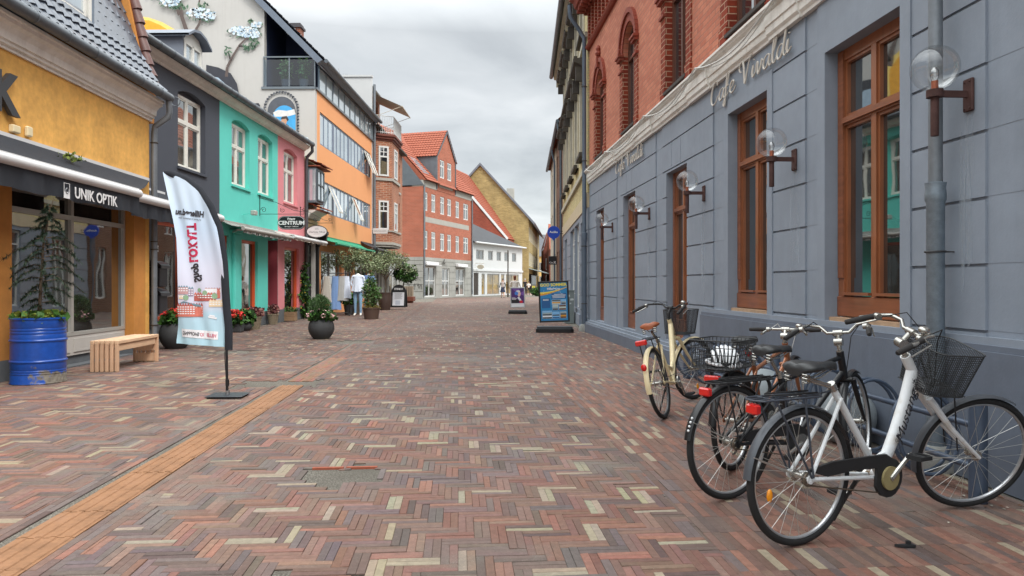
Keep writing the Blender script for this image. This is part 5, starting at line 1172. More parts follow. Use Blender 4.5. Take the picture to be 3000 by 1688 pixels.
b = MB(); b.box(3, 4, 2.2, 3.2, 12, 14.3); b.build('chimney', CON, yg, smooth=False)
gc = MB(); gc.quad((.5, 0, 3.3), (16, 0, 3.3), (16, -2.4, 2.7), (.5, -2.4, 2.7)); 
for i in range(9): gc.beam((.5+i*1.93, 0, 3.28), (.5+i*1.93, -2.4, 2.68), .08, .1)
gc.build('glass_canopy', paint('canopy_glass', S(150, 164, 164), .25, .1), yg)
# ---- street end
def block(name, label, cx0, cx1, Y, h, wallm, roofm, ridge, rows, depth=8, gable=False, fm=BWHT):
    x0, x1 = (cx0-1500)*Y/FP, (cx1-1500)*Y/FP; P = plane_m(x0, Y, 1, 0)  # x to the right, y away
    P = Matrix.Translation((x0, Y, 0)); t = bld(name, label, 'building', P, 0); w = x1-x0; n_ = max(1, int(w/1.8)); rc = []
    for i in range(n_):
        c = w*(i+.5)/n_
        for z0, z1 in rows: rc.append((c-.45, c+.45, z0, z1))
    wall_part(t, 0, w, 0, h, [(a, b, c, d, ('h', .12)) for a, b, c, d in rc], [wallm], depth)
    for a, b, c, d in rc: win(t, a+.01, b-.01, c, d-.01, .05, fm, GLU, fw=.12, vb=(.5,), bw=.1)
    rf = MB()
    if gable:
        rf.add([(-.1, -.1, h), (w/2, -.1, ridge), (w/2, depth, ridge), (-.1, depth, h), (w+.1, -.1, h), (w+.1, depth, h)], [(0, 1, 2, 3), (1, 4, 5, 2)]); g_ = MB(); g_.poly([(0, 0, h), (w, 0, h), (w/2, 0, ridge-.1)]); g_.build('gable', wallm, t, smooth=False)
    else: rf.add([(0, -.3, h), (w, -.3, h), (w, depth*.45, ridge), (0, depth*.45, ridge), (0, depth, h), (w, depth, h)], [(0, 1, 2, 3), (3, 2, 5, 4), (0, 3, 4), (1, 5, 2)])
    rf.build('roof', roofm, t, smooth=False); return t
block('far_yellow_house', 'small yellow house at the far end of the street', 1570, 1594, 134, 6.3, paint('far_yellow', S(220, 186, 120), .8), SLT, 8.6, ((3.6, 5.2), (.8, 2.6)))
block('far_mansard_house', 'dark roofed house with white dormers high at the street end', 1572, 1608, 160, 9.5, MC['slate_dark'], SLT, 12.4, ((7.4, 8.8), (4.5, 6.2)), fm=WF)
FRB = brick('far_red_brick', S(130, 72, 58), S(108, 58, 48), S(130, 100, 88), bw=.4, bh=.14)
block('far_red_gable_house', 'dark red brick house with orange tiled roof under the round blue sign', 1592, 1622, 112, 6.6, FRB, TILE, 9.6, ((3.4, 5.2), (.6, 2.6)), gable=True)
block('far_brick_house', 'dark brick house half hidden behind the square black sign', 1610, 1650, 104, 6.2, FRB, TILE, 10.2, ((3.2, 5.0), (.6, 2.4)))
# ================================================================ PLANTS AND POTS
LF = [leafm('leaf_mid', S(78, 118, 52), S(50, 84, 36)), leafm('leaf_dark', S(44, 74, 34), S(30, 54, 28))]
REDF = paint('geranium_red', S(214, 44, 38), .6, .2, 20, 0); PNKF = paint('pale_pink_bloom', S(240, 196, 196), .6, .12, 20, 0)
OLV = [leafm('olive_leaf', S(120, 134, 92), S(76, 92, 58)), leafm('olive_leaf_pale', S(158, 166, 132), S(108, 120, 84))]
BARK = wood('bark', S(98, 84, 70), .9, .35); POTG = paint('dark_pot', S(56, 58, 60), .75, .2, 6, .3); SOIL = paint('soil', S(46, 36, 28), .95, .3, 20, .5)
def soil(mb, c, r0, z): mb.lathe([(0, z), (r0, z)], c, 16)
def bowl(t, R, h, m, s=24):
    b = MB(); n_ = 12; pr = [(0, 0)]+[(R*(math.sin(math.pi*(.16+.60*i/n_)))**.75, h*(i/n_)) for i in range(n_+1)]; rt = pr[-1][0]
    pr += [(rt-.03, h), (rt-.04, h-.06), (0, h-.06)]; b.lathe(pr, n=s); return b.build('pot', m, t), rt
def pcone(t, r0, r1, h, m, name='pot', rim=.03, n=20):
    b = MB(); b.lathe([(0, 0), (r0, 0), (r0+(r1-r0)*.9, h-rim*1.6), (r1+rim*.3, h-rim*1.5), (r1+rim*.4, h), (r1-rim, h), (r1-rim, h-.05), (0, h-.05)], n=n); return b.build(name, m, t)
def blooms(mb, c, rad, n, s, rg, petals=6):
    for _ in range(n):
        a = rg.uniform(0, 6.28); u = rg.uniform(.0, 1); el_ = math.acos(1-u*.85); p = Vector((c[0]+rad[0]*math.sin(el_)*math.cos(a), c[1]+rad[1]*math.sin(el_)*math.sin(a), c[2]+rad[2]*math.cos(el_)))
        for k in range(petals+4):
            d = Vector((rg.gauss(0, 1), rg.gauss(0, 1), rg.gauss(0, 1)+.4)).normalized(); w = d.cross(Vector((rg.gauss(0, 1), rg.gauss(0, 1), 1))).normalized(); q = p+d*s*.5
            mb.add([q-w*s*.4, q+d*s*.3-w.cross(d)*s*.3, q+w*s*.4, q+d*s*.3+w.cross(d)*s*.3], [(0, 1, 2, 3)])
def pos(px, py): Y = FP*HC/(py-HY); return ((px-1500)*Y/FP, Y, 0)
pr7 = random.Random(21)
x, y, _ = pos(497, 1024); t = thing('flower_pot', 'dark ball pot of red geraniums below the mailboxes', 'flower pot', (x, y+.25, 0)); _, rt = bowl(t, .31, .50, POTG)
b = MB(); leaves(b, (0, 0, .56), (.27, .27, .14), 650, .09, pr7, .7, th=-.6); leaves(b, (0, 0, .66), (.2, .2, .1), 200, .09, pr7, .7, th=-.6); b.build('foliage', LF, t); b = MB(); blooms(b, (0, 0, .62), (.26, .26, .15), 22, .055, pr7); b.build('blossoms', REDF, t)
x, y, _ = pos(933, 995); t = thing('flower_pot', 'dark ball pot with white pink flowers standing alone in the street', 'flower pot', (x, y+.25, 0)); bowl(t, .30, .46, POTG)
b = MB(); leaves(b, (0, 0, .55), (.32, .3, .15), 900, .085, pr7, .8, th=-.7); b.build('foliage', LF, t)
b = MB()
for _ in range(2600):
    a = pr7.uniform(0, 6.28); r_ = pr7.random()**.6; h_ = pr7.uniform(0, 1); p = Vector((.26*r_*math.cos(a)*(1-.35*h_**3)-.03, .24*r_*math.sin(a), .60+.42*h_*(1-.3*r_*r_))); d = Vector((math.cos(a)*r_, math.sin(a)*r_, 1.1)).normalized()+Vector((pr7.gauss(0, .35), pr7.gauss(0, .35), pr7.gauss(0, .2))); d.normalize(); w = d.cross(Vector((pr7.gauss(0, 1), pr7.gauss(0, 1), .2))).normalized()*.006
    b.add([p-w, p+w, p+d*.07], [(0, 1, 2)], pr7.choice((0, 1)))
b.build('heather_bush', [leafm('sage_needle', S(104, 134, 86), S(70, 100, 60)), LF[1]], t)
b = MB(); blooms(b, (0, -.02, .50), (.33, .32, .17), 13, .07, pr7, 8); blooms(b, (.22, -.05, .5), (.1, .1, .08), 4, .07, pr7, 8); b.build('blossoms', PNKF, t)
x, y, _ = pos(684, 974); t = thing('flower_trough', 'dark trough packed with bright red flowers left of the round grey pot', 'flower pot', (x, y+.1, 0))
b = MB(); b.rbox(-.2, .2, -.13, .13, 0, .24, .02); b.build('pot', POTG, t); b = MB(); leaves(b, (0, 0, .34), (.26, .2, .18), 500, .1, pr7, .7, th=-.6); b.build('foliage', LF, t); b = MB(); blooms(b, (0, -.05, .34), (.26, .22, .24), 46, .06, pr7); b.build('blossoms', REDF, t)
x, y, _ = pos(716, 970); t = thing('flower_pot', 'small grey pot with trailing green leaves beside the red flowers', 'flower pot', (x, y+.1, 0)); bowl(t, .17, .24, POTG); b = MB(); leaves(b, (0, 0, .36), (.22, .2, .2), 420, .1, pr7, .75, th=-.5); b.build('foliage', LF, t)
WK = None; g = G('wicker'); o = g.n('TexCoord').outputs['Object']; w1 = g.n('TexWave', wave_type='BANDS', bands_direction='Z'); w1.inputs['Scale'].default_value = 22; w1.inputs['Distortion'].default_value = 2; w1.inputs['Detail Scale'].default_value = 3; g.l(o, w1.inputs['Vector'])
g.l(g.ramp(w1.outputs[0], [(.2, S(88, 74, 60)), (.7, S(182, 166, 140))]), g.b.inputs['Base Color']); g.b.inputs['Roughness'].default_value = .9; g.bump(w1.outputs[0], .8, .02); WK = g.m
HTH = [leafm('burgundy_leaf', S(112, 56, 60), S(72, 34, 40)), leafm('burgundy_tip', S(160, 118, 106), S(110, 66, 66))]
for px_, py_, lab, k_ in ((743, 966, 'wicker basket of pink burgundy heather in front of the turquoise pier', 1.0), (796, 951, 'wicker basket with dark red leaves in front of the pink doorway', .9)):
    x, y, _ = pos(px_, py_); t = thing('wicker_basket', lab, 'basket', (x, y+.12, 0), group='wicker planters by the turquoise shop'); pcone(t, .13, .18, .36*k_, WK, 'basket', .02)
    b = MB(); b.torus((0, 0, .36*k_), .17, .012, 'z', 20, 6); b.tube([(.16*math.cos(a*math.pi/8), 0, .36*k_+.16*math.sin(a*math.pi/8)) for a in range(9)], .012, 6) if k_ < 1 else None; b.build('rim', WK, t)
    b = MB(); leaves(b, (0, 0, .36*k_+.12), (.24, .2, .14) if k_ == 1 else (.15, .15, .18), 700, .07, pr7, .6, th=-.6); b.build('foliage', HTH, t)
x, y, _ = pos(840, 942); t = thing('wooden_planter', 'square wooden planter box below the pink house door frame', 'planter', (x, y+.15, 0)); WD = wood('old_planter_wood', S(140, 112, 84), .85, .3, 'x')
b = MB()
for k in range(2): b.rbox(-.27, .27, -.16, -.135, .02+.155*k, .17+.155*k, .004); b.rbox(-.27, .27, .135, .16, .02+.155*k, .17+.155*k, .004); b.rbox(-.27, -.245, -.135, .135, .02+.155*k, .17+.155*k, .004); b.rbox(.245, .27, -.135, .135, .02+.155*k, .17+.155*k, .004)
b.box(-.25, .25, -.135, .135, .02, .27); b.build('box', WD, t); b = MB(); leaves(b, (.02, 0, .38), (.3, .16, .1), 320, .08, pr7, .4, th=-.6); b.build('foliage', [LF[0], OLV[0]], t)
# climbing plant
t = thing('climbing_plant', 'thin climbing plant with yellow fruit on the corner of the pink house', 'plant', (-7.62, 26.3, 0)); b = MB(); b.tube([(0, 0, 0), (.05, .1, .8), (-.03, .15, 1.6), (.02, .2, 2.3)], .012, 5); b.build('stem', BARK, t)
b = MB()
for k in range(14): leaves(b, (pr7.uniform(-.12, .12), .05+pr7.uniform(-.2, .15), .15+k*.14), (.17-.006*k, .2, .13), 60 if k < 11 else 20, .09, pr7, .8, th=-.6)
b.build('foliage', LF, t); b = MB()
for _ in range(14): b.sphere((pr7.uniform(-.15, .1), pr7.uniform(-.25, 0), pr7.uniform(.2, 1.4)), .022, 8, 5)
b.build('fruit', paint('yellow_fruit', S(222, 186, 60), .5, .1), t)
# blue oil drum with young fir
BLU = None; g = G('drum_blue'); o = g.n('TexCoord').outputs['Object']; sp = g.n('SeparateXYZ'); g.l(o, sp.inputs[0]); n1 = g.noise(o, 4, 5); n2 = g.noise(o, 20, 4)
msk = g.math('SUBTRACT', g.math('ADD', n1, g.math('MULTIPLY', g.math('ADD', sp.outputs[0], sp.outputs[1]), .25)), g.math('MULTIPLY', sp.outputs[2], .62))
f_ = g.ramp(msk, [(.47, g4(0)), (.51, g4(1))]); c = g.mix(f_, g.mix(1., S(24, 72, 156), g.ramp(n2, [(.3, g4(.85)), (.7, g4(1.12))]), 'MULTIPLY'), g.ramp(n2, [(.3, S(82, 74, 66)), (.7, S(128, 122, 110))]))
g.l(c, g.b.inputs['Base Color']); g.l(g.math('ADD', g.math('MULTIPLY', f_, .5), .28), g.b.inputs['Roughness']); BLU = g.m
t = thing('oil_drum', 'blue dented oil drum used as a planter at the optician window', 'oil drum', (-6.22, 9.42, 0)); b = MB(); Rd = .315; pr = [(0, .0), (Rd, 0), (Rd+.01, .01), (Rd, .03)]
def ribz(z): return [(Rd, z-.02), (Rd+.012, z-.008), (Rd+.014, z), (Rd+.012, z+.008), (Rd, z+.02)]
for z in (.12, .15, .18): pr += [(Rd, z-.012), (Rd-.006, z), (Rd, z+.012)]
pr += ribz(.29)+ribz(.56)
for z in (.64, .68, .72): pr += [(Rd, z-.012), (Rd-.006, z), (Rd, z+.012)]
pr += [(Rd, .82), (Rd+.012, .835), (Rd+.012, .85), (Rd-.01, .855), (Rd-.015, .80), (0, .80)]; b.lathe(pr, n=40); b.build('drum', BLU, t); b = MB(); b.lathe([(0, .805), (.29, .805)], n=20); b.build('soil', SOIL, t)
b = MB(); leaves(b, (0, 0, .86), (.31, .31, .05), 520, .07, pr7, .8, th=-.9); b.build('ground_cover', [LF[0], leafm('lime_leaf', S(150, 160, 70), S(104, 120, 48))], t)
t = thing('young_fir', 'sparse young fir with drooping branches growing in the blue drum', 'tree', (-6.22, 9.42, .8)); b = MB(); b.tube([(0, 0, 0), (.03, 0, .5), (.06, 0, 1.0), (.14, 0, 1.45), (.20, 0, 1.62)], [.022, .018, .013, .008, .003], 7); tr_ = b
nd = MB(); fr_ = random.Random(8)
for k in range(44):
    h_ = .12+1.42*(k/44)**.9; c = Vector((.03+.1*h_/1.4, 0, h_)); a = k*2.4+fr_.uniform(-.3, .3); ln = .17+.36*math.sin(math.pi*min(1, (h_+.28)/1.75))*(1 if h_ > .5 else .5); ln *= fr_.uniform(.7, 1.15)
    if h_ > 1.3: ln *= .55
    pts = [c+Vector((math.cos(a)*ln*s, math.sin(a)*ln*s, (.16*s-.30*s*s)*ln/.4)) for s in (0, .33, .66, 1)]; tr_.tube(pts, [.008, .006, .004, .002], 5)
    for j in range(170):
        s = fr_.uniform(.12, 1); i = min(2, int(s*3)); p = pts[i].lerp(pts[i+1], s*3-i); d = (Vector((fr_.gauss(0, 1), fr_.gauss(0, 1), fr_.gauss(0, 1)-.3))).normalized()*.9+(pts[3]-pts[0]).normalized()*.5; w = d.cross(Vector((0, 0, 1))).normalized()*.006; nd.add([p-w, p+w, p+d*.06], [(0, 1, 2)], fr_.choice((0, 1)))
tr_.build('trunk', BARK, t); nd.build('needles', [leafm('fir_needle', S(60, 82, 58), S(38, 56, 44)), leafm('fir_needle_dark', S(42, 60, 46), S(28, 42, 34))], t)
# bench of vertical boards
t = thing('wooden_bench', 'low bench of pale slats in front of the optician window', 'bench', (-5.97, 10.5, 0), (0, 0, R_(4))); PW_ = wood('pale_pine', S(216, 180, 146), .7, .2, 'y'); PW2 = wood('pale_pine_upright', S(206, 168, 136), .75, .25, 'z')
b = MB()
for k in range(6): x0 = -.205+k*.07; b.rbox(x0, x0+.046, 0, 1.42, .405, .455, .005)
b.build('seat', PW_, t)
for y0, y1 in ((.0, .045), (1.375, 1.42)):
    b = MB()
    for k in range(6): x0 = -.205+k*.07; b.rbox(x0, x0+.046, y0, y1, 0, .403, .004)
    for z in (.02, .19): b.box(-.16, .15, y0+.045 if y0 < .5 else y0-.03, (y0+.075) if y0 < .5 else y0, z, z+.13)
    b.build('leg_panel', PW2, t)
b = MB(); b.rbox(-.19, -.15, .08, 1.34, .30, .40, .004); b.rbox(.13, .17, .08, 1.34, .30, .40, .004); b.build('rail', PW_, t)
# olive trees and shrubs in pots
def olive(t, z0, ztrunk, crown, n, seed, rad, dens=1.0, k_=7, tk=.035):
    g_ = random.Random(seed); b = MB(); lv = MB(); base = Vector((0, 0, z0)); fork_ = Vector((.03, 0, ztrunk)); b.tube([base, base.lerp(fork_, .5)+Vector((.03, .02, 0)), fork_], [tk, tk*.85, tk*.75], 8)
    for k in range(k_):
        a = 2*math.pi*k/k_+g_.uniform(-.3, .3); q = Vector((crown[0]+rad[0]*.62*math.cos(a), crown[1]+rad[1]*.62*math.sin(a), crown[2]+g_.uniform(-.4, .45)*rad[2])); m_ = fork_.lerp(q, .5)+Vector((g_.uniform(-.08, .08), g_.uniform(-.08, .08), .08)); b.tube([fork_, m_, q], [tk*.6, tk*.4, tk*.15], 6)
        for j in range(5):
            q2 = q+Vector((g_.uniform(-1, 1)*rad[0]*.55, g_.uniform(-1, 1)*rad[1]*.55, g_.uniform(-.6, .8)*rad[2]*.7)); b.tube([m_.lerp(q, .4+.15*j), m_.lerp(q2, .7), q2], [tk*.25, tk*.18, .003], 4)
            leaves(lv, q2, (rad[0]*.34, rad[1]*.34, rad[2]*.34), int(n*dens/(k_*5)), .10, g_, .22, th=-.3)
    b.build('trunk', BARK, t); lv.build('crown', OLV, t)
BRP = paint('brown_planter', S(84, 64, 54), .7, .15, 3, .2); TPP = paint('taupe_pot', S(88, 80, 72), .7, .2, 3, .2); DBP = paint('dark_brown_pot', S(70, 54, 48), .55, .25, 3, .25)
x, y, _ = pos(1083, 936); t = thing('potted_shrub', 'wild bushy shrub in a low brown pot, nearest of the clothes shop pots', 'plant', (x, y+.3, 0)); pcone(t, .25, .31, .42, BRP, n=28)
b = MB(); g_ = random.Random(31)
for k in range(46): a = g_.uniform(0, 6.28); r_ = g_.uniform(.05, .42); q = Vector((r_*math.cos(a), r_*math.sin(a), g_.uniform(.7, 1.42)-.5*r_)); b.tube([(q.x*.2, q.y*.2, .36), (q.x*.6, q.y*.6, .36+(q.z-.36)*.6), q], [.008, .006, .002], 4)
b.build('stems', BARK, t); b = MB()
for z_, rx_, n_ in ((.62, .3, 420), (.85, .36, 700), (1.08, .34, 620), (1.3, .24, 320), (1.48, .14, 90)): leaves(b, (g_.uniform(-.04, .04), 0, z_), (rx_, rx_, .2), n_, .075, g_, .35, th=-.2)
b.build('foliage', [LF[0], OLV[0]], t); b = MB(); leaves(b, (0, 0, .44), (.3, .3, .06), 260, .1, g_, .15, th=-.9); b.build('dry_grass', paint('dry_grass', S(150, 136, 70), .9, .2), t)
x, y, _ = pos(1037, 922); t = thing('potted_olive_tree', 'olive tree in a tall taupe pot behind the mannequins', 'tree', (x, y+.2, 0), group='olive trees in tall pots'); pcone(t, .17, .30, .92, TPP); olive(t, .85, 1.45, (.1, 0, 2.15), 2500, 5, (.95, .7, .62))
x, y, _ = pos(1125, 909); t = thing('potted_olive_tree', 'olive tree in a dark brown pot just left of the black pavement sign', 'tree', (x, y+.25, 0), group='olive trees in tall pots')
b = MB(); b.lathe([(0, 0), (.24, 0), (.31, .3), (.33, .6), (.29, .8), (.31, .85), (.27, .85), (.26, .78), (0, .78)], n=24); b.build('pot', DBP, t); olive(t, .75, 1.45, (.15, 0, 2.3), 2200, 9, (1.05, .7, .7))
t = thing('dark_shrub', 'dark green bushy shrub hanging near the stone corner behind the sign', 'plant', (-6.6, 43, 0)); b = MB(); b.tube([(0, 0, 0), (.05, 0, 1), (.2, 0, 1.9)], [.05, .04, .02], 6); b.build('trunk', BARK, t); b = MB(); leaves(b, (.2, 0, 1.9), (.75, .6, .6), 1500, .16, g_, .3, th=-.2); b.build('foliage', LF, t)
t = thing('fig_shrub', 'low green shrub in a pot at the foot of the clothes rack', 'plant', (-6.75, 29.6, 0)); pcone(t, .14, .2, .4, POTG); b = MB(); leaves(b, (0, 0, .62), (.32, .3, .25), 500, .12, g_, .5, th=-.4); b.build('foliage', LF, t)
# ================================================================ CLOTHES SHOP
def garment(t, x, y, z1, z0, w0, w1, m, n=36, dep=.1, seed=0, name='garment'):
    g_ = random.Random(seed); b = MB(); rows = 9; vs = []
    for j in range(rows+1):
        u = j/rows; z = z1+(z0-z1)*u; w = w0+(w1-w0)*u; d = dep*(.6+.6*u)
        for i in range(n): a = 2*math.pi*i/n; f_ = 1+.09*u*math.sin(a*9+seed)+.03*math.sin(a*5); vs.append((x+w/2*math.cos(a)*f_, y+d/2*math.sin(a)*f_*1.3, z+.015*u*math.sin(a*3)))
    b.add(vs, [(j*n+i, j*n+(i+1) % n, (j+1)*n+(i+1) % n, (j+1)*n+i) for j in range(rows) for i in range(n)]+[tuple(range(n))]); return b.build(name, m, t)
t = thing('clothes_rack', 'black clothes rail on castors in front of the orange building', 'clothes rack', (-7.05, 28.6, 0), (0, 0, R_(12)))
b = MB()
for x in (-.5, .55): b.tube([(x, 0, .12), (x, 0, 1.7)], .018, 8); b.beam((x, -.28, .1), (x, .28, .1), .04, .03)
b.tube([(-.5, 0, 1.7), (.55, 0, 1.7)], .018, 8); b.tube([(-.5, 0, .12), (.55, 0, .12)], .015, 8); b.build('frame', BLK, t)
for x in (-.5, .55):
    for y in (-.25, .25): c = MB(); c.lathe([(0, -.015), (.04, -.015), (.04, .015), (0, .015)], (x, y, .042), 12, axis='x'); c.build('castor', BLK, t)
CL = [paint('beige_cloth', S(184, 178, 168), .9, .1, 20, .3), paint('sky_blue_cloth', S(120, 150, 196), .9, .1, 20, .3), paint('grey_cloth', S(170, 170, 168), .9, .12, 10, .3), paint('denim', S(132, 166, 196), .9, .12, 14, .3), paint('white_shirt', S(214, 222, 236), .9, .08, 10, .3)]
for x, w0, w1, z0, m, lab in ((-.33, .26, .52, .55, 0, 'long pleated beige skirt at the left end of the clothes rail'), (-.0, .3, .44, .25, 1, 'pale blue dress hanging second on the clothes rail'), (.25, .3, .5, .6, 2, 'light grey flared skirt hanging third on the clothes rail'), (.45, .25, .35, .7, 4, 'off white top at the right end of the clothes rail')):
    tg = thing('hanging_garment', lab, 'clothing', (-7.05, 28.6, 0), (0, 0, R_(12)), 'clothes on the black rail'); garment(tg, x, 0, 1.58, z0, w0*.8, w1, CL[m], seed=int(x*10)); h = MB(); h.tube([(x-.15, 0, 1.57), (x, 0, 1.64), (x+.15, 0, 1.57)], .008, 5); h.tube([(x, 0, 1.64), (x, .01, 1.70), (x, .02, 1.73)], .004, 5); h.build('hanger', BLK, tg)
# skinned figures
def skin_mesh(J, E, root, sub=2):
    """J name->(pos,radius or (rx,ry)), E list of edges; returns evaluated mesh"""
    names = list(J); me = bpy.data.meshes.new('s'); me.from_pydata([J[n][0] for n in names], [(names.index(a), names.index(b)) for a, b in E], [])
    o = bpy.data.objects.new('s', me); COL.objects.link(o); o.modifiers.new('k', 'SKIN')
    sv = me.skin_vertices[0].data
    for i, n in enumerate(names): r_ = J[n][1]; sv[i].radius = r_ if isinstance(r_, tuple) else (r_, r_); sv[i].use_root = (n == root)
    ss = o.modifiers.new('u', 'SUBSURF'); ss.levels = sub; ss.render_levels = sub
    ev = bpy.data.meshes.new_from_object(o.evaluated_get(bpy.context.evaluated_depsgraph_get())); bpy.data.objects.remove(o); return ev
def seg_d(p, a, b): ab_ = b-a; t = max(0, min(1, (p-a).dot(ab_)/max(ab_.length_squared, 1e-9))); return (p-a-ab_*t).length
def figure(name, label, cat, loc, rz, h, mats, zones, step=.12, arms=((.25, 0, .0), (-.25, 0, .0)), head=True, hair=None, skirt=None, wide=1.0, lean=0):
    """zones: bone group -> material index (head, torso, uarm, farm, thigh, shin, foot)"""
    t = thing(name, label, cat, loc, (0, 0, rz)); k = h/1.75; V_ = lambda x, y, z: Vector((x*k, y*k, z*k)); s = wide
    J = {'pel': (V_(0, 0, .95), (.15*k*s, .11*k)), 'waist': (V_(0, .0, 1.12), (.125*k*s, .09*k)), 'chest': (V_(0, lean*.5, 1.32), (.155*k*s, .105*k)), 'neckb': (V_(0, lean, 1.46), (.075*k, .065*k)), 'neck': (V_(0, lean, 1.52), .05*k)}
    E = [('pel', 'waist'), ('waist', 'chest'), ('chest', 'neckb'), ('neckb', 'neck')]
    if head: J['hd'] = (V_(0, lean+.02, 1.60), (.07*k, .082*k)); J['hd2'] = (V_(0, lean+.01, 1.69), (.065*k, .078*k)); E += [('neck', 'hd'), ('hd', 'hd2')]
    for sd, (ax, ay, az_), st_ in ((-1, arms[0], step), (1, arms[1], -step)):
        n_ = 'l' if sd < 0 else 'r'
        J['sh'+n_] = (V_(.17*s*sd, lean, 1.42), .055*k); J['el'+n_] = (V_(.24*s*sd, ay*.4+lean*.7, 1.15+az_*.3), .042*k); J['wr'+n_] = (V_(.25*s*sd-ax*.3*sd, ay+.02+lean*.7, .90+az_), .028*k)
        E += [('chest', 'sh'+n_), ('sh'+n_, 'el'+n_), ('el'+n_, 'wr'+n_)]
        J['hp'+n_] = (V_(.09*sd, 0, .88), .095*k); J['kn'+n_] = (V_(.10*sd, st_*.6+.02, .50), .06*k); J['an'+n_] = (V_(.10*sd, st_, .09), .038*k); J['to'+n_] = (V_(.12*sd, st_+.16, .035), (.035*k, .028*k))
        E += [('pel', 'hp'+n_), ('hp'+n_, 'kn'+n_), ('kn'+n_, 'an'+n_), ('an'+n_, 'to'+n_)]
    me = skin_mesh(J, E, 'pel'); z_of = {'hd': 'head', 'hd2': 'head', 'neck': 'head'}
    def zone(a, b):
        if b.startswith('hd') or b == 'neck': return 'head'
        if b[:2] in ('el',): return 'uarm'
        if b[:2] == 'wr': return 'farm'
        if b[:2] in ('kn', 'hp'): return 'thigh'
        if b[:2] == 'an': return 'shin'
        if b[:2] == 'to': return 'foot'
        return 'torso'
    for m in mats: me.materials.append(m)
    for p in me.polygons:
        c = p.center; q = min(E, key=lambda e: seg_d(c, J[e[0]][0], J[e[1]][0])-(.0)); p.material_index = zones[zone(*q)]; p.use_smooth = True
    me.name = 'body'; o = bpy.data.objects.new('body', me); COL.objects.link(o); o.parent = t
    for n_, sd in (('l', -1), ('r', 1)):
        w = J['wr'+n_][0]; b = MB(); b.sphere((w.x, w.y+.01*k, w.z-.05*k), (.016*k, .038*k, .05*k), 10, 8)
        for j, (ln, yy) in enumerate(((.075, -.026), (.085, -.009), (.08, .009), (.062, .025))): b.tube([(w.x, w.y+yy*k, w.z-.085*k), (w.x-.006*sd*k, w.y+yy*k*1.1, w.z-(.085+ln*.55)*k), (w.x-.018*sd*k, w.y+yy*k, w.z-(.085+ln)*k)], [.009*k, .008*k, .006*k], 6)
        b.tube([(w.x, w.y+.03*k, w.z-.03*k), (w.x, w.y+.058*k, w.z-.06*k), (w.x-.008*sd, w.y+.06*k, w.z-.095*k)], [.011*k, .009*k, .007*k], 6); b.build('hand', mats[zones['head']], t)
    if head:
        f = MB(); H_ = J['hd'][0]; f.tube([(H_.x, H_.y+.075*k, H_.z+.045*k), (H_.x, H_.y+.098*k, H_.z+.008*k)], [.006*k, .014*k], 6)
        for sx_ in (-1, 1): f.sphere((H_.x+.068*sx_*k, H_.y, H_.z+.02*k), (.01*k, .02*k, .028*k), 8, 6)
        f.build('nose_and_ears', mats[zones['head']], t)
        f = MB()
        for sx_ in (-1, 1): f.sphere((H_.x+.028*sx_*k, H_.y+.074*k, H_.z+.048*k), (.012*k, .006*k, .007*k), 8, 5)
        f.tube([(H_.x-.022*k, H_.y+.08*k, H_.z-.03*k), (H_.x+.022*k, H_.y+.08*k, H_.z-.03*k)], .004*k, 5); f.build('eyes_and_mouth', paint('face_dark', S(70, 44, 40), .5), t)
        if hair:
            hm, ln = hair; b = MB(); c = J['hd2'][0]
            b.sphere((c.x, c.y-.018*k, c.z-.005*k), (.088*k, .098*k, .095*k), 16, 12); 
            if ln: b.sphere((c.x, c.y-.05*k, c.z-.07*k-ln*.3), (.08*k, .055*k, .07*k+ln*.5), 14, 10)
            b.build('hair', hm, t)
    if skirt: garment(t, 0, 0, .98*k, skirt[0], .27*k, skirt[1], mats[skirt[2]], dep=.26, seed=2, name='skirt')
    return t
SKN = paint('skin', S(206, 160, 136), .55, .06, 10, 0); NVC = paint('navy_cloth', S(40, 46, 66), .9, .1, 10, .2); BLC = paint('black_cloth', S(30, 30, 34), .9, .1, 10, .2); GRC = paint('grey_top', S(168, 156, 152), .9, .1, 10, .2); WHC = paint('white_top', S(226, 222, 216), .9, .06, 10, .2)
HR1 = paint('dark_brown_hair', S(58, 38, 30), .6, .2, 30, .3); HR2 = paint('auburn_hair', S(120, 66, 44), .6, .2, 30, .3); HR3 = paint('grey_hair', S(176, 170, 164), .6, .1, 30, .2); SHO = paint('shoe_dark', S(36, 34, 34), .5)
x, y, _ = pos(1473, 873); figure('person', 'woman in dark jacket and navy knee skirt walking towards the camera', 'person', (x, y, 0), math.pi, 1.70, [SKN, BLC, GRC, NVC, SHO], dict(head=0, torso=2, uarm=1, farm=1, thigh=3, shin=0, foot=4), .18, hair=(HR1, .08), skirt=(.52, .44, 3))
bpy.data.objects['person']
t = figure('person', 'person in a loose white top with auburn hair seen from behind', 'person', (.16, 40.5, 0), 0, 1.72, [SKN, WHC, BLC, SHO], dict(head=0, torso=1, uarm=1, farm=1, thigh=2, shin=2, foot=3), .1, hair=(HR2, .06), wide=1.25)
t = figure('person', 'older man in a dark open jacket over a white shirt, right of the auburn head', 'person', (1.42, 78, 0), math.pi+.5, 1.78, [SKN, BLC, WHC, SHO], dict(head=0, torso=1, uarm=1, farm=1, thigh=1, shin=1, foot=3), .06, hair=(HR3, 0), wide=1.1)
t = figure('person', 'woman in white top and black trousers with hands at her waist', 'person', (1.78, 76, 0), math.pi, 1.5, [SKN, WHC, BLC, SHO], dict(head=0, torso=1, uarm=1, farm=0, thigh=2, shin=2, foot=3), .08, arms=((.5, .15, .25), (.5, .15, .25)), hair=(HR1, .1))
t = figure('person', 'person in black standing behind the older man near the glass canopy', 'person', (1.62, 82, 0), 2.5, 1.45, [SKN, BLC, BLC, SHO], dict(head=0, torso=1, uarm=1, farm=1, thigh=2, shin=2, foot=3), .05, hair=(HR1, 0))
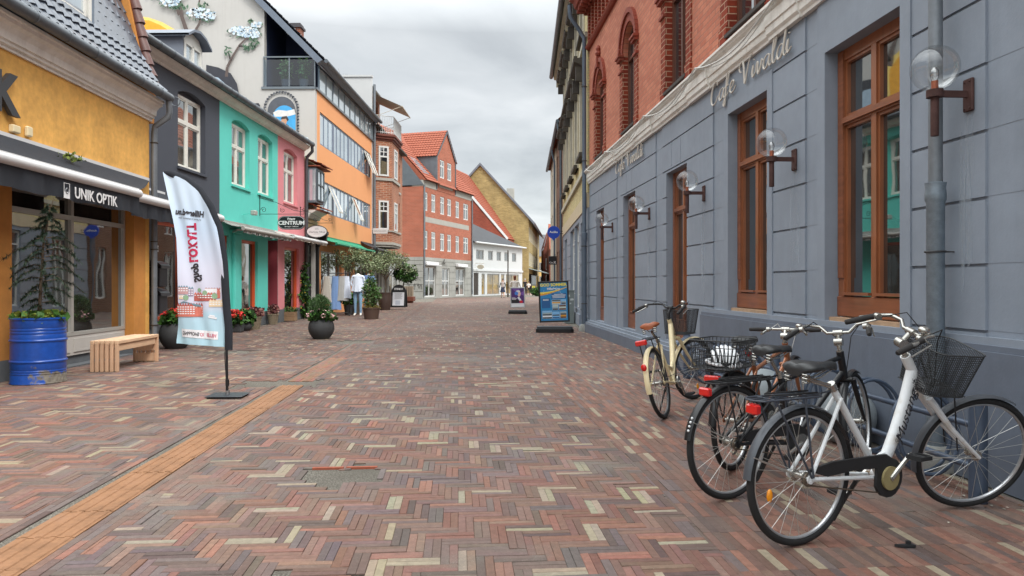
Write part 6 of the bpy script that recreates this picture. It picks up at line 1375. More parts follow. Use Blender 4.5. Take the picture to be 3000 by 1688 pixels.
MAN = paint('mannequin_white', S(226, 222, 214), .5, .03)
for x, lab, yy in ((-6.08, 'headless mannequin in a white shirt and pale jeans', 28.3), (-5.92, 'headless mannequin in a pale blue shirt behind the bushy shrub', 29.6)):
    m4 = [MAN, CL[4] if x < -6 else CL[1], CL[3], MAN]
    t = figure('mannequin', lab, 'mannequin', (x, yy, 0), math.pi, 1.95, m4, dict(head=0, torso=1, uarm=1, farm=1, thigh=2, shin=2, foot=3), .02, head=False, arms=((.3, 0, .1), (.3, 0, .1)), wide=1.05); t['group'] = 'mannequins outside the clothes shop'
    garment(t, 0, 0, 1.55, .98, .34, .52, m4[1], dep=.26, seed=3, name='shirt_hem')
t = thing('box_stool', 'rust red wooden box with slatted top beside the pavement sign', 'planter', (-7.05, 47.3, 0)); b = MB(); b.rbox(-.5, .5, -.35, .35, 0, .12, .02); b.rbox(-.62, .62, -.45, .45, .12, .42, .02); b.build('base', wood('rust_wood', S(112, 62, 46), .8, .3, 'x'), t); b = MB()
for k in range(8): b.box(-.55+.14*k, -.45+.14*k, -.2, .2, .42, 1.1)
b.build('slats', wood('grey_slats', S(150, 136, 118), .8, .2), t)
# A-frame sign
t = thing('pavement_sign', 'black round topped A frame sign headed STINE K with white sheet', 'sign', (-5.62, 35.3, 0), (0, 0, R_(-6)))
def arch_outline(w, h, n=14, r_=.42):
    o_ = [(-w/2, 0)]; hw = w/2
    for i in range(n+1): a = math.pi*(1-i/n); o_.append((hw*math.cos(a), h-r_+r_*math.sin(a)))
    return o_+[(w/2, 0)]
b = MB(Matrix.Translation((0, 0, 0)) @ Matrix.Rotation(R_(-9), 4, 'X')); b.extr([(x, 0, z+.12) for x, z in arch_outline(.76, 1.13)], (0, .03, 0)); b.beam((-.34, .015, 0), (-.34, .015, .2), .04, .03); b.beam((.34, .015, 0), (.34, .015, .2), .04, .03); b.build('front_board', BLK, t, smooth=False)
b = MB(Matrix.Translation((0, .42, 0)) @ Matrix.Rotation(R_(9), 4, 'X')); b.extr([(x, 0, z+.12) for x, z in arch_outline(.76, 1.1)], (0, .03, 0)); b.beam((-.34, .015, 0), (-.34, .015, .2), .04, .03); b.beam((.34, .015, 0), (.34, .015, .2), .04, .03); b.build('rear_board', BLK, t, smooth=False)
MT = Matrix.Rotation(R_(-9), 4, 'X'); b = MB(MT); b.box(-.29, .29, -.006, -.001, .2, .86); b.build('poster', paint('paper', S(214, 216, 222), .6, .05), t)
text('STINE K', .125, MT @ TM(0, -.01, 1.02), WL, t, ext=.002, bold=.004)
b = MB(MT)
for k in range(7): b.box(-.2+.02*(k % 2), .2-.03*(k % 3), -.010, -.007, .80-.045*k, .812-.045*k)
b.box(-.14, .10, -.010, -.007, .24, .45, 1); b.build('print_lines', [GRY, paint('pale_print', S(178, 184, 196), .7)], t, smooth=False)
# ================================================================ FEATHER FLAG
Yf = 8.2
t = thing('feather_flag', 'tall feather flag with mirrored red and black shop lettering and town print', 'flag', (-3.22, Yf, 0)); OFF[t.name] = (-3.22, Yf, 0)
def ysurf(x, z):
    u = x+3.3; s = z-1.3
    return Yf-.012*math.sin(9*u+3.2*s)-.010*math.sin(23*u+5*s+.6)-.007*math.sin(41*u+9*s)*(.3+.7*math.sin(s*2)**2)-.02*math.sin(1.6*s)
RE = [(1023, 672), (960, 670), (900, 664), (850, 661), (768, 656), (700, 646), (668, 640), (609, 615), (559, 582), (526, 542), (508, 498), (503, 478)]
LE = [(1001, 514), (950, 519), (900, 522.5), (830, 523), (760, 522), (701, 519), (650, 510), (605, 500), (560, 490), (516, 480), (506, 478.5), (503, 478)]
def edge(E, y):
    for (a, xa_), (b, xb_) in zip(E, E[1:]):
        if b <= y <= a: return xa_+(xb_-xa_)*(a-y)/(a-b)
    return E[0][1] if y > E[0][0] else E[-1][1]
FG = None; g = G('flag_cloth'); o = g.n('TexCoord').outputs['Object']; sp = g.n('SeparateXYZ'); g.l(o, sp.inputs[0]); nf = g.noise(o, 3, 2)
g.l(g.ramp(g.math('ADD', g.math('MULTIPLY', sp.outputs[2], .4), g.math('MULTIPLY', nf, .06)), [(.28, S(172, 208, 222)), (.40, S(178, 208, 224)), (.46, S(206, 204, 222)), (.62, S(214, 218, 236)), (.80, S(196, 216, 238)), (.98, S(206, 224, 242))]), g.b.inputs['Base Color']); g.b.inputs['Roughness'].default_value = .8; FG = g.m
b = MB(); vs = []; ny, nx = 60, 22
for j in range(ny+1):
    y = 1012-(1012-504)*j/ny
    xl_, xr_ = edge(LE, min(y, 1001)), edge(RE, y)-1
    for i in range(nx+1):
        u = i/nx; px_ = xl_+(xr_-xl_)*u; py_ = y+(12*(u-.45) if j == 0 else 12*(u-.45)*max(0, 1-j/8)); p = at(px_, py_, Yf); vs.append((p.x, ysurf(p.x, p.z), p.z))
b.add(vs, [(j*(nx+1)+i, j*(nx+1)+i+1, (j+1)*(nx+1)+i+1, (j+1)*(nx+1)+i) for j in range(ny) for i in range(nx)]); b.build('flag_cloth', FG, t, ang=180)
b = MB(); cl_ = []
for y, x in [(1026, 670)]+RE[1:]: p = at(x, y, Yf); cl_.append(p)
w_ = [.046, .046, .046, .046, .047, .05, .052, .054, .052, .046, .034, .012]
b.tube(cl_, w_, 8, flat=.35); sle = b.build('pole_sleeve', DKF, t)
b = MB(); b.tube([at(665.5, 1164, Yf), at(664, 1020, Yf)], [.016, .014], 10); b.tube([at(666, 1130, Yf), at(666, 1112, Yf)], .022, 10); b.build('pole', BLK, t); b = MB(); b.tube([at(662.5, 1112, Yf-.02), at(657, 1030, Yf-.02)], .004, 5); b.tube([at(663.5, 1112, Yf-.02), at(660, 1030, Yf-.02)], .003, 5); b.build('cord', BLK, t)
b = MB(); b.tube([at(667, 1166, Yf), at(667, 1144, Yf)], .024, 12); b.build('spindle', paint('chrome', S(170, 172, 174), .25, .1, 4, .05, .8), t)
b = MB(Matrix.Translation((-3.25, Yf, 0)) @ Matrix.Rotation(R_(3), 4, 'Z')); b.rbox(-.205, .205, -.165, .165, .018, .028, .004)
for x in (-.17, .17):
    for y in (-.13, .13): b.lathe([(0, 0), (.02, 0), (.02, .018), (0, .018)], (x, y, 0), 10)
b.build('base_plate', paint('plate_black', S(50, 54, 60), .45, .08, 4, .1), t)
def wrap(ob):
    for v in ob.data.vertices: x, z = v.co.x-3.22, v.co.z; v.co.y = ysurf(x, z)-.006-Yf
def ftext(s, size, px_, py_, m, rot=0, bold=0, shear=0, sx=1, tilt=0):
    p = at(px_, py_, Yf); M = Matrix.Translation((p.x, Yf, p.z)) @ RX @ Matrix.Diagonal((-1, 1, 1, 1)) @ Matrix.Rotation(R_(rot+tilt), 4, 'Z'); o_ = text(s, size, M, m, t, ext=0, bold=bold, shear=shear, sx=sx); wrap(o_)
FBK = paint('flag_black', S(52, 48, 54), .8); FRD = paint('flag_red', S(196, 44, 84), .8)
ftext('Hillerød.nu', .092, 557, 625, FBK, bold=.004, tilt=7, sx=.8); ftext('en genvej til oplevelser i byen', .03, 557, 641, FBK, shear=.3, tilt=6, sx=.75)
ftext('LOKALT', .138, 564, 712, FRD, 90, bold=.007, tilt=-3, sx=.86); ftext('Shop', .128, 578, 800, FBK, 90, bold=.005, shear=.2, tilt=-3, sx=.82)
def fpoly(mb, pts, k, d=.004):
    q = [at(x, y, Yf) for x, y in pts]; mb.poly([(p.x, ysurf(p.x, p.z)-d, p.z) for p in q], k)
tw_ = MB(); TCOL = [S(176, 92, 84), S(192, 150, 152), S(120, 150, 164), S(226, 204, 170), S(140, 172, 140), S(232, 232, 236), S(206, 116, 100), S(150, 132, 158)]
tm_ = [paint('flag_print_%d' % i, c, .8, .12, 30, 0) for i, c in enumerate(TCOL)]; fg_ = random.Random(2)
def fhouse(x0, x1, y0, y1, k, rk, d=.004, wn_=True):
    st_ = max(2, int((x1-x0)/7)); xs_ = [x0+(x1-x0)*i/st_ for i in range(st_+1)]
    for a, b_ in zip(xs_, xs_[1:]):
        fpoly(tw_, [(a, y1), (b_, y1), (b_, y0), (a, y0)], k, d)
        fpoly(tw_, [(a-.5, y0), (b_+.5, y0), ((a+b_)/2, y0-(y1-y0)*.3)], rk, d+.0005)
        if wn_:
            for r_ in range(max(1, int((y1-y0)/7))): y = y0+2+r_*6.5; fpoly(tw_, [(a+1.2, y+3), (b_-1.2, y+3), (b_-1.2, y), (a+1.2, y)], 5, d+.001)
fhouse(524, 552, 842, 862, 1, 2); fhouse(552, 566, 846, 868, 7, 2); fhouse(600, 646, 846, 858, 5, 1); fhouse(568, 630, 862, 882, 0, 6, .0045); fhouse(634, 643, 850, 874, 6, 0, .005, False); fhouse(612, 652, 882, 899, 3, 3, .005); fhouse(526, 540, 866, 876, 3, 5, .005)
for cx_, cy_, r_ in ((546, 872, 8), (600, 858, 7), (627, 868, 9), (584, 850, 6)): fpoly(tw_, [(cx_+r_*math.cos(a), cy_+r_*math.sin(a)) for a in [i*math.pi/5 for i in range(10)]], 4, .0055)
fhouse(520, 594, 896, 928, 6, 0, .006); fpoly(tw_, [(524, 890), (590, 900), (590, 894), (560, 888), (540, 882)], 2, .0055)
fpoly(tw_, [(610, 926), (634, 931), (632, 936), (611, 931)], 5, .006); fpoly(tw_, [(613, 922), (628, 925), (628, 929), (613, 926)], 5, .006); tw_.build('town_print', tm_, t, smooth=False)
wl_ = MB()
for i in range(10): x0_, x1_ = 531+10.6*i, 531+10.6*(i+1)+.1; fpoly(wl_, [(x0_, 987+.9*i), (x1_, 987.9+.9*i), (x1_, 963+.9*(i+1)), (x0_, 963+.9*i)], 0, .004)
wl_.build('label_patch', tm_[5], t, smooth=False); ftext('HILLERØD', .056, 609, 983, FRD, bold=.001, tilt=5, sx=.72); ftext('SHOPPING', .056, 559, 978, FBK, bold=.001, tilt=5, sx=.72)
# ================================================================ POSTER STANDS
def stand(label, loc, rz, w, h, zb, frm, tilt, base_w, name='poster_stand'):
    t = thing(name, label, 'poster stand', loc, (0, 0, rz), 'poster stands in the street'); GB = paint('stand_base', S(66, 70, 74), .55, .15, 6, .15)
    b = MB(); n_ = 10; o_ = [(x, y) for x, y in [(base_w/2-.1+.1*math.cos(a), .13+.1*math.sin(a)) for a in [i*math.pi/2/4 for i in range(5)]]+[(-base_w/2+.1-.1*math.sin(a), .13+.1*math.cos(a)) for a in [i*math.pi/2/4 for i in range(5)]]+[(-base_w/2+.1-.1*math.cos(a), -.13-.1*math.sin(a)) for a in [i*math.pi/2/4 for i in range(5)]]+[(base_w/2-.1+.1*math.sin(a), -.13-.1*math.cos(a)) for a in [i*math.pi/2/4 for i in range(5)]]]
    b.extr([(x, y, .0) for x, y in o_], (0, 0, .10), 0); b.extr([(x*.94, y*.86, .10) for x, y in o_], (0, 0, .06), 1); b.build('base', [BLK, GB], t)
    for sx_ in (-1, 1):
        b = MB()
        for d in (-.035, .035): b.beam((sx_*(w/2-.10)+d, 0, .10), (sx_*(w/2-.10)+d, 0, zb+.03), .03, .03)
        b.build('spring_leg', BLK, t)
    M = Matrix.Translation((0, 0, zb)) @ Matrix.Rotation(R_(tilt), 4, 'Y'); f = .045; b = MB(M); b.rbox(-w/2, w/2, -.02, .02, 0, f, .006); b.rbox(-w/2, w/2, -.02, .02, h-f, h, .006); b.rbox(-w/2, -w/2+f, -.02, .02, f, h-f, .006); b.rbox(w/2-f, w/2, -.02, .02, f, h-f, .006); b.box(-w/2+.01, w/2-.01, -.008, .012, .01, h-.01); b.build('frame', frm, t, smooth=False); return t, M
def prt(t, M, name, items, mats):
    b = MB(M)
    for k, pts, d in items: b.poly([(x, -.010-.0012*d, z) for x, z in pts], k)
    return b.build(name, mats, t, smooth=False)
def rc_(x0, x1, z0, z1): return [(x0, z0), (x1, z0), (x1, z1), (x0, z1)]
x, y, _ = pos(1624, 975); t, M = stand('large poster stand with blue GOD SOMMER poster in a black frame', (x+.02, y+.15, 0), R_(-4), .80, 1.09, .27, BLK, -2.2, 1.0)
PC = [paint('poster_%02d' % i, c, .35, .04, 8, 0, spec=.6) for i, c in enumerate([S(30, 128, 184), S(232, 216, 80), S(214, 150, 44), S(20, 88, 146), S(226, 232, 236), S(150, 170, 176), S(96, 70, 56), S(120, 180, 226), S(66, 76, 84), S(186, 200, 190)])]
it = [(0, rc_(-.36, .36, .04, 1.05), 0)]
sw = [(-.36+.72*i/10) for i in range(11)]; top = [.80+.0*i+.13*(i/10)**2 for i in range(11)]; mid = [.765+.155*(i/10)**1.8 for i in range(11)]; low = [.71+.20*(i/10)**1.4 for i in range(11)]
for i in range(10): it.append((1, [(sw[i], mid[i]), (sw[i+1], mid[i+1]), (sw[i+1], top[i+1]), (sw[i], top[i])], 1)); it.append((2, [(sw[i], low[i]), (sw[i+1], low[i+1]), (sw[i+1], mid[i+1]), (sw[i], mid[i])], 1))
it += [(3, rc_(-.325, -.10, .38, .64), 1), (3, rc_(-.06, .33, .60, .76), 1), (4, rc_(-.29, -.13, .40, .52), 2)] if False else [(3, rc_(-.325, -.10, .38, .64), 1), (3, rc_(-.06, .33, .62, .76), 1)]
for z in (.61, .585): it.append((4, rc_(-.29, -.14, z-.006, z+.006), 2))
for z, a in ((.735, .20), (.705, .29), (.675, .27), (.645, .26)): it.append((4, rc_(.13-a*.62, .13+a*.62, z-.006, z+.006), 2))
def photo(x0, x1, z0, z1, ks):
    it.append((4, rc_(x0-.004, x1+.004, z0-.004, z1+.004), 1)); n_ = len(ks)
    for i, k in enumerate(ks): it.append((k, rc_(x0, x1, z0+(z1-z0)*i/n_, z0+(z1-z0)*(i+1)/n_), 2))
photo(-.05, .17, .47, .59, (9, 2, 5, 8)); photo(.20, .31, .47, .59, (8, 5, 7)); photo(-.04, .10, .32, .45, (8, 5, 9)); photo(.13, .31, .32, .45, (6, 9, 6)); photo(-.31, -.07, .10, .30, (8, 4, 8, 5, 7)); photo(-.05, .13, .10, .27, (3, 7, 8, 7, 7)); photo(.16, .31, .10, .27, (6, 2, 8, 5))
pr9 = random.Random(9)
for _ in range(22): x_, z_ = pr9.uniform(-.34, .34), pr9.uniform(.70, .93); s_ = pr9.uniform(.004, .009); it.append((4, [(x_+s_*math.cos(a), z_+s_*math.sin(a)) for a in [i*math.pi/3 for i in range(6)]], 3))
prt(t, M, 'poster', it, PC); text('GOD SOMMER', .105, M @ TM(0, -.014, .985), PC[1], t, ext=.001, bold=.004, sx=1.02); text('Hillerød.nu', .075, M @ TM(.0, -.014, .885), WL, t, ext=.001, bold=.003)
x, y, _ = pos(1517, 920); t, M = stand('smaller poster stand with purple poster in a silver frame, farther away', (x, y+.15, 0), R_(-3), .63, .86, .27, paint('silver_frame', S(186, 190, 192), .35, .06, 4, .05, .4), -.6, .80)
P2_ = [paint('poster_b%02d' % i, c, .35, .04, 8, 0, spec=.6) for i, c in enumerate([S(76, 40, 110), S(222, 222, 226), S(28, 26, 34), S(206, 34, 54), S(70, 130, 214), S(224, 186, 178), S(120, 80, 160)])]
it = [(0, rc_(-.27, .27, .04, .82), 0), (1, rc_(-.27, .27, .04, .18), 1), (6, [(-.27, .82), (0, .6), (.1, .82)], 1), (6, [(.27, .5), (.05, .58), (.27, .7)], 1)]
it.append((2, [(-.27, .18), (.0, .18), (.1, .26), (-.05, .36), (-.27, .34)], 2)); it.append((1, [(-.02, .42), (.06, .46), (.22, .22), (.14, .20)], 2)); 
it.append((4, [(-.05+.08*math.cos(a), .60+.08*math.sin(a)) for a in [i*math.pi/6 for i in range(12)]], 3)); it.append((5, [(.06+.07*math.cos(a), .58+.12*math.sin(a)) for a in [i*math.pi/6 for i in range(12)]], 2)); it.append((3, [(.15+.075*math.cos(a), .24+.06*math.sin(a)) for a in [i*math.pi/6 for i in range(12)]], 3)); it.append((1, [(.02+.09*math.cos(a), .69+.04*math.sin(a)) for a in [i*math.pi/6 for i in range(12)]], 3))
prt(t, M, 'poster', it, P2_); 
b = MB(M)
for z, w in ((.40, .14), (.365, .2), (.33, .17)): b.box(-.24, -.24+w, -.018, -.015, z, z+.018)
b.build('print_lines', WL, t, smooth=False)
# street signs on the right
t = thing('round_sign', 'round royal blue speech bubble sign reading Audika', 'sign', (1.80, 31, 3.5)); bl_ = paint('royal_blue', S(20, 66, 176), .35, .06, 5, .03)
b = MB(); o_ = [(.275*math.cos(R_(-75+330*i/30)), .275*math.sin(R_(-75+330*i/30))) for i in range(31)]+[(-.02, -.36)]; b.extr([(x, -.04, z) for x, z in o_], (0, .08, 0)); b.build('board', bl_, t); text('Audika', .125, TM(0, -.043, .01), WL, t, ext=.002, bold=.003)
b = MB(); b.tube([(.26, 0, .05), (.42, 0, .05)], .015, 6); b.tube([(.26, 0, -.05), (.42, 0, -.05)], .015, 6); b.build('bracket', BLK, t)
t = thing('square_sign', 'square black sign with white letters CenX under the round blue sign', 'sign', (2.13, 37.6, 2.5)); b = MB(); b.rbox(-.21, .21, -.05, .05, -.22, .22, .01); b.tube([(0, 0, .1), (.3, 0, .1)], .02, 6); b.build('board', BLK, t); text('Cen', .12, TM(-.07, -.053, -.12), WL, t, ext=.002, bold=.002); text('X', .17, TM(.11, -.053, -.115), WL, t, ext=.002, bold=.004)
t = thing('utility_cabinet', 'narrow grey utility cabinet with torn stickers by the far shopfront', 'cabinet', (1.86, 23.2, 0)); CBG = paint('cabinet_grey', S(118, 128, 128), .6, .12, 4, .1)
b = MB(); b.rbox(-.16, .16, 0, .55, 0, .30, .005); b.rbox(-.155, .155, .005, .55, .30, 1.05, .008); b.build('body', CBG, t); b = MB(); b.rbox(-.17, .17, -.01, .56, 1.05, 1.08, .006); b.build('lid', CBG, t); b = MB()
for x, z, w, h_ in ((-.08, .85, .1, .08), (.02, .74, .12, .07), (0, .62, .06, .05)): b.poly([(x, .002, z), (x+w, .002, z+.01), (x+w*.9, .002, z+h_), (x+.01, .002, z+h_*.9)])
b.build('sticker', paint('sticker', S(190, 196, 196), .6), t, smooth=False)
t = thing('street_post', 'thin dark post in front of the far white house', 'post', (-.38, 68, 0)); b = MB(); b.lathe([(.06, 0), (.06, 4.4), (.0, 4.45)], n=10); b.lathe([(.09, 0), (.09, .3), (.06, .32)], n=10); b.build('post', DKI, t)
# green planting and small things at the far right of the street
t = thing('hedge_planter', 'low green bush at the foot of the glass canopy', 'plant', (2.9, 72, 0)); b = MB(); leaves(b, (0, 0, .45), (1.1, .6, .45), 1600, .16, g_, .5, th=-.6); b.build('foliage', LF, t)
t = thing('yellow_sign', 'small yellow sign board behind the green bush', 'sign', (2.35, 78, 0)); b = MB(); b.rbox(-.17, .17, -.02, .02, .45, 1.0, .01); b.beam((-.12, 0, 0), (-.12, 0, .45), .03, .03); b.beam((.12, 0, 0), (.12, 0, .45), .03, .03); b.build('board', paint('sign_yellow', S(186, 176, 60), .5), t)
# ================================================================ BICYCLES
RUB = paint('tyre_rubber', S(34, 34, 35), .85, .15, 20, .5, fine=300); RIM = paint('rim_alloy', S(188, 190, 192), .3, .08, 12, .05, .7); SPK = paint('spoke_steel', S(190, 190, 186), .3, .05, 5, 0, .7)
CHR = paint('bike_chrome', S(176, 174, 168), .25, .15, 14, .1, .8); BKP = paint('bike_black', S(26, 27, 30), .35, .12, 10, .05); BKM = paint('bike_black_matt', S(34, 35, 37), .65, .15, 14, .1)
GRIP = paint('grip_rubber', S(40, 38, 38), .8, .1, 30, .3); REDL = paint('red_lens', S(206, 26, 20), .2, .1, 20, .05, coat=.5); AMB = paint('amber_lens', S(240, 150, 20), .25, .08, 20, .05, coat=.4)
SADB = paint('saddle_black', S(40, 42, 44), .45, .12, 10, .1); SADN = paint('saddle_tan', S(150, 82, 48), .5, .2, 10, .1)
FENG = paint('fender_grey', S(78, 82, 88), .4, .12, 8, .05, .2); WHB = paint('bike_white', S(220, 224, 226), .3, .05, 8, .03, dirt=S(186, 176, 160)); CRM = paint('bike_cream', S(222, 206, 166), .35, .06, 8, .03); COPB = paint('bike_copper', S(158, 104, 74), .3, .12, 8, .03, .4)
MESHW = paint('basket_wire', S(38, 40, 42), .6, .1, 10, .05)
def arc(c, r_, a0, a1, n=16): return [(c[0]+r_*math.cos(R_(a0+(a1-a0)*i/n)), 0, c[1]+r_*math.sin(R_(a0+(a1-a0)*i/n))) for i in range(n+1)]
def wheel(t, hub, R, M, rim, seed=0, refl=None, tyre_r=.019, name='wheel'):
    b = MB(M); c = (hub[0], 0, hub[1]); Rr = R-tyre_r*1.7
    b.torus(c, Rr-.006, .011, 'y', 56, 8, flat=.8); o = b.build(name, rim, t)
    b = MB(M); b.torus(c, R-tyre_r, tyre_r, 'y', 60, 10); b.build('tyre', RUB, o)
    b = MB(M); n_ = 28; g_ = random.Random(seed)
    for i in range(n_):
        a = 2*math.pi*i/n_; sd = 1 if i % 2 else -1; of_ = (1 if (i//2) % 2 else -1)*.9
        p0 = (c[0]+.018*math.cos(a+of_), sd*.03, c[2]+.018*math.sin(a+of_)); p1 = (c[0]+(Rr-.012)*math.cos(a), 0, c[2]+(Rr-.012)*math.sin(a)); b.tube([p0, p1], .0013, 4, cap=False)
    b.build('spokes', SPK, o)
    b = MB(M); b.lathe([(.0, -.055), (.012, -.055), (.012, -.035), (.03, -.034), (.03, -.028), (.018, -.025), (.018, .025), (.03, .028), (.03, .034), (.012, .035), (.012, .055), (0, .055)], c, 14, axis='y'); b.build('hub', CHR, o)
    if refl:
        for a in refl: b = MB(M); q = (c[0]+R*.62*math.cos(R_(a)), c[2]+R*.62*math.sin(R_(a))); b.sphere((q[0], 0, q[1]), (.018, .012, .034), 10, 6); b.build('reflector', AMB, o)
def fender(t, hub, R, a0, a1, M, m, w=.026, name='mudguard'):
    b = MB(M); n_ = 24; vs = []
    for i in range(n_+1):
        a = R_(a0+(a1-a0)*i/n_)
        for j in range(7): u = (j/6-.5)*2; r_ = R+.018-.012*u*u; vs.append((hub[0]+r_*math.cos(a), w*u, hub[1]+r_*math.sin(a)))
    b.add(vs, [(i*7+j, i*7+j+1, (i+1)*7+j+1, (i+1)*7+j) for i in range(n_) for j in range(6)]); o = b.build(name, m, t)
    for q in (a0+(a1-a0)*.12,) if abs(a1-a0) > 60 else ():
        b = MB(M)
        for sd in (-1, 1): b.tube([(hub[0], sd*.06, hub[1]), (hub[0]+(R+.012)*math.cos(R_(q)), sd*w, hub[1]+(R+.012)*math.sin(R_(q)))], .0028, 5)
        b.build('stay', SPK, o)
def basket(t, M, x0, x1, w, z0, z1, taper=.85, step=.018, name='basket', wire=.0016, dense=True):
    b = MB(M)
    def ring(u, inset=0):
        k = taper+(1-taper)*u; xm = (x0+x1)/2+(-.03*(1-u)); hx = (x1-x0)/2*k; hy = w/2*k; z = z0+(z1-z0)*u; r_ = .35*hy; out = []
        for cx_, cy_, a0 in ((hx-r_, hy-r_, 0), (-hx+r_, hy-r_, 90), (-hx+r_, -hy+r_, 180), (hx-r_, -hy+r_, 270)):
            for i in range(5): a = R_(a0+22.5*i); out.append(Vector((xm+cx_+r_*math.cos(a), cy_+r_*math.sin(a), z)))
        return out
    def resample(P, n_):
        P = P+[P[0]]; L_ = [0]
        for a, c in zip(P, P[1:]): L_.append(L_[-1]+(c-a).length)
        out = []; k = 0
        for i in range(n_):
            s = L_[-1]*i/n_
            while L_[k+1] < s: k += 1
            out.append(P[k].lerp(P[k+1], (s-L_[k])/max(1e-9, L_[k+1]-L_[k])))
        return out
    per = 2*((x1-x0)+w); n_ = int(per/step); top, bot = resample(ring(1), n_), resample(ring(0), n_)
    for a, c in zip(top, bot): b.tube([a, c], wire, 4, cap=False)
    nr = max(2, int((z1-z0)/step)) if dense else 4
    for j in range(nr+1):
        q = ring(j/nr); b.tube(q+[q[0]], wire if 0 < j < nr else .004, 4, cap=False)
    nb = max(3, int((x1-x0)*taper/step/(1 if dense else 1.5))); q = ring(0); xs_ = [min(p.x for p in q), max(p.x for p in q)]; ys_ = [min(p.y for p in q), max(p.y for p in q)]
    for i in range(1, nb): x = xs_[0]+(xs_[1]-xs_[0])*i/nb; b.tube([(x, ys_[0], z0), (x, ys_[1], z0)], wire, 4, cap=False)
    for i in range(1, nb): y = ys_[0]+(ys_[1]-ys_[0])*i/nb; b.tube([(xs_[0], y, z0), (xs_[1], y, z0)], wire, 4, cap=False)
    return b.build(name, MESHW, t)
def bike(p):
    rx_, ry_ = p['rear']; fx, fy = p['front']; yaw = math.atan2(fy-ry_, fx-rx_); wb = math.hypot(fx-rx_, fy-ry_); R = p.get('R', .34)
    t = thing('bicycle', p['label'], 'bicycle', (rx_, ry_, 0), (0, 0, 0), 'bicycles parked at the rack'); t.rotation_euler = (Matrix.Rotation(yaw, 4, 'Z') @ Matrix.Rotation(R_(p.get('lean', 0)), 4, 'X')).to_euler()
    I = Matrix.Identity(4); fc = p['col']; bb = Vector((p.get('bbx', .50), 0, .285)); rh_ = Vector((0, 0, R)); st = Vector((p.get('stx', .27), 0, p.get('stz', .76))); ht = Vector((p['htx'], 0, p.get('htz', .88))); hb = Vector((p['hbx'], 0, p.get('hbz', .70))); fh = Vector((wb, 0, R))
    ax = (ht-hb).normalized(); S_ = Matrix.Translation(hb) @ Matrix.Rotation(R_(p.get('steer', 0)), 4, ax) @ Matrix.Translation(-hb)
    b = MB(); w = p.get('tube', .018)
    b.tube([st, bb], w*.9, 12); b.tube([ht+ax*.01, hb-ax*.01], w*1.35, 12)
    if p['style'] == 'white':
        low = bb.lerp(st, .24)
        def ell(c): return c
        pts = [hb.lerp(ht, .62), Vector((.775, 0, .66)), Vector((.70, 0, .50)), Vector((.635, 0, .39)), bb]; b.tube(pts, [.028, .031, .030, .027, .026], 14, flat=1.25)
        b.tube([Vector((.625, 0, .40)), Vector((.56, 0, .375)), Vector((.50, 0, .385)), low+Vector((0, 0, .03))], .016, 10)
    elif p['style'] == 'cream':
        b.tube([ht-ax*.05, Vector((p['htx']-.12, 0, .62)), Vector((.66, 0, .42)), bb], [.028, .03, .028, .026], 12); b.tube([hb, Vector((.72, 0, .50)), Vector((.60, 0, .42)), st.lerp(bb, .6)], .02, 10)
    else:
        b.tube([hb.lerp(ht, .25), bb], w, 12); b.tube([ht-ax*.03, st.lerp(bb, p.get('tt', .15))], w*.9, 12)
    for sd in (-1, 1):
        b.tube([rh_+Vector((0, sd*.065, 0)), rh_+Vector((.12, sd*.06, -.01)), bb+Vector((-.05, sd*.03, .0))], .011, 8); b.tube([rh_+Vector((0, sd*.065, 0)), st.lerp(bb, .12)+Vector((0, sd*.022, 0))], .010, 8)
        b.lathe([(0, -.004), (.022, -.004), (.022, .004), (0, .004)], (rh_.x, sd*.065, rh_.z), 10, axis='y')
    b.tube([bb-Vector((0, .035, 0)), bb+Vector((0, .035, 0))], .024, 12); fr_ = b.build('frame', fc, t)
    # fork
    b = MB(S_); fd = (fh-hb); crown = hb-ax*.015
    b.tube([crown+Vector((0, -.05, -.005)), crown+Vector((0, .05, -.005))], .018, 10)
    for sd in (-1, 1): b.tube([crown+Vector((0, sd*.05, 0)), crown.lerp(fh, .45)+Vector((-.012, sd*.055, -.01)), crown.lerp(fh, .8)+Vector((-.012, sd*.055, 0)), fh+Vector((0, sd*.055, 0))], [.019, .016, .012, .010], 8)
    b.build('fork', p.get('forkcol', fc), t)
    wheel(t, (0, R), R, None, p.get('rim', RIM), 1, p.get('refl_r'), name='rear_wheel'); wheel(t, (wb, R), R, S_, p.get('rim', RIM), 2, p.get('refl_f'), name='front_wheel')
    fm = p.get('fender', BKP); fender(t, (0, R), R, p.get('fa', 178), 25, None, fm, name='rear_mudguard')
    if p.get('ffender', True): fender(t, (wb, R), R, 200, 62, S_, p.get('ffcol', fm), name='front_mudguard')
    # chain guard, cranks, pedals
    b = MB(); y = -.055
    if p.get('guard', True):
        o_ = [(-.02, R+.045), (.16, R+.07), (.34, R+.07), (bb.x-.02, bb.z+.125)]+[(bb.x+.104*math.cos(R_(80-i*20)), bb.z+.104*math.sin(R_(80-i*20))) for i in range(13)]+[(bb.x-.09, bb.z+.06), (.30, R+.01), (.12, R+.0)]
        b.extr([(x, y-.008, z) for x, z in o_], (0, .016, 0)); b.build('chain_guard', p.get('guardcol', BKM), t, smooth=False)
    b = MB(); b.tube([(0, y, R-.03), (bb.x, y, bb.z-.085)], .004, 5); b.tube([(0, y, R+.03), (bb.x, y, bb.z+.085)], .004, 5); b.torus((0, y, R), .032, .006, 'y', 18, 6); b.build('chain', paint('chain_steel', S(104, 92, 80), .5, .2, 20, .1, .5), t)
    b = MB(); b.lathe([(0, -.006), (.062, -.006), (.062, .006), (0, .006)], (bb.x, y-.016, bb.z), 24, axis='y'); b.build('chainring', paint('ring_disc', S(150, 138, 96), .6, .15, 12) if p['style'] == 'white' else CHR, t)
    ca = R_(p.get('crank', 42)); 
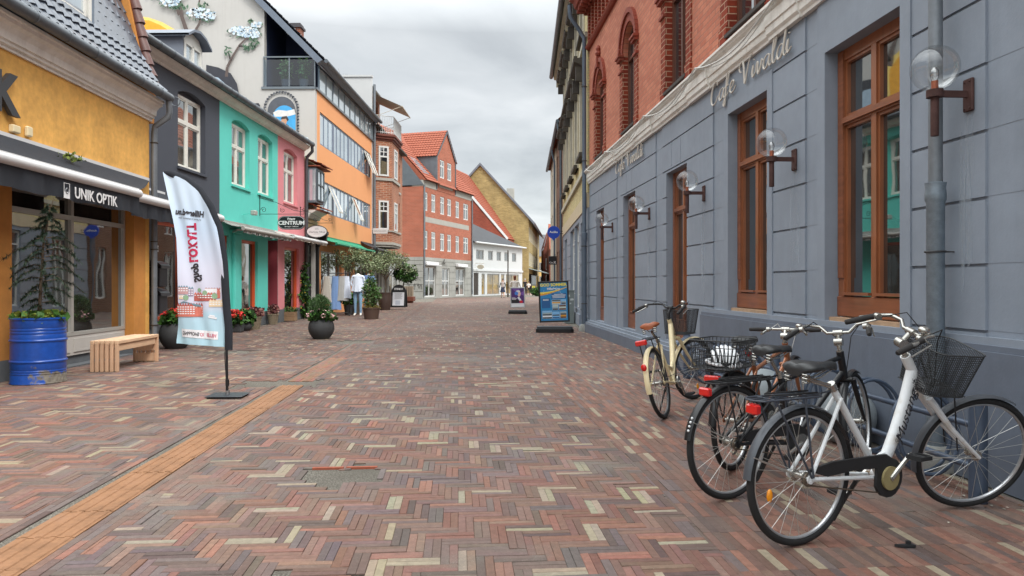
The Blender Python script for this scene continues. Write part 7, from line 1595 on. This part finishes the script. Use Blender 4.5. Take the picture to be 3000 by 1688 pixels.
    for sd, aa in ((-1, ca), (1, ca+math.pi)):
        e = Vector((bb.x+.17*math.cos(aa), sd*.085, bb.z+.17*math.sin(aa))); b = MB(); b.tube([Vector((bb.x, sd*.075, bb.z)), Vector((bb.x, sd*.082, bb.z)).lerp(e, .5)+Vector((0, 0, .006)), e], [.015, .012, .012], 8); b.tube([Vector((bb.x, sd*.03, bb.z)), Vector((bb.x, sd*.085, bb.z))], .012, 8); b.build('crank', CHR, t)
        b = MB(); b.box(e.x-.045, e.x+.045, e.y+sd*.01, e.y+sd*.02, e.z-.010, e.z+.010); b.box(e.x-.045, e.x+.045, e.y+sd*.085, e.y+sd*.095, e.z-.010, e.z+.010); b.box(e.x-.045, e.x-.032, e.y+sd*.02, e.y+sd*.085, e.z-.012, e.z+.012); b.box(e.x+.032, e.x+.045, e.y+sd*.02, e.y+sd*.085, e.z-.012, e.z+.012); b.tube([e, e+Vector((0, sd*.09, 0))], .012, 8); b.build('pedal', BKM, t)
    # saddle
    sx_, sz_ = p['sad']; d_ = (st-bb).normalized(); b = MB(); sp_ = Vector((sx_+.10, 0, sz_-.065)); b.tube([st-d_*.02, st+d_*.02], w*1.15, 10); b.tube([st, sp_], .013, 10)
    for sd in (-1, 1): b.tube([(sx_+.02, sd*.03, sz_-.03), (sx_+.08, sd*.022, sz_-.06), (sx_+.16, sd*.02, sz_-.055), (sx_+.25, sd*.012, sz_-.02)], .004, 6)
    for sd in (-1, 1):
        pts = [(sx_+.02+.018*math.sin(i*1.25), sd*.055+.018*math.cos(i*1.25), sz_-.075+.0035*i) for i in range(16)]; b.tube(pts, .003, 5)
    b.build('seat_post', CHR, t)
    n_ = 16; vs = []; prof = [(0, .05, .002), (.02, .085, .012), (.07, .098, .016), (.12, .078, .010), (.17, .044, .004), (.22, .028, .002), (.26, .022, .002), (.285, .012, -.004)]; k_ = p.get('sadw', 1)
    for (x, hw, dz) in prof:
        for j in range(n_):
            a = 2*math.pi*j/n_; cz = math.sin(a); vs.append((sx_+x, hw*k_*math.cos(a), sz_+dz+(.018*cz if cz > 0 else .042*cz*(1 if x < .12 else .6))-.012*math.cos(a)**4-(.010 if abs(math.cos(a)) < .25 and cz > 0 and x < .2 else 0)))
    b = MB(); b.add(vs, [(i*n_+j, i*n_+(j+1) % n_, (i+1)*n_+(j+1) % n_, (i+1)*n_+j) for i in range(len(prof)-1) for j in range(n_)]+[tuple(range(n_-1, -1, -1)), tuple(range((len(prof)-1)*n_, len(prof)*n_))]); b.build('saddle', p.get('sadcol', SADB), t, ang=70)
    # stem and handlebar
    zb_ = p.get('bz', 1.06); xb_ = ht.x+p.get('stemx', .03); b = MB(S_); top = ht+ax*.02; kn = Vector((ht.x-.045 if p['style'] == 'white' else ht.x-.01, 0, ht.z+(zb_-ht.z)*.55)); b.tube([top-ax*.03, top], .021, 12); b.tube([top, kn, Vector((xb_, 0, zb_))], [.014, .017, .015], 10); b.tube([(xb_, -.03, zb_), (xb_, .03, zb_)], .021, 12)
    if p['style'] in ('white', 'black'): b.lathe([(0, -.026), (.027, -.026), (.027, .026), (0, .026)], tuple(kn), 14, axis='y')
    b.build('stem', p.get('barcol', CHR), t)
    b = MB(S_); hw = p.get('barw', .29); sweep = p.get('sweep', .20); rise = p.get('rise', .05); g_z = zb_+rise-.03
    for sd in (-1, 1): b.tube([(xb_, 0, zb_), (xb_, sd*.07, zb_), (xb_+.015, sd*.12, zb_+rise*.8), (xb_-.01, sd*.18, zb_+rise), (xb_-sweep*.4, sd*(hw-.04), zb_+rise*.9), (xb_-sweep, sd*hw, g_z), (xb_-sweep-.02, sd*(hw+.005), g_z-.005)], .011, 10)
    hb_ = b.build('handlebar', p.get('barcol', CHR), t)
    for sd in (-1, 1):
        b = MB(S_); q0, q1 = Vector((xb_-sweep*.62, sd*(hw-.022), zb_+rise*.62)), Vector((xb_-sweep-.10, sd*(hw+.02), g_z-.045)); 
        if sweep < .08: q0, q1 = Vector((xb_-.02, sd*(hw-.02), zb_+rise*.5)), Vector((xb_-.05, sd*(hw+.11), zb_+rise*.3))
        b.tube([q0, q0.lerp(q1, .08), q0.lerp(q1, .5), q0.lerp(q1, .95), q1], [.019, .015, .017, .015, .011], 10); b.build('grip', GRIP, t)
        b = MB(S_); b.tube([q0+Vector((.01, 0, 0)), q0+Vector((.045, sd*.012, -.02)), q1+Vector((.075, sd*.01, -.012))], [.008, .006, .005], 6); b.tube([q0+Vector((0, -sd*.03, 0)), q0+Vector((.0, -sd*.005, 0))], .020, 10); b.build('brake_lever', p.get('levcol', CHR), hb_)
    b = MB(S_); q = Vector((xb_-sweep*.45, (-1 if p.get('bell', 1) > 0 else 1)*(hw-.06), zb_+rise+.03)); b.sphere(q, (.028, .028, .02), 14, 8); b.tube([q-Vector((0, 0, .03)), q], .008, 6); b.build('bell', CHR, t)
    b = MB(S_)
    for sd in (-1, 1): a = Vector((xb_-sweep*.5, sd*(hw-.05), zb_+rise*.7)); b.tube([a, a+Vector((.12, -sd*.03, .04)), Vector((xb_+.12, sd*.05, zb_-.03)), hb+Vector((.05, sd*.01, .06)), hb+Vector((.03, 0, -.02))], .0032, 6)
    b.build('brake_cable', p.get('cabcol', BKM), t)
    # rear rack
    if p.get('rack', True):
        rz = p.get('rackz', .745); rw = .062; x0, x1 = p.get('rackx', (-.30, .20)); b = MB(); rr = .0055
        b.tube([(x1, -rw*.4, rz), (x1-.03, -rw, rz), (x0+.03, -rw, rz), (x0, -rw*.4, rz), (x0, rw*.4, rz), (x0+.03, rw, rz), (x1-.03, rw, rz), (x1, rw*.4, rz), (x1, -rw*.4, rz)], rr, 6)
        for y in (-.02, .02): b.tube([(x0, y, rz), (x1, y, rz)], .004, 5)
        for x in (x0+.10, x1-.08): b.tube([(x, -rw, rz), (x, rw, rz)], .004, 5)
        for sd in (-1, 1):
            b.tube([(x0+.10, sd*rw, rz), (.0, sd*.075, R+.01)], rr, 6); b.tube([(x1-.14, sd*rw, rz), (.01, sd*.075, R+.01)], rr, 6)
        b.tube([(x1, 0, rz), (st.x, 0, rz+.01)], .005, 6); b.build('rack', p.get('rackcol', BKM), t)
        b = MB(); b.tube([(x1-.02, -.03, rz+.014), (x0+.12, -.03, rz+.018), (x0+.09, 0, rz+.02), (x0+.12, .03, rz+.018), (x1-.02, .03, rz+.014)], .0045, 6); b.build('spring_clip', p.get('clipcol', BKM), t)
    tlx, tlz, tw__ = p.get('tail', (-.32, .72, .045)); b = MB(); b.rbox(tlx-.02, tlx+.02, -tw__, tw__, tlz-.025, tlz+.025, .008); b.build('tail_light', REDL, t)
    if p.get('tail2'): q = p['tail2']; b = MB(); b.sphere((q[0], 0, q[1]), (.012, .028, .034), 12, 8); b.build('rear_reflector', REDL, t)
    b = MB(); kx = bb.x-.12; b.tube([(kx, .04, .26), (kx-.01, .10, .14), (kx-.03, .15, .02), (kx-.05, .16, .012)], [.011, .009, .008, .006], 8); b.build('kickstand', BKM, t)
    return t, S_, wb
W1 = bike(dict(label='white step through bicycle with black front basket, nearest of the bicycles', style='white', rear=(1.425, 3.56), front=(2.60, 4.12), col=WHB, R=.342, bbx=.572, stx=.215, stz=.775, htx=.775, htz=.90, hbx=.915, hbz=.70, steer=-25, sad=(-.05, .885), sadw=1.12, fender=FENG, ffcol=FENG, refl_r=(200,), barw=.23, sweep=.13, rise=.035, bz=1.045, crank=41, rackx=(-.33, .10), rackz=.745, rackcol=paint('rack_bluegrey', S(62, 68, 78), .5, .1), tail=(-.31, .70, .035), tube=.02, fa=176, stemx=.0, lean=1))
t, S1, wb1 = W1
# lettering on the white tubes
b = MB(Matrix.Translation((.775, -.045, .66)) @ Matrix.Rotation(R_(0), 4, 'Z')); 
text('Mustang', .088, Matrix.Translation((.725, -.0445, .59)) @ RX @ Matrix.Rotation(R_(67), 4, 'Z'), paint('decal_black', S(40, 40, 44), .5), t, ext=.001, shear=.35, name='decal')
fl_ = MB(); g_ = random.Random(6)
for (cx_, cz_) in ((.665, .455), (.79, .74)):
    for _ in range(14):
        a = g_.uniform(0, 6.28); x, z = cx_+g_.uniform(-.012, .022)+.25*(z-cz_ if _ else 0), cz_+g_.uniform(-.045, .045); fl_.tube([(x+.010*math.cos(a+k), -.0445, z+.010*math.sin(a+k)) for k in (0, 1, 2, 3, 4)], .0013, 4)
fl_.build('flourish_decal', MC['decal_black'], t)
basket(t, S1, .85, 1.12, .33, .735, .975, .84, .0125, 'front_basket', .0017)
b = MB(S1); b.tube([(.90, -.03, .80), (.86, 0, .90), (.80, 0, .86)], .006, 6); b.tube([(1.05, -.06, .74), (1.16, -.055, R_(0)+.38)], .004, 6); b.tube([(1.05, .06, .74), (1.16, .055, .38)], .004, 6)
b.build('basket_bracket', BKM, t)
B3 = bike(dict(label='black bicycle with silver riser handlebar behind the white bicycle', style='black', rear=(1.312, 4.32), front=(2.428, 4.96), col=BKP, R=.342, bbx=.56, stx=.44, stz=.72, htx=1.04, htz=.83, hbx=1.085, hbz=.665, steer=22, sad=(.26, .885), sadw=1.0, fender=BKP, refl_r=(), barw=.24, sweep=.20, rise=.06, bz=.965, crank=200, rackx=(-.18, .34), rackz=.71, tail=(-.20, .66, .04), cabcol=BKM, tt=.1, fa=172, stemx=0.0))
b = MB(); b.torus((.30, .02, .64), .075, .011, 'y', 26, 8); b.rbox(.27, .33, .0, .04, .54, .575, .006); b.build('ring_lock', BKM, B3[0])
b = MB()
for k in range(4): a = R_(163-k*4.0); b.sphere((.362*math.cos(a), -.012, .342+.362*math.sin(a)), .008, 8, 5)
b.build('fender_stripes', WHB, B3[0])
B2 = bike(dict(label='copper framed bicycle with wire crate and helmet behind the black bicycle', style='black', rear=(1.543, 5.0), front=(2.36, 5.98), col=COPB, R=.342, bbx=.54, stx=.36, stz=.72, htx=1.04, htz=.81, hbx=1.10, hbz=.66, steer=4, sad=(.14, .89), fender=BKP, barw=.17, sweep=.05, rise=.0, bz=.925, crank=30, rackx=(-.34, .2), rackz=.715, tail=(-.34, .665, .055), tail2=(.27, .80), cabcol=paint('white_cable2', S(210, 210, 206), .4), tt=.15))
cr_o = basket(B2[0], None, -.37, .05, .34, .735, .92, .86, .032, 'wire_crate', .0028, dense=False)
hm = thing('bicycle_helmet', 'white and black bicycle helmet lying in the wire crate', 'helmet', tuple(B2[0].matrix_basis @ Vector((-.16, .0, .745))), (R_(6), R_(-4), math.atan2(.98, .817)+.5)); hm.scale = (.84, .84, .84)
b = MB(); n_, m_ = 28, 12; vs = []
for i in range(m_+1):
    ph = math.pi/2*i/m_
    for j in range(n_): a = 2*math.pi*j/n_; vs.append((.15*math.cos(ph)**.8*math.cos(a)+.01, .105*math.cos(ph)**.8*math.sin(a), .125*math.sin(ph)))
b.add(vs, [(i*n_+j, i*n_+(j+1) % n_, (i+1)*n_+(j+1) % n_, (i+1)*n_+j) for i in range(m_) for j in range(n_)]); b.build('shell', BKM, hm)
b = MB()
for k in range(-3, 4):
    pts = []
    for i in range(15):
        u = -1+2*i/14; x = .165*u; y = k*.033*(1-.35*u*u)*1.0; s = max(0, 1-(x/.17)**2-(y/.12)**2); pts.append((x+.01, y, .012+.135*math.sqrt(s)**.9))
    b.tube(pts, [.004+.011*math.sin(math.pi*i/14)**.5 for i in range(15)], 7)
b.torus((.01, 0, .012), .135, .014, 'z', 28, 8); b.build('ribs', paint('helmet_white', S(226, 228, 230), .3, .05, 8, .03), hm)
C1 = bike(dict(label='cream bicycle with tan saddle and dark basket, farthest of the bicycles', style='cream', rear=(1.473, 6.89), front=(2.05, 8.06), col=CRM, R=.342, bbx=.52, stx=.30, stz=.74, htx=.93, htz=.92, hbx=1.0, hbz=.74, steer=-30, sad=(.06, .90), sadcol=SADN, sadw=1.05, fender=CRM, ffcol=CRM, rim=paint('rim_dark', S(90, 92, 94), .4, .1, 10, .05, .5), barcol=BKM, levcol=CHR, barw=.30, sweep=.16, rise=.04, bz=1.05, crank=-60, guard=False, lean=-12, rackx=(-.24, .22), rackz=.77, tail=(-.28, .755, .055), tail2=(-.355, .53), refl_f=(-75,), fa=190))
basket(C1[0], C1[1], .99, 1.26, .34, .76, 1.02, .84, .013, 'front_basket', .0017)
# ---------------- bicycle rack, balls of stone
STL = paint('rack_paint', S(74, 86, 104), .4, .15, 8, .08, .2)
ra, rb_ = Vector((2.77, 4.26, 0)), Vector((2.39, 9.8, 0)); t = thing('bicycle_rack', 'long blue grey bicycle rack with round hoops along the cafe wall', 'bicycle rack', tuple(ra)); dv = rb_-ra; ya = math.atan2(dv.y, dv.x); t.rotation_euler = (0, 0, ya); L_ = dv.length
for x in (0, L_*.5, L_): b = MB(); b.lathe([(.05, 0), (.05, .575), (.046, .60), (.03, .612), (0, .615)], (x, 0, 0), 20); b.build('post', STL, t)
b = MB(); b.tube([(.04, 0, .45), (L_-.04, 0, .45)], .021, 12); b.tube([(.04, 0, .20), (L_-.04, 0, .20)], .021, 12); b.build('rail', STL, t)
for k in range(9):
    x = .42+k*.60
    if abs(x-L_*.5) < .12: continue
    for dx in (-.04, .04):
        b = MB(); b.tube([(x+dx+.03*math.sin(a), .05+.24*math.cos(a)*.85, .33+.26*math.sin(a)) for a in [2*math.pi*i/28 for i in range(29)]], .013, 8); b.build('hoop', STL, t)
GRAN = paint('granite', S(138, 146, 150), .75, .15, 12, .4, fine=160)
for (x, y, rr, lab) in ((2.72, 5.85, .235, 'round grey stone ball behind the white bicycle, nearer the downpipe'), (2.45, 7.0, .24, 'round grey stone ball behind the bicycle saddles, farther one')):
    b = MB(); b.sphere((x, y, rr*.94), rr, 32, 20); o_ = b.build('stone_ball', GRAN, None); o_.location = (0, 0, 0); tag(o_, lab, 'stone ball', 'stone balls by the cafe wall')
# fallen leaves and crumbs along the wall
lt = MB(); g_ = random.Random(77)
for _ in range(260):
    Y = g_.uniform(3.2, 13); x = 3.432-.07*Y-.16-abs(g_.gauss(0, .22)); s = g_.uniform(.006, .02); a = g_.uniform(0, 6.28); z = .003+g_.uniform(0, .004)
    lt.add([(x+s*math.cos(a), Y+s*math.sin(a), z), (x-s*.5*math.sin(a), Y+s*.5*math.cos(a), z+s*.3), (x-s*math.cos(a), Y-s*math.sin(a), z+.001), (x+s*.5*math.sin(a), Y-s*.5*math.cos(a), z+s*.1)], [(0, 1, 2, 3)], g_.choice((0, 0, 1, 2)))
tag(lt.build('leaf_litter', [paint('dead_leaf', S(110, 74, 48), .9), paint('grit_crumb', S(150, 146, 136), .9), paint('pale_scrap', S(206, 200, 186), .9)], None, False), 'small dead leaves and crumbs scattered along the foot of the cafe wall', 'litter', kind='stuff')
# small litter
b = MB(); x, y, _ = pos(2650, 1603); b.extr([(x-.05, y, .002), (x+.0, y+.01, .002), (x+.045, y+.015, .002), (x+.05, y-.012, .002), (x+.01, y-.018, .002), (x-.03, y-.008, .002)], (0, 0, .012)); b.box(x+.01, x+.03, y-.005, y+.01, .014, .03); tag(b.build('broken_clip', BKM), 'small black broken plastic piece lying on the bricks at lower right', 'litter')
